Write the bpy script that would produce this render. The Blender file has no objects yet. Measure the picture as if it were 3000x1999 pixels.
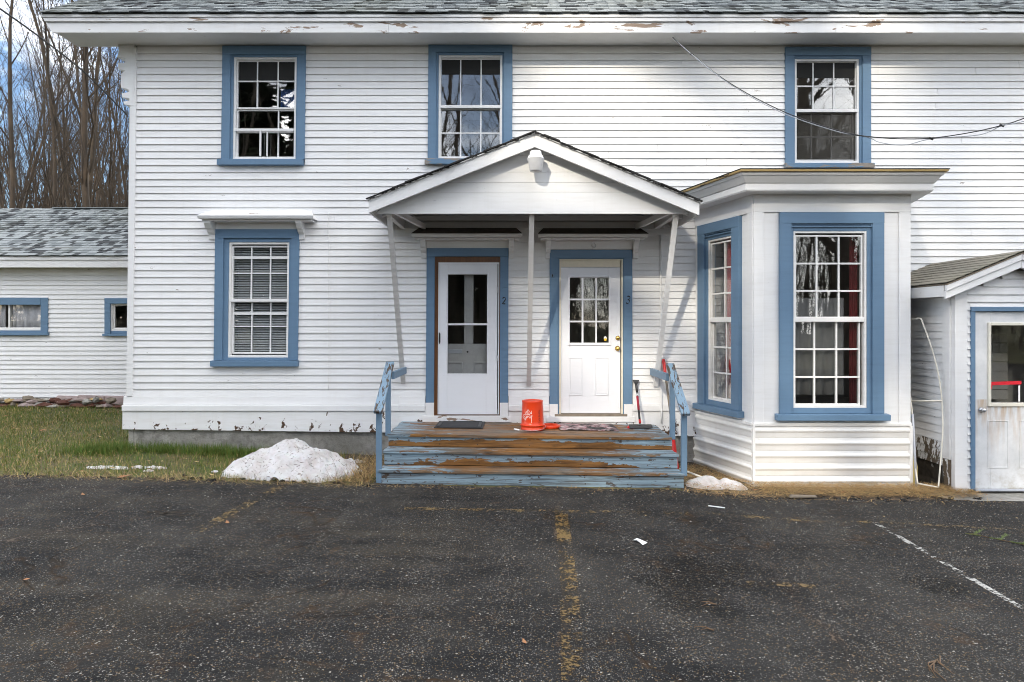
import bpy, math, random
import numpy as np
from mathutils import Vector, Matrix, Euler, noise as mnoise

# ------------------------------------------------------------------ camera, sky, sun, exposure
C = bpy.context.scene
COL = C.collection
F, CAMD, CAMH, CX, HY = 2000.0, 9.3, 1.78, 1500.0, 950.0
cam = bpy.data.objects.new('camera', bpy.data.cameras.new('camera'))
COL.objects.link(cam)
cam.location = (0, -CAMD, CAMH)
cam.rotation_euler = (math.radians(90), 0, 0)
cam.data.sensor_width = 36.0
cam.data.lens = 24.0
cam.data.shift_y = -0.0165
cam.data.clip_start = 0.1
cam.data.clip_end = 3000
C.camera = cam

SUN_DIR = Vector((-0.47, -1.0, 0.60)).normalized()
elev = math.asin(SUN_DIR.z)
w = bpy.data.worlds.new('World'); C.world = w
w.use_nodes = True
nt = w.node_tree; nt.nodes.clear()
_o = nt.nodes.new('ShaderNodeOutputWorld')
_bg = nt.nodes.new('ShaderNodeBackground'); _bg.inputs['Strength'].default_value = 0.15
_sky = nt.nodes.new('ShaderNodeTexSky'); _sky.sky_type = 'NISHITA'; _sky.sun_disc = False
_sky.sun_elevation = elev
_sky.sun_rotation = math.atan2(SUN_DIR.x, SUN_DIR.y)
_sky.air_density = 1.0; _sky.dust_density = 0.5; _sky.ozone_density = 3.0
_tc = nt.nodes.new('ShaderNodeTexCoord')
_mp = nt.nodes.new('ShaderNodeMapping'); _mp.inputs['Scale'].default_value = (1.0, 1.0, 2.2); _mp.inputs['Location'].default_value = (4.13, 2.42, 4.93)
_nz = nt.nodes.new('ShaderNodeTexNoise'); _nz.inputs['Scale'].default_value = 1.7; _nz.inputs['Detail'].default_value = 7.0; _nz.inputs['Roughness'].default_value = 0.56
_cr = nt.nodes.new('ShaderNodeValToRGB')
_cr.color_ramp.elements[0].position = 0.44; _cr.color_ramp.elements[0].color = (0, 0, 0, 1)
_cr.color_ramp.elements[1].position = 0.64; _cr.color_ramp.elements[1].color = (1, 1, 1, 1)
_mx = nt.nodes.new('ShaderNodeMix'); _mx.data_type = 'RGBA'
_bw = nt.nodes.new('ShaderNodeRGBToBW'); nt.links.new(_sky.outputs['Color'], _bw.inputs['Color'])
_ma = nt.nodes.new('ShaderNodeMath'); _ma.operation = 'MULTIPLY_ADD'; _ma.inputs[1].default_value = 4.2; _ma.inputs[2].default_value = 18.0
nt.links.new(_bw.outputs['Val'], _ma.inputs[0])
_cl = nt.nodes.new('ShaderNodeMix'); _cl.data_type = 'RGBA'; _cl.blend_type = 'MULTIPLY'; _cl.inputs['Factor'].default_value = 1.0
_cl.inputs['A'].default_value = (1.0, 0.985, 0.965, 1)
nt.links.new(_ma.outputs['Value'], _cl.inputs['B'])
nt.links.new(_cl.outputs['Result'], _mx.inputs['B'])
nt.links.new(_tc.outputs['Generated'], _mp.inputs['Vector'])
nt.links.new(_mp.outputs['Vector'], _nz.inputs['Vector'])
nt.links.new(_nz.outputs['Fac'], _cr.inputs['Fac'])
nt.links.new(_cr.outputs['Color'], _mx.inputs['Factor'])
nt.links.new(_sky.outputs['Color'], _mx.inputs['A'])
nt.links.new(_mx.outputs['Result'], _bg.inputs['Color'])
nt.links.new(_bg.outputs['Background'], _o.inputs['Surface'])

sd = bpy.data.lights.new('sun', 'SUN'); sd.energy = 2.5; sd.angle = math.radians(1.0); sd.color = (1.0, 0.91, 0.76)
sun = bpy.data.objects.new('sun', sd); COL.objects.link(sun)
sun.rotation_euler = SUN_DIR.to_track_quat('Z', 'Y').to_euler()
sun.location = (-20, -40, 30)

C.view_settings.view_transform = 'Standard'
C.view_settings.look = 'None'
C.view_settings.gamma = 1.0
C.view_settings.use_curve_mapping = False
C.view_settings.exposure = 0.66
try:
    C.cycles.use_denoising = True; C.cycles.filter_width = 1.0; C.cycles.use_adaptive_sampling = False; C.cycles.sample_clamp_indirect = 4.0
    C.cycles.max_bounces = 6; C.cycles.transparent_max_bounces = 12
    C.cycles.caustics_reflective = False; C.cycles.caustics_refractive = False
except Exception:
    pass

rnd = random.Random(7)

# ------------------------------------------------------------------ helpers
def X_(px, d=0.0): return (px - CX) * (CAMD - d) / F
def Z_(py, d=0.0): return CAMH + (HY - py) * (CAMD - d) / F
def gz(x):
    """ground height: the lot falls gently to the right"""
    pts = [(-60, 0.5), (-6, 0.11), (-3.5, 0.055), (-1.5, -0.008), (1.94, -0.062), (2.9, -0.13), (4.6, -0.15), (60, -0.3)]
    for (a, za), (b, zb) in zip(pts, pts[1:]):
        if x <= b: return za + (zb - za) * (x - a) / (b - a) if x >= a else za
    return pts[-1][1]
def lean(x, z):
    """the old frame leans a little at its left end"""
    k = 0.012 if x < -2.2 else (0.012 + (0.004 - 0.012) * (x + 2.2) / 1.6 if x < -0.6 else max(0.0, 0.004 * (1 - (x + 0.6) / 2)))
    return x + k * (z - 2.0)

WL = {}
def loc_of(o): return WL.get(o.name, Vector((0, 0, 0))) if o else Vector((0, 0, 0))
def link(o, parent=None):
    COL.objects.link(o)
    if parent: o.parent = parent
    return o
def tag(o, label=None, cat=None, group=None, kind=None):
    if label: o['label'] = label
    if cat: o['category'] = cat
    if group: o['group'] = group
    if kind: o['kind'] = kind
    return o
def empty(name, loc=(0, 0, 0), parent=None):
    o = bpy.data.objects.new(name, None); link(o, parent)
    o.empty_display_size = 0.1
    o.location = Vector(loc) - loc_of(parent)
    WL[o.name] = Vector(loc)
    return o
def thing(name, label, cat, loc=(0, 0, 0), group=None, kind=None):
    return tag(empty(name, loc), label, cat, group, kind)

def plain(v): return v
def lean_xf(v): return (lean(v[0], v[2]), v[1], v[2])

class MB:
    def __init__(s, xf=plain): s.v = []; s.f = []; s.xf = xf; s.m = []; s.sm = []
    def add(s, vs, fs, mi=0, smooth=False):
        b = len(s.v); s.v += [s.xf(tuple(p)) for p in vs]
        s.f += [tuple(b + i for i in f) for f in fs]
        s.m += [mi] * len(fs); s.sm += [smooth] * len(fs)
        return s
    def box(s, x0, x1, y0, y1, z0, z1, mi=0):
        return s.add([(x0,y0,z0),(x1,y0,z0),(x1,y1,z0),(x0,y1,z0),(x0,y0,z1),(x1,y0,z1),(x1,y1,z1),(x0,y1,z1)],
                     [(0,3,2,1),(4,5,6,7),(0,1,5,4),(1,2,6,5),(2,3,7,6),(3,0,4,7)], mi)
    def hexa(s, p, mi=0):   # bottom 4 (ccw from above) then top 4
        return s.add(p, [(0,3,2,1),(4,5,6,7),(0,1,5,4),(1,2,6,5),(2,3,7,6),(3,0,4,7)], mi)
    def ring(s, x0, x1, z0, z1, w, y0, y1, wb=None, wt=None):
        wb = w if wb is None else wb; wt = w if wt is None else wt
        s.box(x0, x0+w, y0, y1, z0, z1); s.box(x1-w, x1, y0, y1, z0, z1)
        s.box(x0+w, x1-w, y0, y1, z1-wt, z1); s.box(x0+w, x1-w, y0, y1, z0, z0+wb)
        return s
    def prism(s, pts, y0, y1, mi=0):   # polygon in XZ (ccw seen from -Y), extruded in Y
        n = len(pts)
        vs = [(x, y0, z) for x, z in pts] + [(x, y1, z) for x, z in pts]
        fs = [tuple(range(n)), tuple(range(2*n-1, n-1, -1))] + [((i+1) % n, i, n+i, n+(i+1) % n) for i in range(n)]
        return s.add(vs, fs, mi)
    def profile(s, pts, x0, x1, mi=0, smooth=False):   # polygon in YZ extruded along X
        n = len(pts)
        vs = [(x0, y, z) for y, z in pts] + [(x1, y, z) for y, z in pts]
        fs = [tuple(range(n-1, -1, -1)), tuple(range(n, 2*n))] + [(i, (i+1) % n, n+(i+1) % n, n+i) for i in range(n)]
        return s.add(vs, fs, mi, smooth)
    def beam(s, a, b, w, h, up=(0,0,1), mi=0):   # square-cut bar from a to b
        a = Vector(a); b = Vector(b); t = (b-a).normalized(); u = Vector(up)
        r = t.cross(u).normalized(); u = r.cross(t).normalized()
        p = [q + r*sx*w/2 + u*sy*h/2 for q in (a, b) for sx, sy in ((-1,-1),(1,-1),(1,1),(-1,1))]
        return s.add(p, [(0,1,2,3),(7,6,5,4),(0,4,5,1),(1,5,6,2),(2,6,7,3),(3,7,4,0)], mi)
    def tube(s, pts, r, n=6, cap=True, mi=0, smooth=True):
        pts = [Vector(p) for p in pts]; rs = r if isinstance(r, (list, tuple)) else [r]*len(pts)
        vs = []; prev = None
        for i, p in enumerate(pts):
            t = (pts[min(i+1, len(pts)-1)] - pts[max(i-1, 0)]).normalized()
            if prev is None:
                a = Vector((0,0,1)) if abs(t.z) < 0.9 else Vector((1,0,0))
                u = t.cross(a).normalized()
            else:
                u = (prev - t*prev.dot(t)).normalized()
            prev = u; q = t.cross(u)
            for k in range(n):
                an = 2*math.pi*k/n
                vs.append(p + (u*math.cos(an) + q*math.sin(an))*rs[i])
        fs = []
        for i in range(len(pts)-1):
            for k in range(n):
                fs.append((i*n+k, i*n+(k+1)%n, (i+1)*n+(k+1)%n, (i+1)*n+k))
        s.add(vs, fs, mi, smooth)
        if cap and n > 2:
            b = len(s.v) - len(vs)
            s.f += [tuple(b+k for k in range(n-1,-1,-1)), tuple(b+len(vs)-n+k for k in range(n))]
            s.m += [mi, mi]; s.sm += [False, False]
        return s
    def lathe(s, prof, c=(0,0,0), n=24, mi=0, smooth=True):   # prof [(r,z)], about a vertical axis
        vs = []; fs = []
        for r, z in prof:
            for k in range(n):
                a = 2*math.pi*k/n
                vs.append((c[0]+r*math.cos(a), c[1]+r*math.sin(a), c[2]+z))
        for i in range(len(prof)-1):
            for k in range(n):
                fs.append((i*n+k, i*n+(k+1)%n, (i+1)*n+(k+1)%n, (i+1)*n+k))
        return s.add(vs, fs, mi, smooth)
    def build(s, name, mat, parent=None, bev=0.0):
        me = bpy.data.meshes.new(name)
        L = loc_of(parent)
        me.from_pydata([(p[0]-L.x, p[1]-L.y, p[2]-L.z) for p in s.v], [], s.f)
        for m in (mat if isinstance(mat, (list, tuple)) else [mat]): me.materials.append(m)
        if any(s.m): me.polygons.foreach_set('material_index', s.m)
        if any(s.sm): me.polygons.foreach_set('use_smooth', s.sm)
        me.update()
        o = bpy.data.objects.new(name, me); link(o, parent)
        if bev > 0:
            b = o.modifiers.new('bevel', 'BEVEL'); b.width = bev; b.segments = 2; b.limit_method = 'ANGLE'; b.angle_limit = math.radians(50)
        return o

def copy_obj(o, parent=None, name=None):
    c = o.copy(); COL.objects.link(c)
    if parent: c.parent = parent
    return c

def bulk(name, verts, faces, mats, parent=None, mi=None, smooth=False):
    """numpy mesh: verts (n,3), faces (m,k)"""
    verts = np.asarray(verts, dtype=np.float32); faces = np.asarray(faces, dtype=np.int32)
    me = bpy.data.meshes.new(name)
    k = faces.shape[1]
    me.vertices.add(len(verts)); me.vertices.foreach_set('co', verts.ravel())
    me.loops.add(faces.size); me.loops.foreach_set('vertex_index', faces.ravel())
    me.polygons.add(len(faces))
    me.polygons.foreach_set('loop_start', np.arange(0, faces.size, k, dtype=np.int32))
    for m in mats: me.materials.append(m)
    if mi is not None: me.polygons.foreach_set('material_index', np.asarray(mi, dtype=np.int32))
    if smooth: me.polygons.foreach_set('use_smooth', np.ones(len(faces), dtype=bool))
    me.update(calc_edges=True); me.validate()
    o = bpy.data.objects.new(name, me); link(o, parent)
    return o

# ------------------------------------------------------------------ materials
class NT:
    def __init__(s, name):
        s.mat = bpy.data.materials.new(name); s.mat.use_nodes = True
        s.t = s.mat.node_tree; s.t.nodes.clear()
        s.out = s.n('ShaderNodeOutputMaterial')
        s.pos = s.n('ShaderNodeNewGeometry').outputs['Position']
    def n(s, t, **k):
        x = s.t.nodes.new(t)
        for a, b in k.items(): setattr(x, a, b)
        return x
    def l(s, a, b): s.t.links.new(a, b)
    def put(s, sock, v):
        if hasattr(v, 'is_linked') or hasattr(v, 'links'): s.l(v, sock)
        elif isinstance(v, (tuple, list)) and len(v) == 3 and len(sock.default_value) == 4: sock.default_value = (*v, 1)
        else: sock.default_value = v
    def mapping(s, scale=(1,1,1), loc=(0,0,0), vec=None):
        m = s.n('ShaderNodeMapping'); s.l(vec or s.pos, m.inputs['Vector'])
        m.inputs['Scale'].default_value = scale; m.inputs['Location'].default_value = loc
        return m.outputs['Vector']
    def noise(s, scale=5, detail=4, rough=0.55, vec=None, dist=0.0, out='Fac'):
        x = s.n('ShaderNodeTexNoise'); s.l(vec or s.pos, x.inputs['Vector'])
        x.inputs['Scale'].default_value = scale; x.inputs['Detail'].default_value = detail
        x.inputs['Roughness'].default_value = rough; x.inputs['Distortion'].default_value = dist
        return x.outputs[out]
    def voro(s, scale, feature='F1', vec=None, out='Distance', rand=1.0):
        x = s.n('ShaderNodeTexVoronoi', feature=feature); s.l(vec or s.pos, x.inputs['Vector'])
        x.inputs['Scale'].default_value = scale; x.inputs['Randomness'].default_value = rand
        return x.outputs[out]
    def ramp(s, fac, a, b, ca=(0,0,0), cb=(1,1,1)):
        r = s.n('ShaderNodeValToRGB'); s.l(fac, r.inputs['Fac'])
        e = r.color_ramp.elements
        e[0].position = a; e[0].color = (*ca, 1); e[1].position = b; e[1].color = (*cb, 1)
        return r.outputs['Color']
    def mix(s, fac, a, b, mode='MIX'):
        m = s.n('ShaderNodeMix', data_type='RGBA', blend_type=mode)
        s.put(m.inputs['Factor'], fac); s.put(m.inputs['A'], a); s.put(m.inputs['B'], b)
        return m.outputs['Result']
    def math(s, op, a, b=0.0, c=0.0):
        m = s.n('ShaderNodeMath', operation=op)
        s.put(m.inputs[0], a); s.put(m.inputs[1], b); s.put(m.inputs[2], c)
        return m.outputs[0]
    def xyz(s, vec=None):
        x = s.n('ShaderNodeSeparateXYZ'); s.l(vec or s.pos, x.inputs[0]); return x.outputs
    def bump(s, h, strength=0.3, dist=0.01):
        b = s.n('ShaderNodeBump'); s.l(h, b.inputs['Height'])
        b.inputs['Strength'].default_value = strength; b.inputs['Distance'].default_value = dist
        return b.outputs['Normal']
    def bsdf(s, color, rough=0.6, normal=None, metal=0.0, spec=0.5, **k):
        p = s.n('ShaderNodeBsdfPrincipled')
        s.put(p.inputs['Base Color'], color); s.put(p.inputs['Roughness'], rough)
        p.inputs['Metallic'].default_value = metal; p.inputs['Specular IOR Level'].default_value = spec
        for a, b in k.items(): s.put(p.inputs[a.replace('_', ' ')], b)
        if normal: s.l(normal, p.inputs['Normal'])
        s.l(p.outputs[0], s.out.inputs['Surface'])
        s.p = p
        return s.mat

def simple(name, col, rough=0.5, metal=0.0, var=0.12, scale=20, bump=0.1):
    m = NT(name)
    n = m.noise(scale, 4)
    c = m.mix(n, tuple(x*(1-var) for x in col), tuple(min(1, x*(1+var)) for x in col))
    return m.bsdf(c, rough, m.bump(m.noise(scale*4, 3), bump, 0.002) if bump else None, metal)

def paint(name, col, peel=0.0, dirt=0.15, under=(0.19, 0.14, 0.10), rough=0.5, stretch=(3, 3, 9), low=None):
    """brush-painted old boards: tone drift, grime, hairline cracks, paint chipped to the wood"""
    m = NT(name)
    big = m.noise(0.9, 5)
    c = m.mix(m.ramp(big, 0.3, 0.7), tuple(x*0.95 for x in col), col)
    st = m.noise(1.0, 6, 0.65, m.mapping((2.5, 2.5, 22)))
    c = m.mix(m.math('MULTIPLY', m.ramp(st, 0.45, 0.78), dirt), c, tuple(x*y for x, y in zip(col, (0.66, 0.62, 0.55))))
    rnds = m.n('ShaderNodeObjectInfo').outputs['Random']
    c = m.mix(m.math('MULTIPLY', rnds, 0.05), c, (0.4, 0.4, 0.42), 'MULTIPLY')
    vs_ = m.noise(1.0, 5, 0.6, m.mapping((11, 11, 0.55)))
    c = m.mix(m.math('MULTIPLY', m.ramp(vs_, 0.50, 0.72), dirt*0.5), c, tuple(x*y for x, y in zip(col, (0.74, 0.70, 0.62))))
    sp = m.noise(1.0, 8, 0.72, m.mapping((5, 5, 16)))
    c = m.mix(m.math('MULTIPLY', m.ramp(sp, 0.66, 0.70), 0.45), c, tuple(x*0.55 for x in col))
    h = m.noise(1.0, 5, 0.6, m.mapping((6, 6, 60)))
    if peel > 0:
        pn = m.noise(1.0, 7, 0.62, m.mapping(stretch), 0.4)
        if low is not None:   # more wear towards a board's bottom edge (height band)
            z = m.xyz()[2]
            t = m.n('ShaderNodeMapRange'); m.l(z, t.inputs['Value'])
            t.inputs['From Min'].default_value = low[0]; t.inputs['From Max'].default_value = low[1]
            t.inputs['To Min'].default_value = low[2]; t.inputs['To Max'].default_value = 0.0
            pn = m.math('ADD', pn, t.outputs['Result'])
        mask = m.ramp(pn, 0.80 - peel, 0.812 - peel)
        wood = m.mix(m.noise(1.0, 4, 0.6, m.mapping((8, 8, 90))), tuple(x*0.6 for x in under), tuple(min(1, x*1.5) for x in under))
        edge = m.math('SUBTRACT', m.ramp(pn, 0.77 - peel, 0.80 - peel), mask)
        c = m.mix(m.math('MULTIPLY', edge, 0.25), c, tuple(min(0.85, x*1.1) for x in col))
        c = m.mix(mask, c, wood)
        h = m.math('SUBTRACT', m.math('MULTIPLY', h, 0.4), mask)
    return m.bsdf(c, rough, m.bump(h, 0.35, 0.004), spec=0.35)

WHITE = (0.80, 0.80, 0.80)
BLUE = (0.130, 0.222, 0.335)
M = {}
M['siding'] = paint('white_siding', WHITE, 0.108, 0.25, (0.30, 0.27, 0.24), stretch=(4, 4, 14))
M['wing_siding'] = paint('white_siding_weathered', WHITE, 0.115, 0.25, (0.13, 0.12, 0.12), stretch=(4, 4, 14))
M['white'] = paint('white_trim', WHITE, 0.05, 0.2)
M['white_peel'] = paint('white_trim_peeling', WHITE, 0.20, 0.3, (0.26, 0.19, 0.14), stretch=(1.8, 1.8, 7))
M['white_skirt'] = paint('white_skirt_peeling', WHITE, 0.145, 0.35, (0.075, 0.042, 0.024), stretch=(10, 10, 8), low=(0.30, 0.52, 0.125))
M['white_rot'] = paint('white_trim_rotten', WHITE, 0.25, 0.5, (0.13, 0.10, 0.07), stretch=(14, 14, 6), low=(-0.15, 0.5, 0.16))
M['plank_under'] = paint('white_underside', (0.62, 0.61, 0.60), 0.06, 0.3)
M['blue'] = paint('blue_trim', BLUE, 0.045, 0.25, (0.22, 0.19, 0.16))
M['blue_peel'] = paint('blue_trim_peeling', BLUE, 0.30, 0.3, (0.24, 0.21, 0.18), stretch=(3, 3, 14))
M['blue_rail'] = paint('pale_blue_worn', (0.155, 0.245, 0.345), 0.12, 0.3, (0.16, 0.12, 0.09), stretch=(9, 9, 5))
M['blue_cap'] = paint('pale_blue_worn_bare', (0.19, 0.285, 0.375), 0.27, 0.3, (0.065, 0.048, 0.036), stretch=(40, 5, 10))
M['vinyl'] = paint('white_vinyl', (0.83, 0.82, 0.80), 0.0, 0.25, rough=0.35)
M['doorwhite'] = paint('door_white', (0.80, 0.81, 0.84), 0.0, 0.06, rough=0.35)
M['olddoor'] = paint('door_dirty_white', (0.74, 0.72, 0.67), 0.0, 0.5, rough=0.45)
M['inner'] = simple('inner_door_grey', (0.42, 0.41, 0.40), 0.5)
M['shade_trim'] = simple('cream_trim', (0.72, 0.66, 0.52), 0.5)

def worn_steps(name, c, a, z01=None, stretch=(1, 3, 7), end=0.34, grime=0.75, grey_k=0.5):
    """blue deck paint worn away to brown and grey boards, most where feet fall and towards a riser's foot"""
    m = NT(name)
    x, y, z = m.xyz()
    pn = m.noise(1.0, 9, 0.66, m.mapping(stretch), 0.6)
    en = m.n('ShaderNodeMapRange'); m.l(m.math('ABSOLUTE', m.math('SUBTRACT', x, 0.18)), en.inputs['Value'])
    en.inputs['From Min'].default_value = 0.75; en.inputs['From Max'].default_value = 1.85
    k = m.math('SUBTRACT', pn, m.math('MULTIPLY', en.outputs['Result'], end))
    if z01:
        t = m.math('MULTIPLY_ADD', x, 0.0135, z)          # the boards fall to the right
        tr = m.n('ShaderNodeMapRange', clamp=False); m.l(t, tr.inputs['Value'])
        tr.inputs['From Min'].default_value = z01[0]; tr.inputs['From Max'].default_value = z01[1]
        k = m.math('ADD', k, m.math('MULTIPLY', m.math('SUBTRACT', c, tr.outputs['Result']), a))
    else: k = m.math('ADD', k, c)
    mask = m.ramp(k, 0.50, 0.512)
    grain = m.noise(1.0, 7, 0.68, m.mapping((1.6, 22, 22) if not z01 else (1.6, 10, 42)), 1.4)
    gr2 = m.ramp(grain, 0.30, 0.70)
    brown = m.mix(gr2, (0.050, 0.022, 0.008), (0.33, 0.155, 0.043))
    grey = m.mix(gr2, (0.050, 0.042, 0.034), (0.23, 0.20, 0.165))
    gm = m.noise(1.0, 6, 0.62, m.mapping((1.3, 3, 9), (3, 1, 4)))
    wood = m.mix(m.ramp(gm, 0.62-grey_k*.4, 0.80-grey_k*.4), brown, grey)
    stain = m.noise(1.0, 6, 0.65, m.mapping((2.6, 5, 10), (1, 6, 2)))
    wood = m.mix(m.math('MULTIPLY', m.ramp(stain, 0.56, 0.70), 0.8), wood, (0.022, 0.014, 0.009))
    blue = m.mix(m.noise(1.0, 7, 0.72, m.mapping((1.0, 3, 30))), (0.19, 0.285, 0.36), (0.33, 0.425, 0.485))
    dk = m.noise(1.0, 8, 0.74, m.mapping((1.5, 9, 60), (7, 2, 5)), 0.5)
    blue = m.mix(m.math('MULTIPLY', m.ramp(dk, 0.44, 0.575), grime), blue, (0.055, 0.046, 0.038))
    chip = m.noise(1.0, 5, 0.6, m.mapping((9, 9, 22), (2, 2, 7)))
    blue = m.mix(m.math('MULTIPLY', m.ramp(chip, 0.60, 0.62), 0.85), blue, (0.060, 0.034, 0.018))
    c_ = m.mix(mask, blue, wood)
    h = m.math('SUBTRACT', m.math('MULTIPLY', grain, 0.6), m.math('MULTIPLY', mask, 0.6))
    return m.bsdf(c_, 0.55, m.bump(h, 0.5, 0.005), spec=0.35)
M['riser_a'] = worn_steps('riser_bare_brown', 0.84, 0.70, (.289, .402), (3.0, 3, 9), 0.42, 0.5, 0.10)
M['riser_b'] = worn_steps('riser_half_worn', 0.57, 0.46, (.123, .252), (4.5, 3, 13), 0.34, 0.55, 0.10)
M['riser_c'] = worn_steps('riser_mostly_blue', -0.40, 0.16, (-.04, .086), (3, 3, 18), 0.1, 0.85, 0.9)
M['tread'] = worn_steps('tread_worn', 0.12, 0, None, (2.4, 14, 8), 0.30, 0.7, 0.50)
M['deck'] = worn_steps('deck_worn', 0.17, 0, None, (2.0, 12, 7), 0.28, 0.8, 0.42)

def wood_brown():
    m = NT('stained_door_frame')
    g = m.noise(1.0, 5, 0.65, m.mapping((40, 40, 3)))
    return m.bsdf(m.mix(g, (0.05, 0.018, 0.006), (0.23, 0.095, 0.030)), 0.4, m.bump(g, 0.2, 0.002))
M['brown'] = wood_brown()

STAINS = [(1.35, -4.25, .55, .50, .85), (1.2, -4.75, .35, .40, .8), (3.1, -4.3, .33, .30, .85), (-2.6, -5.2, .8, .4, .35), (2.2, -5.6, .7, .5, .35)]
def asphalt():
    m = NT('old_asphalt')
    x, y, z = m.xyz()
    big = m.noise(0.45, 6, 0.6)
    mid = m.noise(2.6, 6, 0.65, m.mapping((0.7, 1.3, 1)))
    base = m.mix(m.ramp(mid, 0.3, 0.7), (0.0072, 0.0075, 0.0082), (0.0200, 0.0200, 0.0204))
    base = m.mix(m.math('MULTIPLY', m.ramp(big, 0.46, 0.66), 0.7), base, (0.040, 0.0385, 0.036))
    base = m.mix(m.math('MULTIPLY', m.ramp(m.noise(0.8, 5, 0.6, m.mapping((1, 1, 1), (9, 3, 0))), 0.56, 0.70), 0.7), base, (0.0075, 0.0075, 0.008))
    # mud film drifting off the lawn at the left
    mud = m.math('MULTIPLY', m.ramp(m.noise(1.0, 6, 0.62, m.mapping((0.55, 1.7, 1))), 0.48, 0.66),
                 m.ramp(m.math('MULTIPLY', x, -1.0), 0.0, 1.0))
    base = m.mix(m.math('MULTIPLY', mud, 0.5), base, (0.054, 0.047, 0.036))
    mud2 = m.ramp(m.noise(1.0, 6, 0.62, m.mapping((1.4, 2.2, 1), (5, 8, 0))), 0.62, 0.72)
    base = m.mix(m.math('MULTIPLY', mud2, 0.12), base, (0.040, 0.033, 0.024))
    for (sx_, sy_, rx_, ry_, k_) in STAINS:
        dx_ = m.math('MULTIPLY', m.math('SUBTRACT', x, sx_), 1/rx_); dy_ = m.math('MULTIPLY', m.math('SUBTRACT', y, sy_), 1/ry_)
        dd_ = m.math('ADD', m.math('SQRT', m.math('ADD', m.math('MULTIPLY', dx_, dx_), m.math('MULTIPLY', dy_, dy_))), m.math('MULTIPLY', m.math('SUBTRACT', m.noise(3.5, 5), 0.5), 1.6))
        stain_ = m.math('MULTIPLY', m.ramp(dd_, 0.45, 1.05, (1, 1, 1), (0, 0, 0)), k_)
        base = m.mix(stain_, base, (0.0045, 0.0043, 0.0043))
    col = base; hh = None
    for sc, lo, hi, k in ((48, 0.86, 0.32, 0.9), (74, 0.72, 0.35, 0.9), (120, 0.55, 0.40, 0.85)):
        v = m.n('ShaderNodeTexVoronoi'); m.l(m.mapping((1, 1, 1), (sc*0.13, sc*0.7, 0)), v.inputs['Vector']); v.inputs['Scale'].default_value = sc
        sep = m.n('ShaderNodeSeparateColor'); m.l(v.outputs['Color'], sep.inputs[0])
        dens = m.math('ADD', sep.outputs[0], m.math('MULTIPLY', m.math('SUBTRACT', mid, 0.5), 0.75))
        on = m.math('MULTIPLY', m.math('GREATER_THAN', dens, lo), m.math('LESS_THAN', v.outputs['Distance'], m.math('MULTIPLY_ADD', sep.outputs[1], 0.22, hi - 0.14)))
        tone = m.mix(m.math('POWER', sep.outputs[2], 1.9), (0.026, 0.026, 0.026), (0.25, 0.24, 0.22))
        tone = m.mix(m.math('GREATER_THAN', sep.outputs[1], 0.8), tone, (0.115, 0.080, 0.042))
        col = m.mix(m.math('MULTIPLY', on, k), col, tone)
        h1 = m.math('MULTIPLY', m.math('SUBTRACT', 0.5, v.outputs['Distance']), 1.0/sc*40)
        hh = h1 if hh is None else m.math('ADD', hh, h1)
    cr = m.math('ABSOLUTE', m.math('SUBTRACT', m.noise(0.42, 4, 0.55, m.mapping((1, 1, 1), (2.3, 7.7, 0)), 0.6), 0.5))
    crk = m.math('MULTIPLY', m.math('SUBTRACT', 1.0, m.ramp(cr, 0.0015, 0.0042)), m.ramp(m.noise(0.7, 2), 0.5, 0.56))
    col = m.mix(m.math('MULTIPLY', crk, 0.85), col, (0.020, 0.014, 0.009))
    rust = m.math('MULTIPLY', m.math('SUBTRACT', 1.0, m.ramp(cr, 0.004, 0.016)), m.ramp(m.noise(6, 5, 0.7), 0.52, 0.62))
    col = m.mix(m.math('MULTIPLY', rust, 0.15), col, (0.13, 0.065, 0.022))
    hh = m.math('SUBTRACT', hh, m.math('MULTIPLY', crk, 2.0))
    return m.bsdf(col, 0.9, m.bump(hh, 0.8, 0.006), spec=0.12)
M['asphalt'] = asphalt()

def marking(name, col, cover):
    m = NT(name)
    n = m.noise(3.5, 7, 0.75)
    g = m.noise(42, 3, 0.6)
    k = m.math('ADD', m.math('MULTIPLY', n, 0.75), m.math('MULTIPLY', g, 0.5))
    mask = m.ramp(k, cover, cover + 0.05)
    p = m.n('ShaderNodeBsdfPrincipled'); m.put(p.inputs['Base Color'], m.mix(g, tuple(x*0.7 for x in col), col)); p.inputs['Roughness'].default_value = 0.7
    t = m.n('ShaderNodeBsdfTransparent'); mx = m.n('ShaderNodeMixShader')
    m.l(mask, mx.inputs[0]); m.l(t.outputs[0], mx.inputs[1]); m.l(p.outputs[0], mx.inputs[2]); m.l(mx.outputs[0], m.out.inputs['Surface'])
    return m.mat
M['yellow'] = marking('worn_yellow_paint', (0.135, 0.083, 0.020), 0.630)
M['yellow_strong'] = marking('yellow_paint', (0.19, 0.11, 0.020), 0.60)
M['yellow_faint'] = marking('faint_yellow_paint', (0.12, 0.076, 0.022), 0.645)
M['white_line'] = marking('worn_white_paint', (0.40, 0.40, 0.38), 0.625)

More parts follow.
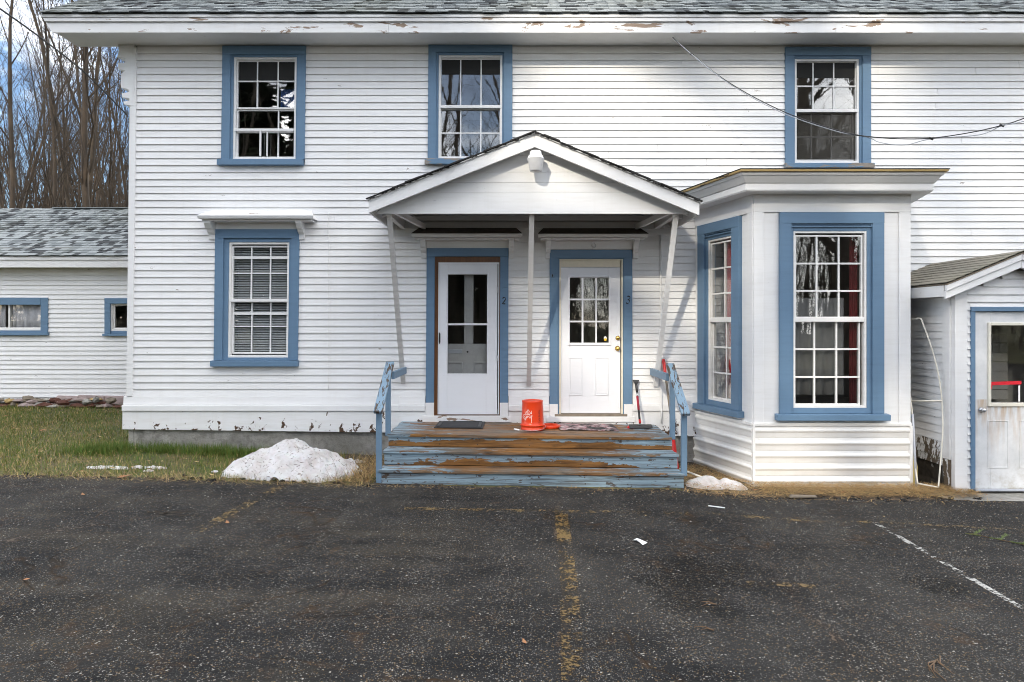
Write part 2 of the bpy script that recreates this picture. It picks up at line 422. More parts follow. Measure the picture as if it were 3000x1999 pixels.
def lawn():
    m = NT('lawn_soil')
    n = m.noise(1.6, 6, 0.65); f = m.noise(14, 5, 0.7)
    c = m.mix(m.ramp(n, 0.38, 0.62), (0.050, 0.072, 0.010), (0.125, 0.095, 0.030))
    c = m.mix(m.ramp(f, 0.45, 0.7), c, (0.040, 0.030, 0.018))
    return m.bsdf(c, 0.9, m.bump(f, 0.8, 0.03))
M['lawn'] = lawn()
M['soil'] = simple('damp_soil', (0.050, 0.036, 0.024), 0.9, 0, 0.5, 14, 0.8)
def flat(name, col, rough=0.8, trans=0.0):
    m = NT(name)
    r = m.noise(9, 2)
    return m.bsdf(m.mix(r, tuple(x*0.72 for x in col), tuple(x*1.25 for x in col)), rough)
M['grass_a'] = flat('grass_green', (0.068, 0.122, 0.010))
M['grass_b'] = flat('grass_olive', (0.135, 0.138, 0.016))
M['straw'] = flat('dead_grass', (0.44, 0.32, 0.14))
M['needle'] = flat('pine_needles', (0.46, 0.28, 0.115))
M['needle_d'] = flat('brown_litter', (0.105, 0.060, 0.028))
M['leaf'] = flat('fallen_leaf', (0.30, 0.14, 0.06))
M['evergreen'] = flat('evergreen_needles', (0.020, 0.040, 0.014))
M['evergreen_l'] = flat('evergreen_twig_green', (0.075, 0.11, 0.018))

def snow():
    m = NT('old_snow')
    n = m.noise(5, 6, 0.6)
    c = m.mix(m.ramp(n, 0.40, 0.72), (0.80, 0.79, 0.795), (0.56, 0.50, 0.47))
    fl = m.noise(1.0, 3, 0.6, m.mapping((22, 40, 60)), 1.5)
    c = m.mix(m.ramp(fl, 0.675, 0.695), c, (0.14, 0.085, 0.05))
    return m.bsdf(c, 0.7, m.bump(m.noise(20, 7, 0.78), 1.0, 0.05), Subsurface_Weight=0.15)
M['snow'] = snow()

def concrete():
    m = NT('concrete')
    n = m.noise(2.2, 7, 0.65)
    c = m.mix(m.ramp(n, 0.3, 0.7), (0.16, 0.155, 0.14), (0.44, 0.42, 0.38))
    c = m.mix(m.math('MULTIPLY', m.ramp(m.noise(1.1, 5), 0.5, 0.65), 0.6), c, (0.10, 0.095, 0.075))
    c = m.mix(m.math('MULTIPLY', m.ramp(m.noise(9, 6, .7), 0.48, 0.62), 0.5), c, (0.13, 0.12, 0.10))
    return m.bsdf(c, 0.85, m.bump(m.noise(18, 6, 0.7), 0.9, 0.025))
M['concrete'] = concrete()

def shingle_mat(name, col):
    m = NT(name)
    g = m.noise(160, 2, 0.6); b = m.noise(0.7, 3)
    r = m.n('ShaderNodeObjectInfo').outputs['Random']
    c = m.mix(g, tuple(x*0.62 for x in col), tuple(x*1.35 for x in col))
    c = m.mix(m.math('MULTIPLY', r, 0.25), c, (0.55, 0.55, 0.55), 'MULTIPLY')
    c = m.mix(m.math('MULTIPLY', m.ramp(b, 0.45, 0.7), 0.3), c, (0.16, 0.17, 0.12))
    return m.bsdf(c, 0.85, m.bump(g, 0.5, 0.003))
SH = [shingle_mat('shingle_pale', (0.25, 0.272, 0.278)), shingle_mat('shingle_mid', (0.165, 0.185, 0.192)),
      shingle_mat('shingle_grey', (0.115, 0.13, 0.137)), shingle_mat('shingle_dark', (0.026, 0.030, 0.034))]
M['shed_shingle'] = shingle_mat('shingle_brown_grey', (0.225, 0.205, 0.165))
M['tar'] = simple('black_shingle_edge', (0.022, 0.021, 0.021), 0.9, 0, 0.4, 40, 0.6)
M['tan_edge'] = paint('raw_wood_edge', (0.60, 0.43, 0.19), 0.20, 0.5, (0.06, 0.04, 0.025), stretch=(3, 3, 30))

def glass(name, refl=0.16, wav=0.5, scale=5.0, tint=(0.96, 0.97, 0.97), fk=0.45):
    m = NT(name)
    nrm = m.bump(m.noise(scale, 3, 0.5, m.mapping((1.6, 1.0, 0.7))), wav, 0.01)
    g = m.n('ShaderNodeBsdfGlossy'); g.inputs['Roughness'].default_value = 0.015; g.inputs['Color'].default_value = (1, 1, 1, 1)
    m.l(nrm, g.inputs['Normal'])
    t = m.n('ShaderNodeBsdfTransparent'); t.inputs['Color'].default_value = (*tint, 1)
    fr = m.n('ShaderNodeFresnel'); fr.inputs['IOR'].default_value = 1.5
    k = m.math('MULTIPLY_ADD', fr.outputs[0], fk, refl - 0.03)
    mx = m.n('ShaderNodeMixShader'); m.l(k, mx.inputs[0]); m.l(t.outputs[0], mx.inputs[1]); m.l(g.outputs[0], mx.inputs[2])
    m.l(mx.outputs[0], m.out.inputs['Surface'])
    return m.mat
M['glass_old'] = glass('old_wavy_glass', 0.085, 0.030, 3.0)
M['glass'] = glass('window_glass', 0.046, 0.014, 2.5)
M['glass_door'] = glass('door_glass', 0.045, 0.07, 4.0)
M['glass_screen'] = glass('screened_glass', 0.035, 0.05, 2.5, (0.94, 0.94, 0.94))
M['room'] = simple('dim_room_wall', (0.30, 0.29, 0.27), 0.9)
M['curtain_w'] = simple('white_curtain', (0.78, 0.79, 0.84), 0.9)
M['curtain_r'] = simple('red_curtain', (0.46, 0.020, 0.032), 0.9)
M['shade'] = simple('near_black_panel', (0.010, 0.010, 0.009), 0.8)  # near-black sheet set before the top panes of the upper windows
M['blind'] = simple('grey_blind_slat', (0.50, 0.51, 0.52), 0.5)
M['orange'] = simple('orange_plastic', (0.60, 0.040, 0.004), 0.32, 0, 0.06, 8, 0.04)
M['print_w'] = simple('white_print', (0.80, 0.72, 0.68), 0.5, 0, 0.1, 90, 0)
M['print_k'] = simple('black_print', (0.025, 0.015, 0.012), 0.5, 0, 0.2, 60, 0)
M['ink'] = simple('dark_paint_numeral', (0.008, 0.009, 0.014), 0.6, 0, 0.1, 60, 0)
M['red'] = simple('red_plastic', (0.56, 0.014, 0.014), 0.35)
M['darkred'] = simple('dark_red_grip', (0.30, 0.010, 0.030), 0.6)
M['black'] = simple('black_plastic', (0.018, 0.018, 0.020), 0.5)
M['rubber'] = simple('black_rubber', (0.030, 0.030, 0.032), 0.8, 0, 0.4, 30, 0.5)
M['steel'] = simple('steel', (0.55, 0.55, 0.56), 0.3, 0.9)
M['brass'] = simple('brass', (0.70, 0.46, 0.13), 0.25, 0.9)
M['galv'] = simple('grey_pipe', (0.42, 0.44, 0.48), 0.5)
M['cream'] = simple('cream_enamel', (0.70, 0.67, 0.58), 0.45, 0, 0.15, 12)
M['jug'] = simple('yellow_jug', (0.52, 0.42, 0.16), 0.5)
M['cable'] = simple('black_cable', (0.030, 0.030, 0.032), 0.6)
M['cable_w'] = simple('white_cable', (0.72, 0.72, 0.70), 0.6)
M['lens'] = simple('frosted_lens', (0.62, 0.62, 0.63), 0.25)
M['lamp_cap'] = simple('white_lamp_cap', (0.78, 0.79, 0.80), 0.4)
M['oldwood'] = simple('old_grey_wood', (0.20, 0.165, 0.125), 0.85, 0, 0.5, 12, 0.6)
M['yellowwood'] = simple('split_firewood', (0.40, 0.28, 0.12), 0.85, 0, 0.4, 12, 0.6)
M['rot'] = simple('rotten_black_wood', (0.045, 0.036, 0.026), 0.95, 0, 0.8, 20, 0.9)
M['pinkstone'] = simple('pinkish_fieldstone', (0.32, 0.25, 0.235), 0.85, 0, 0.4, 9, 0.7)
M['redstone'] = simple('red_brown_stone', (0.105, 0.040, 0.026), 0.85, 0, 0.4, 9, 0.7)
M['tape'] = simple('red_tape', (0.62, 0.015, 0.030), 0.35)
M['paper'] = simple('white_paper', (0.80, 0.80, 0.80), 0.8)
M['rugmat'] = None
def rug():
    m = NT('worn_pink_mat')
    n = m.noise(7, 6, 0.65, None, 0.8)
    c = m.mix(m.ramp(m.noise(16, 4), 0.42, 0.58), (0.40, 0.20, 0.22), (0.50, 0.42, 0.42))
    c = m.mix(m.ramp(n, 0.42, 0.55), c, (0.030, 0.026, 0.026))
    return m.bsdf(c, 0.9, m.bump(m.noise(70, 3), 0.5, 0.006))
M['rugmat'] = rug()
def bark(name, a, b):
    m = NT(name)
    n = m.noise(1.0, 6, 0.7, m.mapping((9, 9, 2.0)))
    p = m.noise(1.3, 4)
    c = m.mix(m.ramp(n, 0.3, 0.7), a, b)
    c = m.mix(m.math('MULTIPLY', m.ramp(p, 0.5, 0.7), 0.5), c, tuple(x*1.5 for x in b))
    return m.bsdf(c, 0.9, m.bump(n, 0.8, 0.03))
M['bark'] = bark('bark_brown', (0.008, 0.0055, 0.004), (0.044, 0.029, 0.017))
M['bark_l'] = bark('bark_pale', (0.010, 0.007, 0.005), (0.058, 0.041, 0.026))
M['bark_d'] = bark('bark_dark', (0.050, 0.042, 0.034), (0.15, 0.12, 0.092))

# ------------------------------------------------------------------ ground
def ground_sheet(name, xs, ys, dz, mat, edge=None):
    vs = []; fs = []
    for j, y in enumerate(ys):
        for x in xs:
            yy = y
            if edge and j == len(ys)-1: yy = y + edge(x)
            vs.append((x, yy, gz(x) + dz))
    n = len(xs)
    for j in range(len(ys)-1):
        for i in range(n-1):
            fs.append((j*n+i, j*n+i+1, (j+1)*n+i+1, (j+1)*n+i))
    m = MB(); m.add(vs, fs)
    return tag(m.build(name, mat), kind='structure')
gx = [-800, -200, -60, -30] + [x*0.25 for x in range(-60, 61)] + [30, 60, 200, 800]
ground_sheet('ground', gx, [-800, -200, -60, -17, -6, -1.7, 0, 5, 12, 60, 200, 800], -0.012, M['lawn'])
def asp_edge(x):
    e = 0.10*mnoise.noise((x*1.3, 3.1, 0)) + 0.05*mnoise.noise((x*5, 1, 0)) + 0.02*mnoise.noise((x*17, 1, 0))
    if x > 1.9: e -= 0.10
    return e
ax = [-40] + [x*0.08 for x in range(-150, 151)] + [40]
ground_sheet('parking_lot', ax, [-20, -12, -6, -3, -1.71], 0.004, M['asphalt'], asp_edge)
ground_sheet('bare_soil', [x*0.1 for x in range(19, 60)], [-1.95, -1.3, -0.6, 0.2], -0.004, M['soil'])
ground_sheet('bare_soil_strip', [x*0.1 for x in range(-33, -13)], [-1.66, -1.2, -0.6, 0.1], -0.006, M['soil'])

def stripe(name, a, b, wd, mat, n=40, wob=0.0):
    """painted line on the lot: a, b are ground points (x, y)"""
    m = MB(); vs = []; fs = []
    a = Vector((a[0], a[1], 0)); b = Vector((b[0], b[1], 0)); t = (b-a).normalized(); q = Vector((-t.y, t.x, 0))
    for i in range(n+1):
        p = a + (b-a)*i/n
        for s in (-1, 1):
            r = p + q*s*(wd/2 + 0.012*mnoise.noise((p.x*9, p.y*9, s*5))) + q*wob*mnoise.noise((p.x*2, p.y*2, 9))
            vs.append((r.x, r.y, gz(r.x) + 0.0085))
    for i in range(n): fs.append((2*i, 2*i+1, 2*i+3, 2*i+2))
    m.add(vs, fs)
    return tag(m.build(name, mat), kind='structure')
def GP(px, py):
    """ground point seen at that spot of the photo: iterate for the sloping lot"""
    x = 0.0
    for _ in range(12):
        dep = F*(CAMH - gz(x))/(py - HY); x = (px - CX)*dep/F
    return (x, dep - CAMD)
stripe('yellow_line', GP(1185, 1492), GP(2558, 1532), 0.085, M['yellow'], 80)
stripe('yellow_line', GP(2575, 1532), GP(3040, 1556), 0.075, M['yellow_faint'], 40)
stripe('yellow_line', GP(1645, 1506), GP(1666, 1700), 0.12, M['yellow'], 50)
stripe('yellow_line', GP(1644, 1507), GP(1648, 1545), 0.125, M['yellow_strong'], 14)
stripe('yellow_line', GP(1667, 1700), GP(1680, 1999), 0.12, M['yellow_faint'], 40)
stripe('yellow_line', GP(845, 1415), GP(575, 1560), 0.11, M['yellow'], 60)
stripe('yellow_line', GP(2190, 1712), GP(2390, 1722), 0.07, M['yellow_faint'], 20)
stripe('white_line', GP(2560, 1532), GP(3040, 1812), 0.052, M['white_line'], 80)

def crack(pts, wd, seed):
    P = []
    for (px, py) in pts: P.append(Vector((*GP(px, py), 0)))
    Q = []
    for i in range(len(P)-1):
        for k_ in range(10):
            p = P[i].lerp(P[i+1], k_/10); Q.append(p + Vector((mnoise.noise((p.x*5, p.y*5, seed)), mnoise.noise((p.x*5, p.y*5, seed+7)), 0))*.06)
    Q.append(P[-1]); m = MB(); vs = []; fs = []
    for i, p in enumerate(Q):
        t = (Q[min(i+1, len(Q)-1)] - Q[max(i-1, 0)]).normalized(); q_ = Vector((-t.y, t.x, 0)); w_ = wd*(.25 + .9*abs(mnoise.noise((i*.45, seed, 1)))) * min(1, i/4, (len(Q)-1-i)/4 + .05)
        for sg_ in (-1, 1):
            r_ = p + q_*w_*sg_*.5; vs.append((r_.x, r_.y, gz(r_.x) + .0066))
    for i in range(len(Q)-1): fs.append((2*i, 2*i+1, 2*i+3, 2*i+2))
    m.add(vs, fs); tag(m.build('asphalt_crack', M['crack']), kind='structure')
    m = MB(); vs = []
    for i, p in enumerate(Q):
        t = (Q[min(i+1, len(Q)-1)] - Q[max(i-1, 0)]).normalized(); q_ = Vector((-t.y, t.x, 0)); w_ = max(wd*3, .06)
        for sg_ in (-1, 1): r_ = p + q_*w_*sg_*.5; vs.append((r_.x, r_.y, gz(r_.x) + .0053))
    m.add(vs, fs); tag(m.build('crack_debris', M['crack_rust']), kind='structure')
M['crack_rust'] = marking('rusty_crack_debris', (0.050, 0.029, 0.014), 0.665)
M['crack'] = simple('crack_fill', (0.006, 0.004, 0.003), .95, 0, .8, 18, .5)
for i, (pts, wd) in enumerate((([(0, 1592), (108, 1567), (216, 1545), (336, 1529), (422, 1518), (509, 1502)], .035),
        ([(1012, 1718), (1001, 1756), (974, 1789), (888, 1827), (844, 1870), (823, 1935), (769, 1990)], .028),
        ([(1000, 1799), (1064, 1799), (1119, 1818), (1183, 1813), (1276, 1807), (1382, 1813), (1510, 1809), (1608, 1811)], .016),
        ([(1608, 1435), (1633, 1465), (1612, 1499), (1637, 1550), (1646, 1635), (1650, 1720), (1654, 1805), (1663, 1903), (1670, 1990)], .035),
        ([(2223, 1625), (2263, 1674), (2312, 1737), (2370, 1813), (2423, 1848), (2495, 1933), (2504, 1985)], .022),
        ([(0, 1431), (108, 1429), (303, 1429), (344, 1415)], .05), ([(380, 1428), (520, 1424), (640, 1412)], .03), ([(640, 1455), (720, 1430), (760, 1418)], .025))):
    crack(pts, wd, i*3.3)

# ------------------------------------------------------------------ windows and doors (local x right, y inward, z up)
def xz(x0, x1, y0, y1, d=0.0):
    """photo rectangle (left, right, top, bottom) on a plane d metres before the wall -> x0,x1,z0,z1"""
    return (X_(x0, d), X_(x1, d), Z_(y1, d), Z_(y0, d))

def pane_box(xf, x0, x1, z0, z1, y, mat, parent, tilt=0.006):
    a = rnd.uniform(-tilt, tilt); b = rnd.uniform(-tilt, tilt)
    w_, h_ = (x1-x0)/2, (z1-z0)/2
    def yy(sx, sz): return y + a*sx*w_ + b*sz*h_
    m = MB(xf)
    m.hexa([(x0, yy(-1,-1), z0), (x1, yy(1,-1), z0), (x1, yy(1,-1)+.003, z0), (x0, yy(-1,-1)+.003, z0),
            (x0, yy(-1,1), z1), (x1, yy(1,1), z1), (x1, yy(1,1)+.003, z1), (x0, yy(-1,1)+.003, z1)])
    return m.build('pane', mat, parent)

def sash(xf, parent, r, vx, hz, y, gl, wmat, fw=0.03, bar=0.017, top=None, bot=None, thick=None):
    x0, x1, z0, z1 = r
    m = MB(xf); m.ring(x0-fw, x1+fw, z0-(bot or fw), z1+(top or fw), fw, y-0.012, y+0.03, wb=(bot or fw), wt=(top or fw))
    m.build('sash', wmat, parent, 0.002)
    thick = thick or {}
    if vx or hz:
        b = MB(xf)
        for x in vx: b.box(x-bar/2, x+bar/2, y-0.006, y+0.02, z0, z1)
        for z in hz:
            t = thick.get(z, bar)
            b.box(x0, x1, y-0.008, y+0.022, z-t/2, z+t/2)
        b.build('muntin_grid', wmat, parent)
    xs = [x0] + sorted(vx) + [x1]; zs = [z0] + sorted(hz) + [z1]
    for i in range(len(xs)-1):
        for j in range(len(zs)-1):
            pane_box(xf, xs[i], xs[i+1], zs[j], zs[j+1], y+0.004, gl, parent)

def casing(xf, parent, o, cl, cr, ch, mat, sill=None, sill_mat=None, base=None, base_mat=None, head_over=0.0):
    x0, x1, z0, z1 = o
    zb = base if base else z0
    MB(xf).box(x0, x0+cl, -0.040, 0.03, zb, z1-ch).build('side_casing', mat, parent, 0.003)
    MB(xf).box(x1-cr, x1, -0.040, 0.03, zb, z1-ch).build('side_casing', mat, parent, 0.003)
    MB(xf).box(x0-head_over, x1+head_over, -0.043, 0.03, z1-ch, z1).build('head_casing', mat, parent, 0.003)
    if base:
        MB(xf).box(x0-0.004, x0+cl, -0.050, 0.03, z0, zb).build('plinth_block', base_mat, parent, 0.003)
        MB(xf).box(x1-cr, x1+0.004, -0.050, 0.03, z0, zb).build('plinth_block', base_mat, parent, 0.003)
    if sill:
        a, b, c, d = sill
        MB(xf).hexa([(a,-0.085,c),(b,-0.085,c),(b,0.06,c),(a,0.06,c),(a,-0.085,d-0.008),(b,-0.085,d-0.008),(b,0.06,d+0.002),(a,0.06,d+0.002)]).build('sill', sill_mat or mat, parent, 0.003)

def jamb(xf, parent, o, fr, mat, name='jamb', y0=-0.018, y1=0.12):
    """lining between casing opening o and frame fr"""
    m = MB(xf); x0, x1, z0, z1 = o; a, b, c, d = fr
    if a-x0 > .003: m.box(x0, a, y0, y1, z0, z1)
    if x1-b > .003: m.box(b, x1, y0, y1, z0, z1)
    if z1-d > .003: m.box(a, b, y0, y1, d, z1)
    if c-z0 > .003: m.box(a, b, y0, y1, z0, c)
    return m.build(name, mat, parent, 0.002) if m.v else None

OPEN = []      # openings in the main wall's siding

# ---- the house
house = thing('house', 'long white clapboard house with blue trim and numbered doors', 'house', (0, 0, 0.3))
HX0, HX1 = -5.215, 8.2
ZS = 0.80       # bottom of siding
ZT = 5.56       # top at the soffit

# upper-left window
def u1(x0, x1, y0, y1): return xz(x0/2.24, x1/2.24, y0/2.24, y1/2.24)
def u2(x0, x1, y0, y1): return xz(1000+x0/2.24, 1000+x1/2.24, y0/2.24, y1/2.24)
def u3(x0, x1, y0, y1): return xz(2000+x0/2.24, 2000+x1/2.24, y0/2.24, y1/2.24)
def u4(x0, x1, y0, y1): return xz(x0/1.845, x1/1.845, 600+y0/1.845, 600+y1/1.845)
def upper_window(u, o, cl, cr, ch, sill, fr, sashes, smat, gl, rails=(), frmat=None):
    wn = empty('window', (u(*o)[0], 0, u(*o)[2]), house)
    oo = u(*o)
    k = abs(u(0, 1, 0, 1)[1]-u(0, 1, 0, 1)[0])
    casing(lean_xf, wn, oo, cl*k, cr*k, ch*k, M['blue'], u(*sill), smat)
    inner = (oo[0]+cl*k, oo[1]-cr*k, oo[2], oo[3]-ch*k)
    f = u(*fr)
    jamb(lean_xf, wn, inner, f, M['blue'])
    m = MB(lean_xf); m.ring(f[0], f[1], f[2], f[3], 0.030, -0.006, 0.055)
    m.build('window_frame', frmat or M['white'], wn, 0.002)
    for r, vx, hz, y, th in sashes:
        rr = u(*r)
        sash(lean_xf, wn, rr, [u(x, x, 0, 1)[0] for x in vx], [u(0, 1, z, z)[2] for z in hz], y, gl, M['white'],
             fw=0.022, thick={u(0, 1, z, z)[2]: t for z, t in th.items()})
    for r in rails:
        a = u(*r); MB(lean_xf).box(a[0], a[1], -0.012, 0.014, a[2], a[3]).build('storm_rail', M['white'], wn, 0.002)
    OPEN.append((oo[0], oo[1], u(*sill)[2], oo[3]))
    return wn, f
# same lean is already in the photo coordinates: take mid-height values
upper_window(u1, (1446, 1991, 308, 1050), 55, 52, 57, (1428, 1985, 1050, 1090), (1518, 1930, 378, 1048),
             [((1540, 1918, 402, 702), (1666, 1802), (530,), 0.035, {}), ((1540, 1908, 722, 1024), (1804,), (858,), 0.055, {858: 0.03})],
             M['blue'], M['glass_old'], [(1520, 1914, 845, 862), (1691, 1701, 862, 1026), (1737, 1744, 868, 1026)])
upper_window(u2, (562, 1118, 295, 1045), 54, 56, 55, (545, 1125, 1045, 1085), (630, 1052, 365, 1042),
             [((646, 1038, 388, 692), (775, 911), (), 0.035, {}), ((648, 1034, 716, 1022), (776, 910), (868,), 0.055, {})],
             M['blue_peel'], M['glass_old'], [(636, 1048, 692, 711)])
w3, _ = upper_window(u3, (667, 1228, 315, 1075), 55, 56, 57, (660, 1240, 1075, 1109), (733, 1156, 390, 1072),
             [((747, 1139, 408, 718), (862, 998), (562,), 0.035, {}), ((747, 1122, 742, 1042), (856, 988), (893,), 0.055, {})],
             M['blue_peel'], M['glass_old'], [(738, 1150, 718, 738)])
w4, _ = upper_window(u4, (1164, 1617, 135, 840), 46, 42, 48, (1153, 1622, 840, 873), (1236, 1562, 203, 826),
             [((1255, 1551, 230, 508), (1352, 1455), (285, 370), 0.035, {285: 0.035}), ((1258, 1551, 528, 798), (1354, 1456), (588, 658), 0.055, {588: 0.035})],
             M['blue'], M['glass'], [(1240, 1558, 510, 525)], M['vinyl'])

_sc = NT('insect_screen')
_d = _sc.n('ShaderNodeBsdfDiffuse'); _d.inputs['Color'].default_value = (0.075, 0.070, 0.060, 1)
_t = _sc.n('ShaderNodeBsdfTransparent'); _x = _sc.n('ShaderNodeMixShader'); _x.inputs[0].default_value = 0.48
_sc.l(_t.outputs[0], _x.inputs[1]); _sc.l(_d.outputs[0], _x.inputs[2]); _sc.l(_x.outputs[0], _sc.out.inputs['Surface'])
g = u3(744, 1142, 741, 1044); MB(lean_xf).box(g[0], g[1], 0.030, 0.0315, g[2], g[3]).build('insect_screen', _sc.mat, w3)
def hood(parent, xf, x0, x1, zf, zt, zb, d, bx, bz, panel, top_mat):
    """small bracketed roof over an opening; x0..x1 front edge, zf lower front edge, zt front top, zb top at wall"""
    h = empty('window_hood', ((x0+x1)/2, 0, zf), parent)
    MB(xf).hexa([(x0,-d,zf),(x1,-d,zf),(x1,0.01,zf+0.012),(x0,0.01,zf+0.012),(x0-.012,-d-.015,zt),(x1+.012,-d-.015,zt),(x1-.10,0.01,zb),(x0+.10,0.01,zb)]).build('hood_top', M['white'], h, 0.004)
    MB(xf).hexa([(x0-.010,-d-.012,zt+.003),(x1+.010,-d-.012,zt+.003),(x1-.09,0.008,zb+.003),(x0+.09,0.008,zb+.003),(x0-.010,-d-.012,zt+.009),(x1+.010,-d-.012,zt+.009),(x1-.09,0.008,zb+.010),(x0+.09,0.008,zb+.010)]).build('hood_roof', top_mat, h)
    MB(xf).box(x0+.03, x1-.03, -d+.05, 0.0, zf-0.022, zf-0.001).build('hood_soffit', M['white'], h, 0.003)
    MB(xf).box(panel[0], panel[1], -0.028, 0.01, panel[2], panel[3]).build('frieze_panel', M['white'], h)
    for a, b in bx:
        t, bt = zf-0.022, bz
        hh = t-bt
        m = MB(xf)
        dd = d-0.05
        pr = [(0.0,bt),(-0.035,bt),(-0.04,bt+hh*.3),(-0.055,bt+hh*.34),(-dd*.45,bt+hh*.42),(-dd*.55,bt+hh*.58),(-dd*.7,bt+hh*.62),(-dd*.95,bt+hh*.85),(-dd,bt+hh*.88),(-dd,t),(0.0,t)]
        m.profile(pr[::-1], a, b)
        m.build('bracket', M['white'], h, 0.003)
    return h
a = u4(1064, 1684, 58, 75); zb_ = u4(0, 1, 12, 12)[2]
hood(house, lean_xf, X_(1064/1.845, .25), X_(1684/1.845, .25), Z_(600+75/1.845, .25), Z_(600+60/1.845, .25), Z_(600+34/1.845, 0), 0.25,
     [(u4(1130, 1166, 0, 1)[0], u4(1130, 1166, 0, 1)[1]), (u4(1615, 1645, 0, 1)[0], u4(1615, 1645, 0, 1)[1])], u4(0, 1, 190, 190)[2],
     u4(1164, 1617, 78, 135), M['white_peel'])

# ---- doors
def d2(x0, x1, y0, y1, d=0.0): return xz(1230+x0/3.015, 1230+x1/3.015, 720+y0/3.015, 720+y1/3.015, d)
def d3(x0, x1, y0, y1, d=0.0): return xz(1600+x0/3.015, 1600+x1/3.015, 720+y0/3.015, 720+y1/3.015, d)

def text_mesh(s, size, bend=None, shear=0.0):
    cu = bpy.data.curves.new('tmp_text', 'FONT'); cu.body = s; cu.size = size; cu.align_x = 'CENTER'; cu.align_y = 'CENTER'; cu.shear = shear; cu.resolution_u = 6
    o = bpy.data.objects.new('tmp_text', cu); COL.objects.link(o)
    dg = bpy.context.evaluated_depsgraph_get(); dg.update()
    me = bpy.data.meshes.new_from_object(o.evaluated_get(dg))
    vs = [tuple(v.co) for v in me.vertices]; fs = [tuple(p.vertices) for p in me.polygons]
    bpy.data.objects.remove(o); bpy.data.curves.remove(cu); bpy.data.meshes.remove(me)
    return vs, fs

def numeral(ch, cx, cz, h, y, parent, slant):
    """brush-painted numeral with a little thickness"""
    strokes = {'2': [(-.26,.30),(-.20,.42),(-.02,.50),(.18,.46),(.28,.30),(.22,.10),(.05,-.12),(-.18,-.36),(-.30,-.47),(-.10,-.46),(.08,-.50),(.30,-.44)],
               '3': [(-.22,.46),(-.02,.50),(.20,.42),(.25,.24),(.12,.08),(-.04,.02),(.16,-.02),(.28,-.18),(.22,-.38),(.02,-.50),(-.18,-.46),(-.26,-.36)]}[ch]
    m = MB(lean_xf)
    pts = [(cx + (x*0.8 + z*slant)*h, y, cz + z*h) for x, z in strokes]
    sm = []
    for i in range(len(pts)-1):
        p0, p1, p2, p3 = (Vector(pts[max(i-1,0)]), Vector(pts[i]), Vector(pts[i+1]), Vector(pts[min(i+2, len(pts)-1)]))
        for k in range(4):
            t = k/4
            sm.append(0.5*((2*p1)+(p2-p0)*t+(2*p0-5*p1+4*p2-p3)*t*t+(3*p1-p0-3*p2+p3)*t**3))
    sm.append(Vector(pts[-1]))
    m.tube(sm, [h*0.085*(0.8+0.35*math.sin(i*0.35)) for i in range(len(sm))], 6)
    m.v = [(x, y + (yy-y)*0.15, z) for x, yy, z in m.v]
    return m.build('door_numeral', M['ink'], parent)

# door 2: storm door in front of an old panelled door
o = d2(60, 782, 25, 1500)
k = 1/3.015/215.05
dn = empty('door', (o[0], 0, o[2]), house)
zblue = d2(0, 1, 1385, 1385)[2]
casing(lean_xf, dn, o, 72*k, 72*k, 73*k, M['blue'], base=zblue, base_mat=M['white'])
inner = (o[0]+72*k, o[1]-72*k, o[2], o[3]-73*k)
fr = d2(164, 701, 150, 1488)
jamb(lean_xf, dn, inner, fr, M['brown'], 'door_frame', -0.012, 0.16)
m = MB(lean_xf); gl2 = d2(248, 594, 256, 1130)
m.ring(fr[0], fr[1], fr[2], fr[3], 0.012, -0.030, 0.0, wb=0.004, wt=0.022).build('storm_frame', M['doorwhite'], dn, 0.002)
sl = (fr[0]+0.014, fr[1]-0.026, fr[2]+0.006, fr[3]-0.024)
m = MB(lean_xf)
m.box(sl[0], gl2[0], -0.026, 0.012, sl[2], sl[3]); m.box(gl2[1], sl[1], -0.026, 0.012, sl[2], sl[3])
m.box(gl2[0], gl2[1], -0.026, 0.012, gl2[3], sl[3]); m.box(gl2[0], gl2[1], -0.026, 0.012, sl[2], gl2[2])
m.build('storm_door_panel', M['doorwhite'], dn, 0.003)
MB(lean_xf).ring(gl2[0]-.032, gl2[1]+.018, gl2[2]-.018, gl2[3]+.022, .016, -0.030, -0.02).build('glass_bead', M['doorwhite'], dn, 0.002)
zc = d2(0, 1, 695, 695)[2]
MB(lean_xf).box(gl2[0], gl2[1], -0.024, 0.006, zc-0.013, zc+0.013).build('crossbar', M['doorwhite'], dn, 0.002)
for za, zb2 in ((gl2[2], zc-0.013), (zc+0.013, gl2[3])):
    pane_box(lean_xf, gl2[0], gl2[1], za, zb2, -0.004, M['glass_door'], dn, 0.004)
hx, hz0 = d2(178, 178, 770, 865)[0], d2(178, 178, 770, 865)[2]
hz1 = d2(178, 178, 770, 865)[3]
m = MB(lean_xf); m.tube([(hx, -0.028, hz0), (hx+.004, -0.055, hz0+.03), (hx+.004, -0.060, hz0+.09), (hx, -0.050, hz1-.02), (hx, -0.028, hz1)], [.006, .009, .011, .009, .006], 8)
m.box(hx-.011, hx+.011, -0.034, -0.024, hz0+.015, hz1-.012)
m.build('door_handle', M['black'], dn)
for zz in (0.35, 0.8):
    MB(lean_xf).tube([(fr[1]-.018, -.036, fr[2]+zz*(fr[3]-fr[2])), (fr[1]-.018, -.036, fr[2]+zz*(fr[3]-fr[2])+.08)], .006, 8).build('hinge', M['steel'], dn)
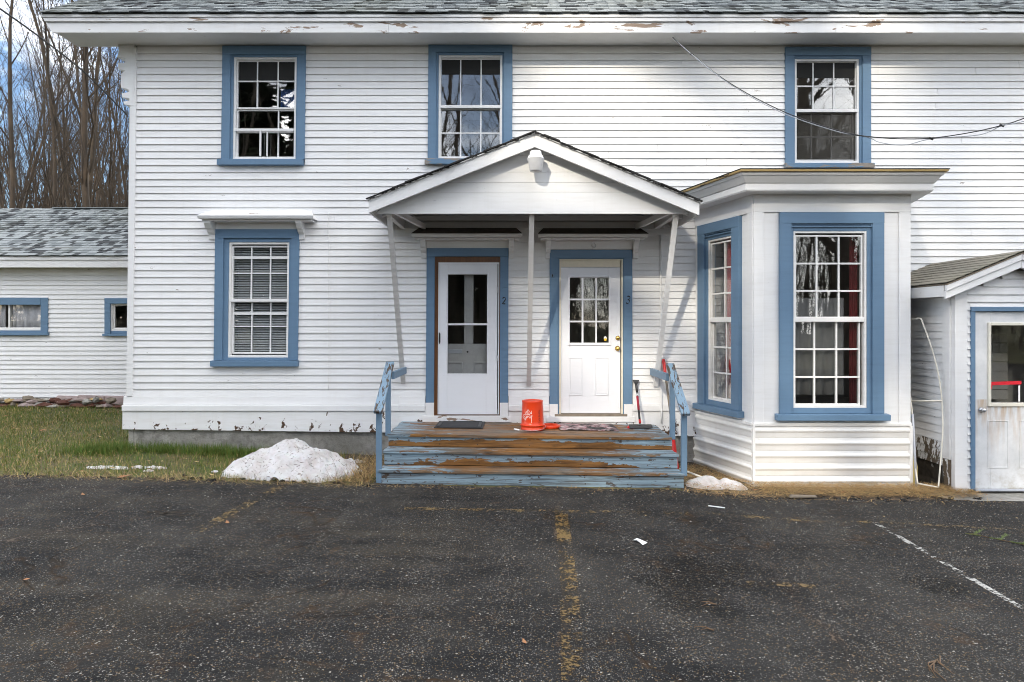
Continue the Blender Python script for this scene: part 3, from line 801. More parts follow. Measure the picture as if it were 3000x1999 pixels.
# old inner door
ia, ib = d2(200, 650, 0, 1)[0], d2(200, 650, 0, 1)[1]
iy = 0.085
l1 = d2(236, 388, 225, 870); l2 = d2(470, 620, 225, 870)
m = MB(lean_xf)
m.box(ia, l1[0], iy, iy+.04, sl[2], sl[3]); m.box(l1[1], l2[0], iy, iy+.04, l1[2], l1[3]); m.box(l2[1], ib, iy, iy+.04, sl[2], sl[3])
m.box(l1[0], l2[1], iy, iy+.04, l1[3], sl[3]); m.box(l1[0], l2[1], iy+.002, iy+.04, sl[2], l1[2])
m.build('inner_door', M['inner'], dn, 0.004)
for r in (d2(230, 375, 1030, 1320), d2(475, 625, 1030, 1320)):
    MB(lean_xf).ring(r[0], r[1], r[2], r[3], .02, iy-.012, iy+.01).build('panel_molding', M['inner'], dn, 0.004)
r = d2(240, 372, 918, 955); MB(lean_xf).box(r[0], r[1], iy-.008, iy+.01, r[2], r[3]).build('mail_slot', M['galv'], dn, 0.003)
r = d2(420, 420, 940, 940); MB(lean_xf).tube([(r[0], iy-.02, r[2]), (r[0], iy+.01, r[2])], .013, 10).build('bell_knob', M['black'], dn)
MB(lean_xf).box(o[0]-.04, o[1]+.04, -0.060, 0.05, o[2]-0.085, o[2]).build('door_sill', M['white_peel'], dn, 0.004)
c = d2(743, 743, 487, 487); numeral('2', c[0], c[2], 0.088, -0.0415, dn, 0.08)
OPEN.append((o[0], o[1], ZS-.2, o[3]))
D2 = o

# door 3: steel door with nine lights
o = d3(30, 757, 40, 1505)
dn = empty('door', (o[0], 0, o[2]), house)
zblue = d3(0, 1, 1397, 1397)[2]
casing(lean_xf, dn, o, 72*k, 72*k, 73*k, M['blue'], base=zblue, base_mat=M['white'])
inner = (o[0]+72*k, o[1]-72*k, o[2], o[3]-73*k)
fr = d3(116, 676, 120, 1500)
jamb(lean_xf, dn, inner, fr, M['blue'], 'jamb', -0.02, 0.14)
m = MB(lean_xf); m.ring(fr[0], fr[1], fr[2], fr[3], 0.020, -0.022, 0.12, wb=0.005, wt=0.014); m.build('door_frame', M['shade_trim'], dn, 0.002)
sl = d3(126, 656, 192, 1480)
MB(lean_xf).box(sl[0], sl[1], 0.0, 0.04, sl[3]+.004, fr[3]-.014).build('head_filler', M['shade_trim'], dn, 0.003)
cols = [d3(208, 314, 0, 1)[:2], d3(330, 435, 0, 1)[:2], d3(449, 554, 0, 1)[:2]]
rows = [d3(0, 1, 285, 468)[2:], d3(0, 1, 483, 663)[2:], d3(0, 1, 678, 858)[2:]]
gx0, gx1, gz0, gz1 = cols[0][0], cols[2][1], rows[2][0], rows[0][1]
m = MB(lean_xf); ys, ye = 0.005, 0.045
m.box(sl[0], gx0, ys, ye, sl[2], sl[3]); m.box(gx1, sl[1], ys, ye, sl[2], sl[3]); m.box(gx0, gx1, ys, ye, gz1, sl[3]); m.box(gx0, gx1, ys, ye, sl[2], gz0)
m.build('door_slab', M['doorwhite'], dn, 0.003)
f2 = d3(193, 572, 265, 880)
m = MB(lean_xf); m.ring(f2[0], f2[1], f2[2], f2[3], .024, -0.010, 0.008); m.build('light_frame', M['doorwhite'], dn, 0.004)
m = MB(lean_xf)
for i in (0, 1): m.box(cols[i][1], cols[i+1][0], -0.004, 0.028, gz0, gz1)
for j in (0, 1): m.box(gx0, gx1, -0.006, 0.026, rows[j+1][1], rows[j][0])
m.build('muntin_grid', M['doorwhite'], dn, 0.002)
for cc in cols:
    for rr in rows: pane_box(lean_xf, cc[0], cc[1], rr[0], rr[1], 0.012, M['glass_door'], dn, 0.004)
for r in (d3(202, 325, 986, 1322), d3(430, 553, 986, 1322)):
    m = MB(lean_xf); m.ring(r[0], r[1], r[2], r[3], .014, -0.004, 0.008); m.box(r[0]+.02, r[1]-.02, 0.0005, 0.008, r[2]+.02, r[3]-.02)
    m.build('raised_panel', M['doorwhite'], dn, 0.004)
def knob(c, y, r, parent, name, mat, sc=1.0):
    m = MB(); n = 16
    prof = [(0, .0), (r, 0), (r*1.05, -.008), (r*.5, -.012), (r*.42, -.028), (r*.8, -.036), (r*.86, -.05), (r*.6, -.06), (0.0005, -.064)]
    vs = []; fs = []
    for rr, yy in prof:
        for q in range(n):
            an = 2*math.pi*q/n; vs.append((c[0]+rr*math.cos(an), y+yy*sc, c[1]+rr*math.sin(an)))
    for i in range(len(prof)-1):
        for q in range(n): fs.append((i*n+q, i*n+(q+1)%n, (i+1)*n+(q+1)%n, (i+1)*n+q))
    m.add(vs, fs, 0, True)
    return m.build(name, mat, parent)
c = d3(633, 633, 817, 817); knob((c[0], c[2]), 0.006, 0.030, dn, 'deadbolt', M['brass'], 0.5)
c = d3(630, 630, 908, 908); knob((c[0], c[2]), 0.006, 0.033, dn, 'door_knob', M['brass'])
MB(lean_xf).box(o[0]+.07, o[1]-.07, -0.055, 0.05, o[2]+0.0, sl[2]-.006).build('threshold', M['oldwood'], dn, 0.004)
MB(lean_xf).box(o[0]-.04, o[1]+.04, -0.062, 0.05, o[2]-0.075, o[2]).build('door_sill', M['white_peel'], dn, 0.004)
c = d3(720, 720, 480, 480); numeral('3', c[0], c[2], 0.098, -0.0415, dn, 0.14)
c = d3(55, 55, 267, 267); MB(lean_xf).box(c[0]-.020, c[0]+.020, -0.052, -0.040, c[2]-.026, c[2]+.026).build('door_bell', M['blue_rail'], dn, 0.003)
MB(lean_xf).box(c[0]-.010, c[0]+.004, -0.056, -0.050, c[2]-.016, c[2]+.016).build('bell_button', M['ink'], dn)
OPEN.append((o[0], o[1], ZS-.2, o[3]))
D3 = o
c = d3(523, 523, 825, 825)
stk = thing('window_sticker', 'small yellow and white sticker inside the lower corner pane of door 3', 'sticker', (c[0], 0.01, c[2]))
def disc(cx, y, cz, rx, rz, n=18):
    m = MB(); pts = [(cx+rx*math.cos(2*math.pi*i/n), cz+rz*math.sin(2*math.pi*i/n)) for i in range(n)]
    return m.prism(pts, y, y+.001)
disc(c[0], 0.0075, c[2]+.008, .020, .030).build('backing', M['paper'], stk)
disc(c[0]+.001, 0.0062, c[2]-.008, .020, .019).build('yellow_patch', simple('yellow_print', (0.72, 0.45, 0.02), .5, 0, .05, 50, 0), stk)
c = d3(380, 380, 388, 388)
nt_ = MB(lean_xf).box(c[0]-.0075, c[0]+.0075, 0.0165, 0.0185, c[2]-.028, c[2]+.028).build('paper_note', M['cream'])
tag(nt_, 'narrow cream slip of paper behind the top middle pane of door 3', 'paper')

# hoods over the doors; near-black roof sheets paint the shadow on top
def hA(x0, y0, d=0.0): return (X_(1070+x0/4.612, d), Z_(560+y0/4.612, d))
def hB(x0, y0, d=0.0): return (X_(1560+x0/4.278, d), Z_(560+y0/4.278, d))
hd = 0.22
hood(house, plain, hA(635, 0, hd)[0], hA(2108, 0, hd)[0], hA(0, 625, hd)[1], hA(0, 578, hd)[1], hA(0, 520)[1]+.035, hd,
     [(hA(760, 0)[0], hA(830, 0)[0]), (hA(1942, 0)[0], hA(2008, 0)[0])], hA(0, 910)[1], (hA(832, 0)[0], hA(1940, 0)[0], hA(0, 770)[1], hA(0, 640)[1]), M['rot'])
hood(house, plain, hB(78, 0, hd)[0], hB(1442, 0, hd)[0], hB(0, 578, hd)[1], hB(0, 540, hd)[1], hB(0, 486)[1]+.035, hd,
     [(hB(165, 0)[0], hB(222, 0)[0]), (hB(1255, 0)[0], hB(1315, 0)[0])], hB(0, 850)[1], (hB(222, 0)[0], hB(1252, 0)[0], hB(0, 735)[1], hB(0, 590)[1]), M['rot'])
c = hB(760, 692)
lamp = thing('porch_bulb', 'bare white round bulb in a socket above door 3', 'light bulb', (c[0], -0.03, c[1]))
m = MB(); m.lathe([(.001, -.03), (.018, -.026), (.030, -.010), (.032, .004), (.026, .020), (.014, .030), (.012, .04)], (c[0], -.075, c[1]), 16); m.build('bulb', M['lens'], lamp)
MB().tube([(c[0], -.026, c[1]+.01), (c[0], -.06, c[1]+.02)], .022, 12).build('socket', M['lamp_cap'], lamp)

# ---- bay window ------------------------------------------------------------
BD = 1.24
BXL, BXR = X_(2207, BD), X_(2665, BD)
SPL = 0.29*BD
WXL, WXR = BXL - SPL, BXR + SPL
def ub(x0, x1, y0, y1): return xz(2020+x0/3.096, 2020+x1/3.096, 480+y0/3.096, 480+y1/3.096, BD)
def uc(x0, x1, y0, y1): return xz(2000+x0/1.742, 2000+x1/1.742, 600+y0/1.742, 600+y1/1.742, BD)
bay = empty('bay_window', (BXL, -BD, 0), house)
def xf_front(v): return (v[0], v[1]-BD, v[2])
ln = math.hypot(SPL, BD)
dl = (SPL/ln, -BD/ln)
def xf_left(v):    # local x from the wall (0) to the front corner (ln); y inward
    return (WXL + v[0]*dl[0] - v[1]*dl[1], 0 + v[0]*dl[1] + v[1]*dl[0], v[2])
def xf_right(v):   # local x from the front corner (0) to the wall (ln)
    return (BXR + v[0]*dl[0] + v[1]*dl[1], -BD - v[0]*dl[1] + v[1]*dl[0], v[2])
zfb = ub(0, 1, 440, 440)[2]; zft = ub(0, 1, 250, 250)[2]
zsk = uc(0, 1, 1115, 1115)[2]; zbot = gz(3.7) - 0.02
TH = 0.05
# frieze
MB(xf_front).box(BXL, BXR+.012, -0.014, 0.05, zfb, zft).build('frieze_board', M['white'], bay, .003)
MB(xf_left).box(0.02, ln-.003, -0.014, 0.05, zfb, zft).build('frieze_board', M['white'], bay, .003)
MB(xf_right).box(0.003, ln-.02, -0.014, 0.05, zfb, zft).build('frieze_board', M['white'], bay, .003)
# cornice and flat roof: stacked mouldings, each a ring of three mitred lengths
def cornice(name, z0, z1, e0, e1, mat):
    """e0,e1: how far the bottom/top edge stands out"""
    def pts(e, z):
        return [(WXL-e*1.02, 0.02, z), (BXL-e*0.78, -BD-e, z), (BXR+e*0.78, -BD-e, z), (WXR+e*1.02, 0.02, z)]
    lo, hi = pts(e0, z0), pts(e1, z1)
    m = MB(); m.add(lo+hi, [(0,1,5,4),(1,2,6,5),(2,3,7,6),(3,0,4,7),(3,2,1,0),(4,5,6,7)])
    return m.build(name, mat, bay, .004)
zc0 = Z_(557.5, BD+.2); zc1 = Z_(511, BD+.3)
cornice('cornice_soffit', zc0-.012, zc0, .195, .20, M['white'])
cornice('cornice_fascia', zc0+.001, zc0+.078, .205, .205, M['white'])
cornice('crown_molding', zc0+.080, zc0+.155, .215, .275, M['white'])
cornice('cornice_shelf', zc0+.157, zc0+.190, .285, .30, M['white'])
cornice('roof_edge', zc0+.192, zc0+.212, .325, .332, M['tan_edge'])
cornice('roof_skin', zc0+.214, zc0+.222, .338, .340, M['tar'])
cornice('flat_roof', zc0+.224, zc0+.30, .30, -.10, M['tar'])
# posts and panels of the front
of = ub(810, 1752, 446, 900); zsill = uc(0, 1, 1065, 1065)[2]
ofr = (of[0], of[1], zsill, of[3])
pl = ub(672, 1895, 0, 1)
MB(xf_front).box(BXL+.002, pl[0], -0.012, 0.05, zsk, zfb).build('corner_post', M['white'], bay, .004)
MB(xf_front).box(pl[1], BXR, -0.012, 0.05, zsk, zfb).build('corner_post', M['white'], bay, .004)
MB(xf_front).box(pl[0], ofr[0], 0.006, 0.05, zsk, zfb).build('wall_panel', M['white'], bay)
MB(xf_front).box(ofr[1], pl[1], 0.006, 0.05, zsk, zfb).build('wall_panel', M['white'], bay)
MB(xf_front).box(ofr[0], ofr[1], 0.008, 0.05, zsk, zsill-.005).build('wall_panel', M['white'], bay)
kb = 1/3.096*(CAMD-BD)/F
def bay_win(xf, o, fr, g_up, g_lo, vu, vl, cl, cr, ch, sillx, red=False):
    sill = (sillx[0], sillx[1], uc(0, 1, 1098, 1098)[2], zsill)
    casing(xf, bay, o, cl, cr, ch, M['blue'], sill, M['blue'])
    inner = (o[0]+cl, o[1]-cr, o[2], o[3]-ch)
    jamb(xf, bay, inner, fr, M['blue'], 'jamb', -0.012, 0.11)
    MB(xf).ring(inner[0], inner[1], inner[3]-.045, inner[3]-.001, .012, -0.03, -0.013).build('stop_molding', M['blue'], bay)
    MB(xf).ring(fr[0], fr[1], fr[2], fr[3], .026, -0.004, .075).build('window_frame', M['vinyl'], bay, .003)
    zr = lambda a: uc(0, 1, a, a)[2]
    sash(xf, bay, (g_up[0], g_up[1], zr(572), zr(163)), vu, [zr(300), zr(440)], 0.022, M['glass'], M['vinyl'], fw=.02, bar=.020)
    sash(xf, bay, (g_lo[0], g_lo[1], zr(1017), zr(600)), vl, [zr(738), zr(881)], 0.046, M['glass'], M['vinyl'], fw=.02, bar=.020)
    MB(xf).box(fr[0]+.02, fr[1]-.02, 0.004, 0.06, zr(598), zr(574)).build('meeting_rail', M['vinyl'], bay, .003)
f_ = ub(940, 1605, 610, 900); zfb_ = uc(0, 1, 1037, 1037)[2]
gx_u = ub(970, 1558, 0, 1); gx_l = uc(574, 905, 0, 1)
bay_win(xf_front, ofr, (f_[0], f_[1], zfb_, f_[3]), gx_u, gx_l, [uc(687, 0, 0, 1)[0], uc(800, 0, 0, 1)[0]], [uc(680, 0, 0, 1)[0], uc(793, 0, 0, 1)[0]],
        102*kb, 106*kb, 98*kb, (uc(470, 0, 0, 1)[0], uc(1043, 0, 0, 1)[0]))
# the sides: positions measured as distance from the wall
q = ln/BD
for xf, mir in ((xf_left, False), (xf_right, True)):
    def mm(a, b): return (a*q, b*q) if not mir else (ln-b*q, ln-a*q)
    oo = mm(.124, 1.014); fr_ = mm(.326, .880); gu = mm(.385, .850)
    vu = (.655*q) if not mir else ln-.655*q
    bay_win(xf, (oo[0], oo[1], zsill, of[3]), (fr_[0], fr_[1], zfb_, f_[3]), gu, gu, [vu], [vu], .155, .155, 98*kb, (oo[0]-.05, oo[1]+.05))
    for a, b, nm, yy in ((0.0, .12, 'wall_panel', .006), (1.016, 1.13, 'wall_panel', .006), (1.13, BD, 'corner_post', -.012)):
        e = mm(a, b); e = (e[0], e[1]-.003) if (not mir and b == BD) else e
        e = (e[0]+.003, e[1]) if (mir and b == BD) else e
        MB(xf).box(e[0], e[1], yy, .05, zsk, zfb).build(nm, M['white'], bay, .003)
    e = mm(.12, 1.016); MB(xf).box(e[0], e[1], .008, .05, zsk, zsill-.005).build('wall_panel', M['white'], bay)
# ribbed skirting strips
MB(xf_front).box(BXL-.005, BXR+.01, -0.026, .03, zsk-.03, zsk+.004).build('skirt_cap', M['vinyl'], bay, .003)
MB(xf_left).box(0, ln-.006, -0.026, .03, zsk-.03, zsk+.004).build('skirt_cap', M['vinyl'], bay, .003)
MB(xf_right).box(0.006, ln, -0.026, .03, zsk-.03, zsk+.004).build('skirt_cap', M['vinyl'], bay, .003)
nr = 5; zt_ = zsk-.030; pit = (zt_ - zbot)/nr
for xf, a, b in ((xf_front, BXL+.004, BXR-.004), (xf_left, 0.0, ln-.004), (xf_right, .004, ln)):
    for i in range(nr):
        z1 = zt_ - i*pit; z0 = z1 - pit + .0015
        m = MB(xf); jit = rnd.uniform(-.002, .002)
        m.profile([(.02, z0), (.0+jit, z0), (-.004, z0+.006), (-.012, z0+pit*.30), (-.016, z0+pit*.42), (-.028, z0+pit*.56), (-.030, z0+pit*.64), (-.026, z0+pit*.70), (-.008, z0+pit*.80), (-.002, z1), (.02, z1)][::-1], a, b)
        m.build('skirt_strip', M['vinyl'], bay)
for xx, s in ((BXL, -1), (BXR, 1)):
    MB().box(xx-.018 if s < 0 else xx-.012, xx+.012 if s < 0 else xx+.020, -BD-.036, -BD+.02, zbot, zsk-.032).build('skirt_corner', M['vinyl'], bay, .003)
OPEN.append((WXL+.03, WXR-.03, ZS-.3, zc0+.12))
OPEN.append((5.12, 6.5, ZS-.3, 2.1))

# ---- siding --------------------------------------------------------------------
def split_row(z0, z1, xa, xb, opens):
    """pieces (x0,x1,z0,z1) of one course cut round the openings"""
    segs = [(xa, xb)]; fill = []
    for (a, b, c, d) in opens:
        if d <= z0 + .004 or c >= z1 - .004: continue
        new = []
        for s, e in segs:
            if b <= s or a >= e: new.append((s, e)); continue
            if a > s: new.append((s, a))
            if b < e: new.append((b, e))
        segs = new
        if z0 < d < z1 - .012: fill.append((max(a, xa), min(b, xb), d, z1))
        if z0 + .012 < c < z1: fill.append((max(a, xa), min(b, xb), z0, c))
    return [(s, e, z0, z1) for s, e in segs if e - s > .02] + fill

def clapboard(x0, x1, z0, z1, parent, mat, xf=plain, wav=0.0, butt=.019, y=0.0, name='clapboard'):
    """a tapered board: thick lower edge standing over the course below"""
    n = max(1, int((x1-x0)/(0.5 if wav else 2.0)))
    m = MB(xf); vs = []; fs = []
    j = rnd.uniform(-.0018, .0018); t = butt + rnd.uniform(-.002, .002)
    for i in range(n+1):
        x = x0 + (x1-x0)*i/n
        dz = j + (wav*mnoise.noise((x*.9, z0*3, 1.7)) if wav else .0012*mnoise.noise((x, z0*9, 4)))
        vs += [(x, y+.012, z0+dz), (x, y-t, z0+dz), (x, y-.004, z1+.004+dz*.5), (x, y+.012, z1+.004+dz*.5)]
    for i in range(n):
        b = 4*i
        for p in range(4): fs.append((b+p, b+4+p, b+4+(p+1) % 4, b+(p+1) % 4))
    fs += [(3, 2, 1, 0), (4*n, 4*n+1, 4*n+2, 4*n+3)]
    fs = [f[::-1] for f in fs]
    m.add(vs, fs)
    return m.build(name, mat, parent)

CBX = HX0 + 0.070
PITCH = (ZT - ZS)/50
for i in range(50):
    z0 = ZS + i*PITCH
    for p in split_row(z0, z0+PITCH, CBX, HX1, OPEN):
        if p[1]-p[0] > 2.6 and p[3]-p[2] > .08 and rnd.random() < .30:
            xj = p[0] + (p[1]-p[0])*rnd.uniform(.25, .75)
            clapboard(p[0], xj-.0015, p[2], p[3], house, M['siding'], lean_xf); clapboard(xj+.0015, p[1], p[2]+rnd.uniform(-.002, .002), p[3], house, M['siding'], lean_xf)
        else: clapboard(*p, house, M['siding'], lean_xf)

# wall behind the boards, with the openings left open
def wall_grid(xa, xb, za, zb, opens, y0, y1, xf):
    xs = sorted({xa, xb} | {v for o in opens for v in o[:2] if xa < v < xb}); zs = sorted({za, zb} | {v for o in opens for v in o[2:] if za < v < zb})
    m = MB(xf)
    for i in range(len(xs)-1):
        for j in range(len(zs)-1):
            cx_, cz_ = (xs[i]+xs[i+1])/2, (zs[j]+zs[j+1])/2
            if any(a < cx_ < b and c < cz_ < d for a, b, c, d in opens): continue
            m.box(xs[i], xs[i+1], y0, y1, zs[j], zs[j+1])
    return m
shr = [(a+.02, b-.02, c+.02, d-.02) for a, b, c, d in OPEN[:-1]]
wall_grid(HX0+.02, HX1, 0.36, ZT+.2, shr, 0.013, 0.12, lean_xf).build('wall', M['room'], house)
m = MB()
m.box(HX0+.05, HX1, 3.4, 3.5, .3, 6.3); m.box(HX0+.05, HX1, .121, 3.4, 3.02, 3.15); m.box(HX0+.05, HX1, .121, 3.4, .32, .42); m.box(HX0+.05, HX1, .121, 3.4, 5.75, 5.85)
m.box(-1.9, -1.8, .121, 3.4, .42, 3.02); m.box(0.2, 0.3, .121, 3.4, .42, 3.02); m.box(-2.2, -2.1, .121, 3.4, 3.15, 5.75); m.box(2.1, 2.2, .121, 3.4, 3.15, 5.75)
m.box(HX0+.02, HX0+.12, .121, 9.0, .3, 5.9); m.box(HX1, HX1+.1, .0, 3.4, .3, 6.0); m.hexa([(BXL+.08, -BD+.09, .30), (BXR-.08, -BD+.09, .30), (WXR-.1, .12, .30), (WXL+.1, .12, .30), (BXL+.08, -BD+.09, .42), (BXR-.08, -BD+.09, .42), (WXR-.1, .12, .42), (WXL+.1, .12, .42)]); m.box(HX0+.05, HX1, 8.9, 9.0, .3, 6.0)
m.build('interior_wall', M['room'], house)

# trim at the corner and base
MB(lean_xf).box(HX0, CBX+.004, -0.032, .10, 0.80, ZT-.02).build('corner_board', M['white'], house, .004)
MB(lean_xf).box(HX0-.018, HX0-.001, -0.020, .10, 0.80, ZT-.02).build('corner_board', M['white'], house, .004)
def sag(x): return .352 + (.259-.352)*(x-HX0)/(X_(2030)-HX0)
stairL = -1.52
for xa, xb in ((HX0-.05, stairL-.0), (stairL, D2[0]-.006), (D2[1]+.006, D3[0]-.006), (D3[1]+.006, WXL+.02)):
    m = MB(lean_xf)
    def sk(z0a, z0b, z1, y): m.hexa([(xa, y, z0a), (xb, y, z0b), (xb, .012, z0b), (xa, .012, z0a), (xa, y, z1), (xb, y, z1), (xb, .012, z1), (xa, .012, z1)])
    sk(sag(xa), sag(xb), Z_(1204), -.046); m.build('skirt_board', M['white_skirt'], house, .004)
    m = MB(lean_xf); sk(Z_(1203), Z_(1203), Z_(1186), -.066); m.build('water_table', M['white'], house, .005)
    m = MB(lean_xf)
    m.hexa([(xa, -.032, Z_(1185.5)), (xb, -.032, Z_(1185.5)), (xb, .012, Z_(1185.5)), (xa, .012, Z_(1185.5)), (xa, -.022, .80), (xb, -.022, .80), (xb, .012, .80), (xa, .012, .80)])
    m.build('base_board', M['white'], house, .003)
for D_, h_ in ((D2, .086), (D3, .076)):
    MB(lean_xf).box(D_[0]-.005, D_[1]+.005, -.044, .012, sag(D_[0]), D_[2]-h_).build('skirt_board', M['white_skirt'], house, .003)
# foundation
def rough_wall(name, xa, xb, z0f, z1f, y, mat, parent, nx=60, nz=5, amp=.025, back=.4):
    vs = []; fs = []
    for j in range(nz+1):
        for i in range(nx+1):
            x = xa + (xb-xa)*i/nx; z = z0f(x) + (z1f(x)-z0f(x))*j/nz
            vs.append((x, y + amp*mnoise.noise((x*4, z*6, 2.2)) + amp*.5*mnoise.noise((x*13, z*15, 8)), z))
    n = nx+1
    for j in range(nz):
        for i in range(nx): fs.append((j*n+i, j*n+i+1, (j+1)*n+i+1, (j+1)*n+i))
    m = MB(); m.add(vs, fs, 0, True)
    m.hexa([(xa, y+.05, z0f(xa)), (xb, y+.05, z0f(xb)), (xb, y+back, z0f(xb)), (xa, y+back, z0f(xa)), (xa, y+.05, z1f(xa)), (xb, y+.05, z1f(xb)), (xb, y+back, z1f(xb)), (xa, y+back, z1f(xa))])
    # left end face
    m.hexa([(xa, y-.01, z0f(xa)), (xa+.06, y-.005, z0f(xa)), (xa+.06, y+back, z0f(xa)), (xa, y+back, z0f(xa)), (xa, y-.005, z1f(xa)), (xa+.06, y-.005, z1f(xa)), (xa+.06, y+back, z1f(xa)), (xa, y+back, z1f(xa))])
    return m.build(name, mat, parent)
rough_wall('foundation', HX0-.005, WXL+.1, lambda x: gz(x)-.1, lambda x: sag(x)-.004, 0.0, M['concrete'], house)

# eaves
ED = .45
zF0, zF1, zF2, zF3 = Z_(96, ED), Z_(65, ED), Z_(54, ED), Z_(45, ED)
RXL = X_(123, ED)
def eave(name, z0, z1, xl0, xl1, y0, y1, mat, x1=HX1+.5):
    m = MB(); m.hexa([(xl0, y0, z0), (x1, y0, z0), (x1, y1, z0), (xl0, y1, z0), (xl1, y0, z1), (x1, y0, z1), (x1, y1, z1), (xl1, y1, z1)])
    return m.build(name, mat, house, .003)
cuts = [X_(152, ED), -1.6, 1.05, 4.2, HX1+.5]
for i in range(4):
    m = MB(); xl0 = cuts[i] + (.0 if i else 0); xl1 = cuts[i] if i else X_(134, ED)
    m.hexa([(xl0, -ED, zF0), (cuts[i+1]-.002, -ED, zF0), (cuts[i+1]-.002, -ED+.03, zF0), (xl0, -ED+.03, zF0), (xl1, -ED, zF1-.004), (cuts[i+1]-.002, -ED, zF1-.004), (cuts[i+1]-.002, -ED+.03, zF1-.004), (xl1, -ED+.03, zF1-.004)])
    m.build('fascia_board', M['white_peel'], house, .003)
eave('crown_board', zF1, zF2, X_(134, ED), X_(128, ED), -ED-.022, -ED+.03, M['white_peel'])
eave('drip_edge', zF2+.003, zF3, X_(126, ED), RXL, -ED-.034, -ED+.03, M['white'])
MB().box(RXL+.01, HX1+.5, -ED-.012, -ED+.029, zF3+.0005, zF3+.0215).build('eave_blocking', M['tar'], house)
MB().box(RXL+.16, HX1+.5, -ED+.032, 0.03, zF0+.012, zF0+.032).build('soffit', M['white'], house)
# gable overhang and its big sawn bracket
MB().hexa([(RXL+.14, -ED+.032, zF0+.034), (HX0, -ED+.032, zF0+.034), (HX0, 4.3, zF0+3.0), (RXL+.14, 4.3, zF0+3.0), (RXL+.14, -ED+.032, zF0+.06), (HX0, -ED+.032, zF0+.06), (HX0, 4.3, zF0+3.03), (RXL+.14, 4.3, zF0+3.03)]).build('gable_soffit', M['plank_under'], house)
bp = [(890,218),(640,218),(672,232),(735,250),(768,262),(778,296),(790,330),(785,362),(778,384),(832,390),(832,418),(782,420),(788,462),(830,470),(806,492),(802,560),(806,584),(850,592),(856,610),(808,620),(812,648),(858,652),(858,668),(818,674),(828,694),(872,702),(890,702)]
m = MB(); m.prism([(X_(x/2.24), Z_(y/2.24)) for x, y in bp][::-1], -.04, .10); m.build('corner_bracket', M['white'], house, .005)

# ---- roofs of shingles -----------------------------------------------------------
def shingle_mesh(w_, e_, mats, t=.010):
    m = MB()
    m.hexa([(0, 0, 0), (w_, 0, 0), (w_, e_, 0), (0, e_, 0), (0, 0, t), (w_, 0, t), (w_, e_, t*.25), (0, e_, t*.25)])
    return m
def shingle_roof(parent, xl, xb, y0, z0, slope, ncourse, expo, wmin, wmax, limit, mats, wts, partname='shingle', seed=1, step=0.0):
    """courses from the eave up; the lowest `limit` pieces are single parts, the rest one mesh"""
    rg = random.Random(seed)
    ang = math.atan(slope)
    protos = {}
    rest = {'v': [], 'f': [], 'm': []}
    cnt = 0
    L = loc_of(parent)
    for c in range(ncourse):
        xa = xl - c*step
        x = xa - rg.uniform(0, wmax); yy = y0 + c*expo*math.cos(ang); zz = z0 + c*expo*math.sin(ang)
        while x < xb:
            w_ = round(rg.uniform(wmin, wmax), 2)
            x0 = max(x, xa); x1 = min(x + w_ - .004, xb)
            mi = rg.choices(range(len(mats)), wts)[0]
            if mi == 3: w_ = round(max(.06, w_*.7), 2)
            if x1 - x0 > .03:
                e_ = expo*1.12; drop = rg.choice((0, 0, .014, .022))
                if cnt < limit:
                    key = (round(x1-x0, 2), mi)
                    if key not in protos:
                        o = shingle_mesh(x1-x0, e_, None).build(partname, mats[mi]); protos[key] = o.data
                        COL.objects.unlink(o)
                        bpy.data.objects.remove(o)
                    o = bpy.data.objects.new(partname, protos[key]); link(o, parent)
                    o.location = Vector((x0, yy - drop*math.cos(ang), zz - drop*math.sin(ang) + rg.uniform(.001, .005))) - L
                    o.rotation_euler = (ang - .02, 0, rg.uniform(-.004, .004))
                    cnt += 1
                else:
                    b = len(rest['v']); ca, sa = math.cos(ang-.02), math.sin(ang-.02); h = rg.uniform(.001, .005)
                    for (px_, py_, pz_) in shingle_mesh(x1-x0, e_, None).v:
                        py2 = py_ - drop
                        rest['v'].append((x0+px_-L.x, yy + py2*ca - pz_*sa - L.y, zz + h + py2*sa + pz_*ca - L.z))
                    rest['f'] += [[b+i for i in f] for f in ((0,3,2,1),(4,5,6,7),(0,1,5,4),(1,2,6,5),(2,3,7,6),(3,0,4,7))]
                    rest['m'] += [mi]*6
            x += w_
    if rest['v']:
        o = bulk('upper_shingles' if partname == 'shingle' else partname, rest['v'], rest['f'], mats, parent, rest['m'])
        o['kind'] = 'stuff'
SW = (0.50, 0.18, 0.08, 0.24)
roof = empty('roof', (RXL, -ED, zF3), house)
sl_ = 0.65
MB().hexa([(RXL, -ED-.045, zF3+.002), (HX1+.5, -ED-.045, zF3+.002), (HX1+.5, 4.4, zF3+.002+4.845*sl_), (RXL, 4.4, zF3+.002+4.845*sl_),
           (RXL, -ED-.045, zF3+.012), (HX1+.5, -ED-.045, zF3+.012), (HX1+.5, 4.4, zF3+.014+4.845*sl_), (RXL, 4.4, zF3+.014+4.845*sl_)]).build('roof_deck', SH[2], roof)
shingle_roof(roof, RXL, 7.2, -ED-.055, zF3+.014, sl_, 15, .135, .08, .19, 290, SH, SW, seed=3)
MB().hexa([(RXL, 4.4, zF3+.014+4.845*sl_), (HX1+.5, 4.4, zF3+.014+4.845*sl_), (HX1+.5, 9.3, zF3), (RXL, 9.3, zF3), (RXL, 4.4, zF3+.03+4.845*sl_), (HX1+.5, 4.4, zF3+.03+4.845*sl_), (HX1+.5, 9.3, zF3+.03), (RXL, 9.3, zF3+.03)]).build('rear_slope', SH[1], roof)

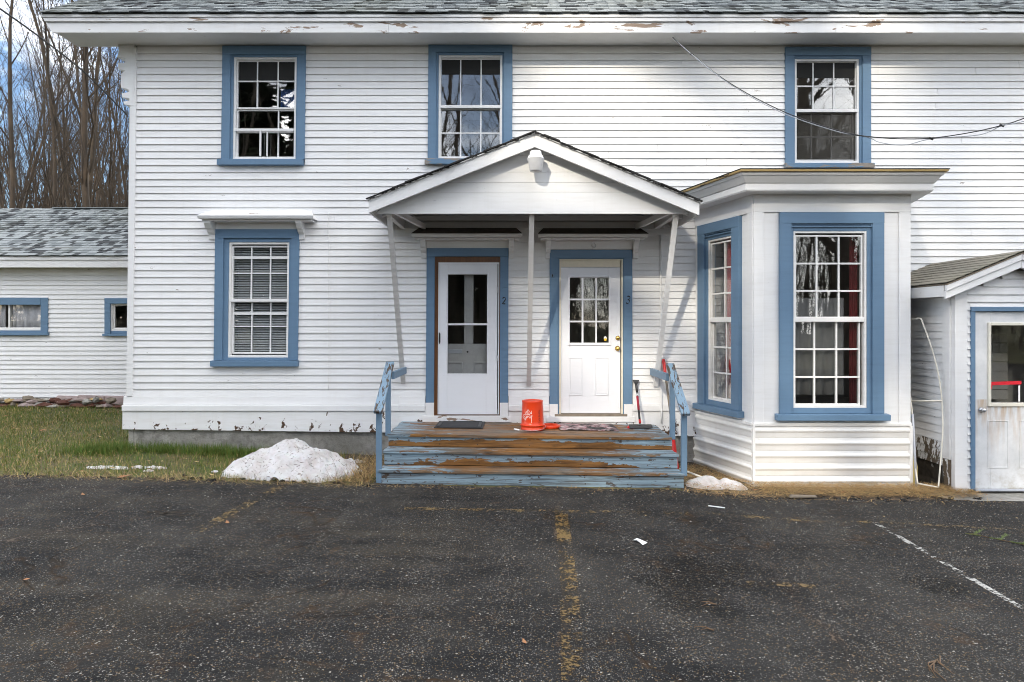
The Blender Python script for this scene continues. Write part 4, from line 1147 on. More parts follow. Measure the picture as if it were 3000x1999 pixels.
# ---- low wing behind at the left -------------------------------------------------
WY = 4.5; WS = CAMD + WY
wing = thing('wing', 'low white clapboard wing with grey shingle roof left of the main house', 'house wing', (-8, WY, .2))
def wx(px): return X_(px, -WY)
def wz(py): return Z_(py, -WY)
def uw(x0, x1, y0, y1): return xz(x0/4.1275, x1/4.1275, 860+y0/4.1275, 860+y1/4.1275, -WY)
WXA, WXB = -13.0, -5.0
wopen = []
def xf_w(v): return (v[0], v[1]+WY, v[2])
def wing_window(o, cw, fr, glasses, sillo, name='window'):
    wn = empty('window', (o[0], WY, o[2]), wing)
    x0, x1, z0, z1 = o
    MB(xf_w).box(x0, x0+cw, -.04, .03, z0, z1).build('side_casing', M['blue'], wn, .004)
    MB(xf_w).box(x1-cw, x1, -.04, .03, z0, z1).build('side_casing', M['blue'], wn, .004)
    MB(xf_w).box(x0+cw, x1-cw, -.043, .03, z1-cw, z1).build('head_casing', M['blue'], wn, .004)
    MB(xf_w).box(x0-.02, x1+.02, -.08, .05, z0-.045, z0-.001).build('sill', M['blue'], wn, .004)
    jamb(xf_w, wn, (x0+cw, x1-cw, z0, z1-cw), fr, M['blue'], 'jamb', -.01, .1)
    MB(xf_w).ring(fr[0], fr[1], fr[2], fr[3], .045, -.005, .06).build('window_frame', M['vinyl'], wn, .003)
    for g, y in glasses:
        sash(xf_w, wn, g, [], [], y, M['glass_screen'], M['vinyl'], fw=.03)
    wopen.append((x0, x1, z0-.04, z1))
o = uw(-760, 592, 52, 480)
f_ = uw(-720, 556, 100, 448)
wing_window(o, .16*.9, f_, [(uw(-660, 92, 140, 412), .045), (uw(115, 535, 140, 412), .02)], None)
o2 = uw(1275, 1900, 58, 488)
wing_window(o2, .15*.75, uw(1335, 1850, 105, 455), [(uw(1382, 1800, 146, 415), .03)], None)
wz0 = wz(1178); wztop = 3.03
wp = .0945; nrow = int((wztop - wz0)/wp)+1
for i in range(nrow):
    z0 = wz0 + i*wp
    for p in split_row(z0, z0+wp, WXA, WXB, wopen):
        clapboard(*p, wing, M['wing_siding'], xf_w,   .006, .024)
shr = [(a+.03, b-.03, c+.03, d-.03) for a, b, c, d in wopen]
wall_grid(WXA, WXB, wz0, wztop+.3, shr, .013, .12, xf_w).build('wall', M['room'], wing)
m = MB(); m.box(WXA, WXB, WY+1.6, WY+1.7, 0.1, 3.3); m.box(WXA, WXB, WY+.12, WY+1.6, .1, .2); m.box(WXA-.1, WXA, WY, WY+5.5, 0.1, 3.3); m.box(WXA, WXB, WY+.12, WY+1.6, 3.2, 3.3); m.build('interior_wall', M['room'], wing)
we = .3
zw0, zw1 = Z_(784, -WY+we), Z_(752, -WY+we)
MB().box(WXA-.3, WXB, WY-we, WY-we+.03, zw0, zw1-.07).build('fascia_board', M['white'], wing, .004)
MB().box(WXA-.3, WXB, WY-we-.025, WY-we+.03, zw1-.068, zw1).build('crown_board', M['white'], wing, .004)
MB().box(WXA-.3, WXB, WY-we+.032, WY+.02, zw0+.01, zw0+.03).build('soffit', M['plank_under'], wing)
wroof = empty('roof', (WXA, WY-we, zw1), wing)
wsl = .5
wd = [(WXA-.3, WY-we-.04, zw1+.002), (WXB, WY-we-.04, zw1+.002), (WXB, WY+2.45, zw1+.002+wsl*2.79), (WXA-.3, WY+2.45, zw1+.002+wsl*2.79)]
MB().hexa(wd + [(a, b, c+.012) for a, b, c in wd]).build('roof_deck', SH[2], wroof)
wd2 = [(WXA-.3, WY+2.45, wd[2][2]), (WXB, WY+2.45, wd[2][2]), (WXB, WY+5.6, zw1), (WXA-.3, WY+5.6, zw1)]
MB().hexa(wd2 + [(a, b, c+.014) for a, b, c in wd2]).build('rear_slope', SH[1], wroof)
shingle_roof(wroof, -10.6, -7.3, WY-we-.055, zw1+.014, wsl, 22, .142, .09, .20, 290, SH, SW, seed=11, step=.095)
shingle_roof(wroof, -7.302, WXB, WY-we-.055, zw1+.014, wsl, 22, .142, .09, .20, 0, SH, SW, partname='hidden_shingles', seed=12)
MB().box(-10.9, WXB, WY+2.36, WY+2.56, wd[2][2]+.012, wd[2][2]+.030).build('ridge_cap', SH[0], wroof, .006)
rough_wall('foundation', -11.5, WXB, lambda x: gz(x)-.1, lambda x: wz0-.005, WY+.05, M['rot'], wing, 40, 3)

# stones, bricks and split logs lying along the foot of the wing
def rock(mb, c, s, seed, n=7):
    rg = random.Random(seed); pts = []
    vs = []
    for i in range(5):
        la = -math.pi/2 + math.pi*i/4
        for k_ in range(n):
            lo = 2*math.pi*k_/n
            rr = 1 + rg.uniform(-.22, .22)
            vs.append((c[0]+s[0]*rr*math.cos(la)*math.cos(lo), c[1]+s[1]*rr*math.cos(la)*math.sin(lo), c[2]+s[2]*rr*math.sin(la)))
    fs = [(i*n+k_, i*n+(k_+1) % n, (i+1)*n+(k_+1) % n, (i+1)*n+k_) for i in range(4) for k_ in range(n)]
    mb.add(vs, fs)
pile_words = ['flat tan', 'red brown', 'pale grey', 'pinkish', 'long yellow', 'dark rusty', 'small round grey', 'broken tan']
rub = thing('rubble_row', 'row of loose stones, bricks and split wood along the foot of the low wing', 'rubble', (-8.8, WY-.2, gz(-8.8)))
rg = random.Random(5)
for i in range(58):
    px = -20 + i*6.9 + rg.uniform(-3, 3); layer = rg.random()
    x = X_(px, -WY+.3); zb = gz(x)
    big = rg.random()
    mt = rg.choice([M['yellowwood'], M['redstone'], M['pinkstone'], M['oldwood'], M['pinkstone'], M['redstone'], M['concrete']])
    m = MB()
    s = (rg.uniform(.05, .17), rg.uniform(.05, .10), rg.uniform(.03, .065))
    c = (x, WY-.22+rg.uniform(-.08, .12), zb + s[2]*.6 + (rg.uniform(.05, .13) if layer > .45 else 0))
    rock(m, c, s, i)
    nm = {'split_firewood': 'split_log', 'old_grey_wood': 'split_log', 'red_brown_stone': 'brick'}.get(mt.name, 'stone')
    m.build(nm, mt, rub)
for i, (pa, pb) in enumerate(((215, 300), (280, 372), (150, 230))):
    x0, x1 = X_(pa, -WY+.2), X_(pb, -WY+.2)
    MB().hexa([(x0, WY-.12, gz(x0)+.05), (x1, WY-.14, gz(x1)+.05), (x1, WY+.02, gz(x1)+.05), (x0, WY+.02, gz(x0)+.05), (x0+.02, WY-.10, gz(x0)+.22-i*.02), (x1-.02, WY-.12, gz(x1)+.21-i*.02), (x1, WY+.02, gz(x1)+.21), (x0, WY+.02, gz(x0)+.22)]).build('ledge_stone', M['pinkstone'], rub, .01)

# ---- curtains, dark panels and blinds ---------------------------------------------------
def drape(name, x0, x1, z0, z1, y, mat, label, cat, xf=plain, amp=.025, folds=10, group=None):
    m = MB(xf); n = folds*6; vs = []; fs = []
    for j, z in enumerate((z0, (z0+z1)/2, z1)):
        for i in range(n+1):
            x = x0 + (x1-x0)*i/n
            vs.append((x, y + amp*math.sin(i/6*2*math.pi)*(1.2-.3*j) + .01*mnoise.noise((x*5, z, 3)), z))
    for j in range(2):
        for i in range(n): fs.append((j*(n+1)+i, j*(n+1)+i+1, (j+1)*(n+1)+i+1, (j+1)*(n+1)+i))
    m.add(vs, fs, 0, True)
    o = m.build(name, mat); sm = o.modifiers.new('thick', 'SOLIDIFY'); sm.thickness = .002
    return tag(o, label, cat, group)
g = uw(120, 540, 130, 420); drape('curtain', g[0]-.02, g[1]+.05, g[2]-.05, g[3]+.05, .10, M['curtain_w'], 'white curtain hanging behind the right sliding pane of the wing window', 'curtain', xf_w, .03, 5)
g = uw(-400, 60, 130, 420); drape('curtain', g[0]-.02, g[1]-.05, g[2]-.05, g[3]+.05, .10, M['curtain_w'], 'grey white curtain at the photo edge in the left pane of the wing window', 'curtain', xf_w, .03, 7)
g = u2(640, 1045, 370, 484); tag(MB(lean_xf).box(g[0]+.02, g[1]-.02, .0335, .0365, g[2], g[3]).build('dark_panel', M['shade']), 'dark panel over the top panes of the upper middle window above the porch', 'window shade')
g = u3(742, 1145, 395, 506); tag(MB(lean_xf).box(g[0]+.02, g[1]-.02, .0335, .0365, g[2], g[3]).build('dark_panel', M['shade']), 'dark panel over the top panes of the upper window over the bay', 'window shade')
g = u1(1535, 1920, 395, 520); tag(MB(lean_xf).box(g[0]+.02, g[1]-.02, .0335, .0365, g[2], g[3]).build('dark_panel', M['shade']), 'dark panel at the top of the upper left window', 'window shade')
g = u1(1800, 1925, 560, 705); drape('curtain', g[0], g[1], g[2], g[3], .16, simple('blue_curtain', (.05, .10, .28), .9), 'dark blue cloth behind the right panes of the upper left window', 'curtain', lean_xf, .012, 4)
g = u4(1245, 1558, 215, 815)
bl = thing('window_blind', 'grey slatted blind closed behind the white framed window under the hood', 'blind', (g[0], .12, g[2]))
m = MB(lean_xf); nsl = 44
for i in range(nsl):
    z = g[2] + .02 + (g[3]-g[2]-.05)*i/nsl
    dz = .012*mnoise.noise((0, i*.8, 4)) if i < 12 else 0
    m.hexa([(g[0], .092, z), (g[1], .092, z+dz), (g[1], .094, z+dz), (g[0], .094, z), (g[0], .107, z+.022), (g[1], .107, z+.022+dz), (g[1], .109, z+.022+dz), (g[0], .109, z+.022)])
tag(m.build('slats', M['blind'], bl), kind='stuff')
MB(lean_xf).box(g[0], g[1], .105, .14, g[3]-.03, g[3]).build('head_rail', M['blind'], bl)
MB(lean_xf).box(g[0], g[1], .112, .135, g[2], g[2]+.016).build('bottom_rail', M['blind'], bl)
g = uc(560, 925, 150, 1040)
drape('curtain', X_(2000+886/1.742, BD), X_(2000+925/1.742, BD), g[2], g[3], .16, simple('deep_red_curtain', (.17, .010, .016), .9), 'red curtain at the right edge of the front bay window', 'curtain', xf_front, .02, 4)
drape('curtain', X_(2000+572/1.742, BD), X_(2000+850/1.742, BD), g[2]+.15, g[3]-.75, .13, simple('grey_drape', (.15, .15, .15), .9), 'pale grey drape low behind the front bay window', 'curtain', xf_front, .015, 5)
drape('curtain', .56*q, .95*q, g[2], g[3], .095, M['curtain_r'], 'dark red curtain behind the narrow left bay window', 'curtain', xf_left, .015, 4)
# ------------------------------------------------------------------ PORCH, STEPS, SHED, SMALL THINGS BELOW

# ---- porch canopy -------------------------------------------------------------------
PD, PG = 1.30, 1.14         # rake front, gable board front
porch = thing('porch_canopy', 'white gabled porch roof on three slanting braces over the two doors', 'porch roof', (.25, -.6, 3.1))
pkx, pkz = X_(1567, PD), Z_(393, PD)
plx, plz = X_(1080, PD), Z_(587, PD)
prx, prz = X_(2049, PD), Z_(594, PD)
RH = .150
def slope_box(m, xa, za, xb, zb, h, y0, y1):
    m.hexa([(xa, y0, za-h), (xb, y0, zb-h), (xb, y1, zb-h), (xa, y1, za-h), (xa, y0, za), (xb, y0, zb), (xb, y1, zb), (xa, y1, za)])
    return m
slope_box(MB(), plx, plz, pkx-.001, pkz, RH, -PD, -PD+.035).build('rake_board', M['white'], porch, .004)
slope_box(MB(), pkx+.001, pkz, prx, prz, RH, -PD, -PD+.035).build('rake_board', M['white'], porch, .004)
# roof boards under the shingles
for (xa, za, xb, zb) in ((plx-.02, plz-.008, pkx, pkz), (pkx, pkz, prx+.02, prz-.008)):
    m = MB(); m.hexa([(xa, -PD-.02, za+.001), (xb, -PD-.02, zb+.001), (xb, 0.012, zb+.001), (xa, .012, za+.001), (xa, -PD-.02, za+.013), (xb, -PD-.02, zb+.013), (xb, .012, zb+.013), (xa, .012, za+.013)])
    m.build('roof_deck', M['plank_under'], porch)
rg = random.Random(2)
rs = empty('shingle_roof', (pkx, -.65, pkz), porch)
for side in (0, 1):
    xa, za, xb, zb = (plx-.03, plz-.012, pkx+.01, pkz+.004) if side == 0 else (prx+.03, prz-.012, pkx-.01, pkz+.004)
    nC = 13
    for i in range(nC):
        t0, t1 = i/nC, (i+1.25)/nC
        t1 = min(t1, 1.0)
        x0, z0 = xa+(xb-xa)*t0, za+(zb-za)*t0; x1, z1 = xa+(xb-xa)*t1, za+(zb-za)*t1
        nY = 6; yy = -PD-.035
        for j in range(nY):
            ln_ = (PD+.03)/nY; ya = yy + j*ln_ + (rg.uniform(-.022, .014) if j == 0 else 0); yb = yy + (j+1)*ln_ - .004
            h0, h1 = .018+rg.uniform(0, .006), .015
            crumble = rg.uniform(0, .010)
            pts = [(x0, ya, z0+h0), (x1, ya, z1+h1+.004), (x1, yb, z1+h1+.004), (x0, yb, z0+h0)]
            if side: pts = [pts[1], pts[0], pts[3], pts[2]]
            m = MB(); m.hexa(pts + [(a, b, c+.008+crumble) for a, b, c in pts])
            m.build('shingle', M['tar'] if j == 0 or rg.random() < .25 else SH[2], rs)
# ragged granule crust along the shingle edge
m = MB()
for side in (0, 1):
    for i in range(70):
        t = rg.random(); xa, za = (plx, plz) if side == 0 else (prx, prz)
        x = xa+(pkx-xa)*t; z = za+(pkz-za)*t
        if side == 0 and rg.random() < .4: continue
        rock(m, (x, -PD-.02-rg.uniform(0, .014), z+.012+rg.uniform(-.006, .010)), (rg.uniform(.01, .035), .012, rg.uniform(.004, .010)), i+side*100, 5)
tag(m.build('crumbled_edge', M['tar'], porch), kind='stuff')
# gable boards
gzb = Z_(627, PG); 
def gable_half(z):   # x-limits of the gable at height z (behind the rake boards)
    t = (pkz - z)/(pkz - plz); xl = pkx + (plx - pkx)*t
    t = (pkz - z)/(pkz - prz); xr = pkx + (prx - pkx)*t
    return xl, xr
zlv = [gzb, gzb+.26, gzb+.375, gzb+.50, gzb+.70, pkz-.12]
for i in range(len(zlv)-1):
    z0, z1 = zlv[i], zlv[i+1]-.002
    a0, b0 = gable_half(z0+.02); a1, b1 = gable_half(z1+.02)
    a0 = max(a0, plx+.03); b0 = min(b0, prx-.03)
    m = MB(); pts = [(a0, z0), (b0, z0)]
    if i == 0:
        zc_ = plz - .02
        pts = [(plx+.05, z0), (prx-.08, z0), (prx-.03, min(z1, prz-.02)), (b1, z1), (a1, z1), (plx+.03, min(z1, plz-.02))]
        pts = [(plx+.05, z0), (prx-.08, z0), (b1, z1), (a1, z1)]
    else: pts += [(b1, z1), (a1, z1)]
    m.prism(pts, -PG, -PG+.03).build('gable_board', M['white'], porch, .002)
# frame below: header, ledger, side beams, rafters
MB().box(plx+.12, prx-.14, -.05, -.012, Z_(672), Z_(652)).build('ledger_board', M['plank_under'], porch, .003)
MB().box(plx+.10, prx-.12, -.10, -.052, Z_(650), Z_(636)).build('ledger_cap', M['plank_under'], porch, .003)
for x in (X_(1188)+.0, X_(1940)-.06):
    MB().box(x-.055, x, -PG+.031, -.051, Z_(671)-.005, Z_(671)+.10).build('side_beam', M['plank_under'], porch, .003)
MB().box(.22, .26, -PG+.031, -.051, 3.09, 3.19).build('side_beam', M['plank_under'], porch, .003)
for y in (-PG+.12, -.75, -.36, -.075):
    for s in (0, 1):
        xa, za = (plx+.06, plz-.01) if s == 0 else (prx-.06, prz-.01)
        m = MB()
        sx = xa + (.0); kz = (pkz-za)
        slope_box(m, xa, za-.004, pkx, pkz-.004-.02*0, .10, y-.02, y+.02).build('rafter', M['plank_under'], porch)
# sloped side fascia along the eaves, front to wall
MB().box(plx, plx+.025, -PD+.036, .01, plz-RH, plz-.012).build('eave_board', M['white'], porch, .003)
MB().box(prx-.025, prx, -PD+.036, .01, prz-RH, prz-.012).build('eave_board', M['white'], porch, .003)
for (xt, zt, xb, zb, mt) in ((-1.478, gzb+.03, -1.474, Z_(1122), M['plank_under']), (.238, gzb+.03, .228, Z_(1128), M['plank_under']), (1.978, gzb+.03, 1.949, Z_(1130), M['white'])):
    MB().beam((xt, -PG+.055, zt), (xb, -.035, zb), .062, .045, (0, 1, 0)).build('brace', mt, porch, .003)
for s, x in ((1, -1.40), (-1, 1.90)):
    MB().beam((x, -PG+.05, gzb-.0+.04), (x + s*.22, -.10, Z_(668)), .040, .07, (0, 0, 1)).build('knee_strut', M['white'], porch, .003)

# yard light on the gable
lx, lz = X_(1568, PG), Z_(452, PG)
lt = thing('yard_light', 'white dusk to dawn light with frosted bucket lens on the porch gable', 'outdoor light', (lx, -PG, lz))
yc = -PG-.17; zt_l = Z_(443, PG+.17); zb_l = Z_(503, PG+.17)
zm = Z_(467, PG+.17)
MB().lathe([(.005, zt_l), (.055, zt_l), (.064, zt_l-.006), (.078, zm+.02), (.100, zm+.012), (.102, zm), (.005, zm)], (lx, yc, 0), 24).build('cap', M['lamp_cap'], lt)
MB().lathe([(.100, zm-.001), (.098, zm-.012), (.088, zm-.03), (.072, zb_l+.012), (.064, zb_l), (.004, zb_l-.002)], (lx, yc, 0), 24).build('lens', M['lens'], lt)
m = MB()
for i in range(22):
    a = 2*math.pi*i/22; m.box(lx+.083*math.cos(a)-.003, lx+.083*math.cos(a)+.003, yc+.083*math.sin(a)-.003, yc+.083*math.sin(a)+.003, zm+.021, zm+.04)
m.build('cap_ribs', M['lamp_cap'], lt)
MB().box(lx-.035, lx+.035, -PG-.11, -PG-.001, zm+.005, zt_l+.005).build('mount_arm', M['lamp_cap'], lt, .006)

# ---- wooden steps --------------------------------------------------------------------
DK = 1.07
steps = thing('porch_steps', 'wide wooden porch steps with worn blue paint below the two doors', 'steps', (.22, -.9, -.03))
TILT = -.0135
def sz(x): return TILT*(x-.2)
def tb(m, x0, x1, y0, y1, z0, z1, e0=0.0, e1=0.0):
    """box that follows the sideways tilt of the steps; e0/e1 shift the front/back height"""
    p = []
    for z in (z0, z1):
        for (x, y) in ((x0, y0), (x1, y0), (x1, y1), (x0, y1)):
            p.append((x, y, z + sz(x)))
    return m.hexa(p)
SX0, SX1 = -1.495, 1.935
ZD = .438
nb = 8; bw = (DK+.005)/nb
for i in range(nb):
    y0 = -DK - .02 + i*bw
    m = MB(); tb(m, SX0 + rnd.uniform(-.006, .006), SX1 + rnd.uniform(-.008, .004), y0, y0+bw-.007, ZD-.034, ZD + rnd.uniform(-.002, .002))
    m.build('deck_board', M['deck'], steps, .004)
T = [(1.345, .288), (1.610, .122)]
tb(MB(), SX0+.006, SX1-.006, -DK, -DK+.03, T[0][1]+.001, ZD-.036).build('riser_board', M['riser_a'], steps, .003)
tb(MB(), SX0+.006, SX1-.006, -T[0][0], -T[0][0]+.03, T[1][1]+.001, T[0][1]-.036).build('riser_board', M['riser_b'], steps, .003)
m = MB()
zb0 = lambda x: gz(x)-.01
y = -T[1][0]
m.hexa([(SX0, y, gz(SX0)-.01), (SX1, y, gz(SX1)-.01), (SX1, y+.03, gz(SX1)-.01), (SX0, y+.03, gz(SX0)-.01), (SX0, y, T[1][1]-.036+sz(SX0)), (SX1, y, T[1][1]-.036+sz(SX1)), (SX1, y+.03, T[1][1]-.036+sz(SX1)), (SX0, y+.03, T[1][1]-.036+sz(SX0))])
m.build('riser_board', M['riser_c'], steps, .003)
for (yy, zz), yb in zip(T, (DK, T[0][0])):
    dep = yy + .022 - yb
    tb(MB(), SX0-.004, SX1+.006, -yy-.022, -yy-.022+dep*.5-.004, zz-.034, zz).build('tread_board', M['tread'], steps, .005)
    tb(MB(), SX0+.002, SX1-.002, -yy-.022+dep*.5+.003, -yb-.002, zz-.034, zz-.003).build('tread_board', M['tread'], steps, .004)
for x in (SX0+.007, SX1-.045):
    m = MB()
    pr = [(-.01, gz(x)-.02), (-.01, ZD-.036+sz(x)), (-DK+.031, ZD-.036+sz(x)), (-DK+.031, T[0][1]-.036+sz(x)), (-T[0][0]+.031, T[0][1]-.036+sz(x)), (-T[0][0]+.031, T[1][1]-.036+sz(x)), (-T[1][0]+.031, T[1][1]-.036+sz(x)), (-T[1][0]+.031, gz(x)-.02)]
    m.profile(pr[::-1] if False else pr, x, x+.038).build('stringer', M['blue_rail'], steps, .003)
m = MB()
for (yy, za, zb_) in ((-DK, .30, .40), (-T[0][0], .135, .245), (-T[1][0], -.03, .08)):
    for xx in (SX0+.10, SX0+.62, -.40, .22, .82, SX1-.62, SX1-.10):
        for zz in (za+.02, zb_-.02):
            x_ = xx + rnd.uniform(-.02, .02); m.box(x_-.006, x_+.006, yy-.002, yy+.004, zz+sz(x_)-.006, zz+sz(x_)+.006)
tag(m.build('nail_heads', M['rot'], steps), kind='stuff')
def rail(side):
    r = empty('handrail', (-1.49 if side < 0 else 1.95, -1.3, .3), steps)
    x = -1.500 if side < 0 else 1.942
    w_ = .062
    tr, tf = 1.275, .84
    if side > 0: tr, tf = 1.255, .815
    MB().box(x-.030, x+.030, -1.06, -1.005, ZD-.03+sz(x), tr-.03).build('rail_post', M['blue_rail'], r, .004)
    MB().box(x-.032, x+.030, -1.62, -1.565, (T[1][1]-.03 if side > 0 else gz(x)) + (sz(x) if side > 0 else 0), tf-.0).build('rail_post', M['blue_rail'], r, .004)
    MB().beam((x+.012*side*-1, -.955, tr+.035), (x+.006*side*-1, -1.70, tf-.045), .100, .038, (0, 0, 1)).build('rail_cap', M['blue_cap'], r, .006)
    MB().box(x+(.032 if side < 0 else -.070), x+(.070 if side < 0 else -.032), -1.00, -.03, tr-.165, tr-.075).build('rail_brace', M['blue_rail'], r, .004)
rail(-1); rail(1)

# ---- things on the deck ---------------------------------------------------------------
def dz(x): return ZD + sz(x) + .003
bx, by = X_(1560, .60), -.62
sB = F/(CAMD-.62)
zb = dz(bx)
bucket = thing('bucket', 'orange plastic bucket standing upside down between the two doors', 'bucket', (bx, by, zb))
bh = .372; rt, rb = .130, .150
def brad(z): return rb-.006 + (rt-rb+.006)*(z-.07)/(bh-.07)
prof = [(.142, 0), (.152, .002), (.152, .022), (.148, .024), (.149, .056), (.157, .060), (.157, .068), (brad(.072)+.004, .072), (brad(.08), .078)]
prof += [(brad(z), z) for z in (.12, .2, .28, .34)] + [(rt+.003, bh-.02), (rt+.004, bh-.004), (rt, bh), (rt-.012, bh), (rt-.016, bh-.010), (.03, bh-.010), (.026, bh-.006), (.004, bh-.006)]
MB().lathe(prof, (bx, by, zb), 40).build('bucket_body', M['orange'], bucket)
m = MB(); hpts = []
for i in range(15):
    a = math.radians(12 - 0 - i*(150/14)); hpts.append((bx + .160*math.cos(a)*1.04, by + .172*math.sin(a), zb + .050 - .040*math.sin(math.pi*min(1, i/11)/2)))
hpts += [(bx-.175, by-.125, zb+.012), (bx-.19, by-.12, zb+.014)]
m.tube(hpts, .0024, 6); m.build('wire_handle', M['steel'], bucket)
MB().tube([(bx-.17, by-.13, zb+.014), (bx-.235, by-.105, zb+.020)], .011, 10).build('hand_grip', M['paper'], bucket)
def wrap(verts, a0, zc, rot, off=.0012):
    out = []
    for x, y, _ in verts:
        X = x*math.cos(rot) - y*math.sin(rot); Zz = x*math.sin(rot) + y*math.cos(rot)
        z = zc + Zz; r = brad(z) + off; a = a0 + X/r
        out.append((bx + r*math.sin(a), by - r*math.cos(a), zb + z))
    return out
def printed(s, size, a0, zc, rot, mat, name, shear=0.0):
    vs, fs = text_mesh(s, size, shear=shear)
    m = MB(); m.add(wrap(vs, a0, zc, rot), fs); o = m.build(name, mat, bucket); return o
# square logo print: three slanting lines of lettering, upside down with the bucket
lg = math.radians(180+45)
for s_, dx, dz_, size in (('THE', .034, -.030, .036), ('HOME', .0, 0.0, .046), ('DEPOT', -.034, .034, .046)):
    printed(s_, size, -.50 + (-dx*-.0) , .19, lg, M['print_w'], 'logo_print') if False else None
def logo_line(s_, size, u, v):
    """u,v: offset along/across the slanted baseline"""
    vs, fs = text_mesh(s_, size)
    vs = [(x+u, y+v, 0) for x, y, _ in vs]
    m = MB(); m.add(wrap(vs, -.55, .190, lg), fs); m.build('logo_print', M['print_w'], bucket)
logo_line('THE', .030, -.030, .040); logo_line('HOME', .046, .0, .006); logo_line('DEPOT', .046, .004, -.034)
for z0_, z1_ in ((.105, .185), (.215, .255)):
    vs = [(-.0022, z0_, 0), (.0022, z0_, 0), (.0022, z1_, 0), (-.0022, z1_, 0)]
    m = MB(); m.add(wrap([(x, y-.19, 0) for x, y, _ in vs], -.12, .19, 0.0), [(0, 1, 2, 3)]); m.build('print_border', M['print_w'], bucket)
vs, fs = text_mesh("Let's do this.", .050)
m = MB(); m.add(wrap([(x*.62, y*.9, 0) for x, y, _ in vs], .62, .185, math.radians(90)), fs); m.build('slogan_print', M['print_k'], bucket)

lx_, ly_ = X_(1608, .45), -.42
lid = thing('plastic_cover', 'orange bucket lid lying on the deck behind the bucket', 'lid', (lx_, ly_, dz(lx_)))
MB().lathe([(.0005, .012), (.120, .012), (.124, .034), (.132, .036), (.146, .034), (.150, .026), (.150, .004), (.146, .0), (.0005, .0)], (lx_, ly_, dz(lx_)), 36).build('lid_disc', M['orange'], lid)
for i in range(12):
    a = 2*math.pi*i/12; MB().box(lx_+.151*math.cos(a)-.004, lx_+.151*math.cos(a)+.004, ly_+.151*math.sin(a)-.004, ly_+.151*math.sin(a)+.004, dz(lx_)+.004, dz(lx_)+.02).build('lid_tab', M['orange'], lid)

def mat_thing(name, label, x0, x1, y0, y1, mat, border, sk=0.0, wav=.004):
    cx_ = (x0+x1)/2
    t = thing(name, label, 'doormat', (cx_, (y0+y1)/2, dz(cx_)))
    n = 14; m = MB(); vs = []; fs = []
    for s in (0, 1):
        for j in range(5):
            for i in range(n+1):
                x = x0+(x1-x0)*i/n; y = y0+(y1-y0)*j/4
                vs.append((x + sk*(y-y0), y, dz(x) + .002 + s*.010 + wav*abs(mnoise.noise((x*6, y*9, 3)))))
    N = (n+1)*5
    for j in range(4):
        for i in range(n):
            a = j*(n+1)+i; fs.append((N+a, N+a+1, N+a+n+2, N+a+n+1)); fs.append((a+n+1, a+n+2, a+1, a))
    for i in range(n): fs.append((i, i+1, N+i+1, N+i)); a = 4*(n+1)+i; fs.append((a+1, a, N+a, N+a+1))
    for j in range(4): a = j*(n+1); fs.append((a+n+1, a, N+a, N+a+n+1)); a += n; fs.append((a, a+n+1, N+a+n+1, N+a))
    m.add(vs, fs); m.build('mat_body', mat, t)
    if border:
        MB().ring(x0+.015, x1-.015, 0, 1, .01, 0, 1)
        m = MB(); b = .03
        for (a, c, e, f) in ((x0+b, x1-b, y0+b, y0+b+.022), (x0+b, x1-b, y1-b-.022, y1-b), (x0+b, x0+b+.035, y0+b+.023, y1-b-.023), (x1-b-.035, x1-b, y0+b+.023, y1-b-.023)):
            m.box(a, c, e, f, dz((a+c)/2)+.013, dz((a+c)/2)+.019)
        m.build('mat_border', M['black'], t)
mat_thing('doormat', 'black rubber doormat with raised border in front of door 2', X_(1276, .45), X_(1416, .45), -.62, -.06, M['rubber'], True, .02)
mat_thing('doormat', 'worn pink and black doormat in front of door 3', X_(1640, .6), X_(1812, .6), -.66, -.10, M['rugmat'], False, -.03, .012)
# snow brush with squeegee head leaning by door 3
p0 = Vector((X_(1868, .33), -.36, dz(1.55)+.045)); p1 = Vector((X_(1864.5, .03)-.0, -.045, Z_(1113, .02)))
p0.x = X_(1874, .33); p1.x = X_(1862, .03)
br = thing('snow_brush', 'red and black snow brush leaning on the siding right of door 3', 'snow brush', p0)
def along(t): return p0 + (p1-p0)*t
MB().tube([along(.02), along(.10)], .016, 10).build('neck', M['red'], br)
MB().tube([along(.06), along(.33)], .0145, 10).build('lower_grip', M['black'], br)
MB().tube([along(.31), along(.62)], [.016, .0165], 10).build('foam_grip', M['darkred'], br)
MB().tube([along(.62), along(.72)], .0115, 10).build('shaft', M['steel'], br)
MB().tube([along(.71), along(.86), along(.93)], [.015, .017, .018], 10).build('upper_grip', M['black'], br)
t_ = (p1-p0).normalized(); e = along(1.0)
q0 = along(.90)
m = MB(); m.hexa([q0+Vector((-.018,-.008,0)), q0+Vector((.018,-.008,0)), q0+Vector((.018,.012,0)), q0+Vector((-.018,.012,0)), e+Vector((-.048,-.004,0)), e+Vector((.048,-.004,0)), e+Vector((.048,.004,0)), e+Vector((-.048,.004,0))])
m.build('ice_scraper', M['black'], br, .003)
hc = p0
m = MB(); m.hexa([(hc.x-.15, hc.y-.075, dz(hc.x)+.008), (hc.x+.15, hc.y-.075, dz(hc.x)+.008), (hc.x+.155, hc.y+.04, dz(hc.x)+.008), (hc.x-.145, hc.y+.04, dz(hc.x)+.008),
                  (hc.x-.15, hc.y-.060, dz(hc.x)+.035), (hc.x+.15, hc.y-.060, dz(hc.x)+.035), (hc.x+.155, hc.y+.03, dz(hc.x)+.045), (hc.x-.145, hc.y+.03, dz(hc.x)+.045)])
m.build('brush_head', M['black'], br, .005)
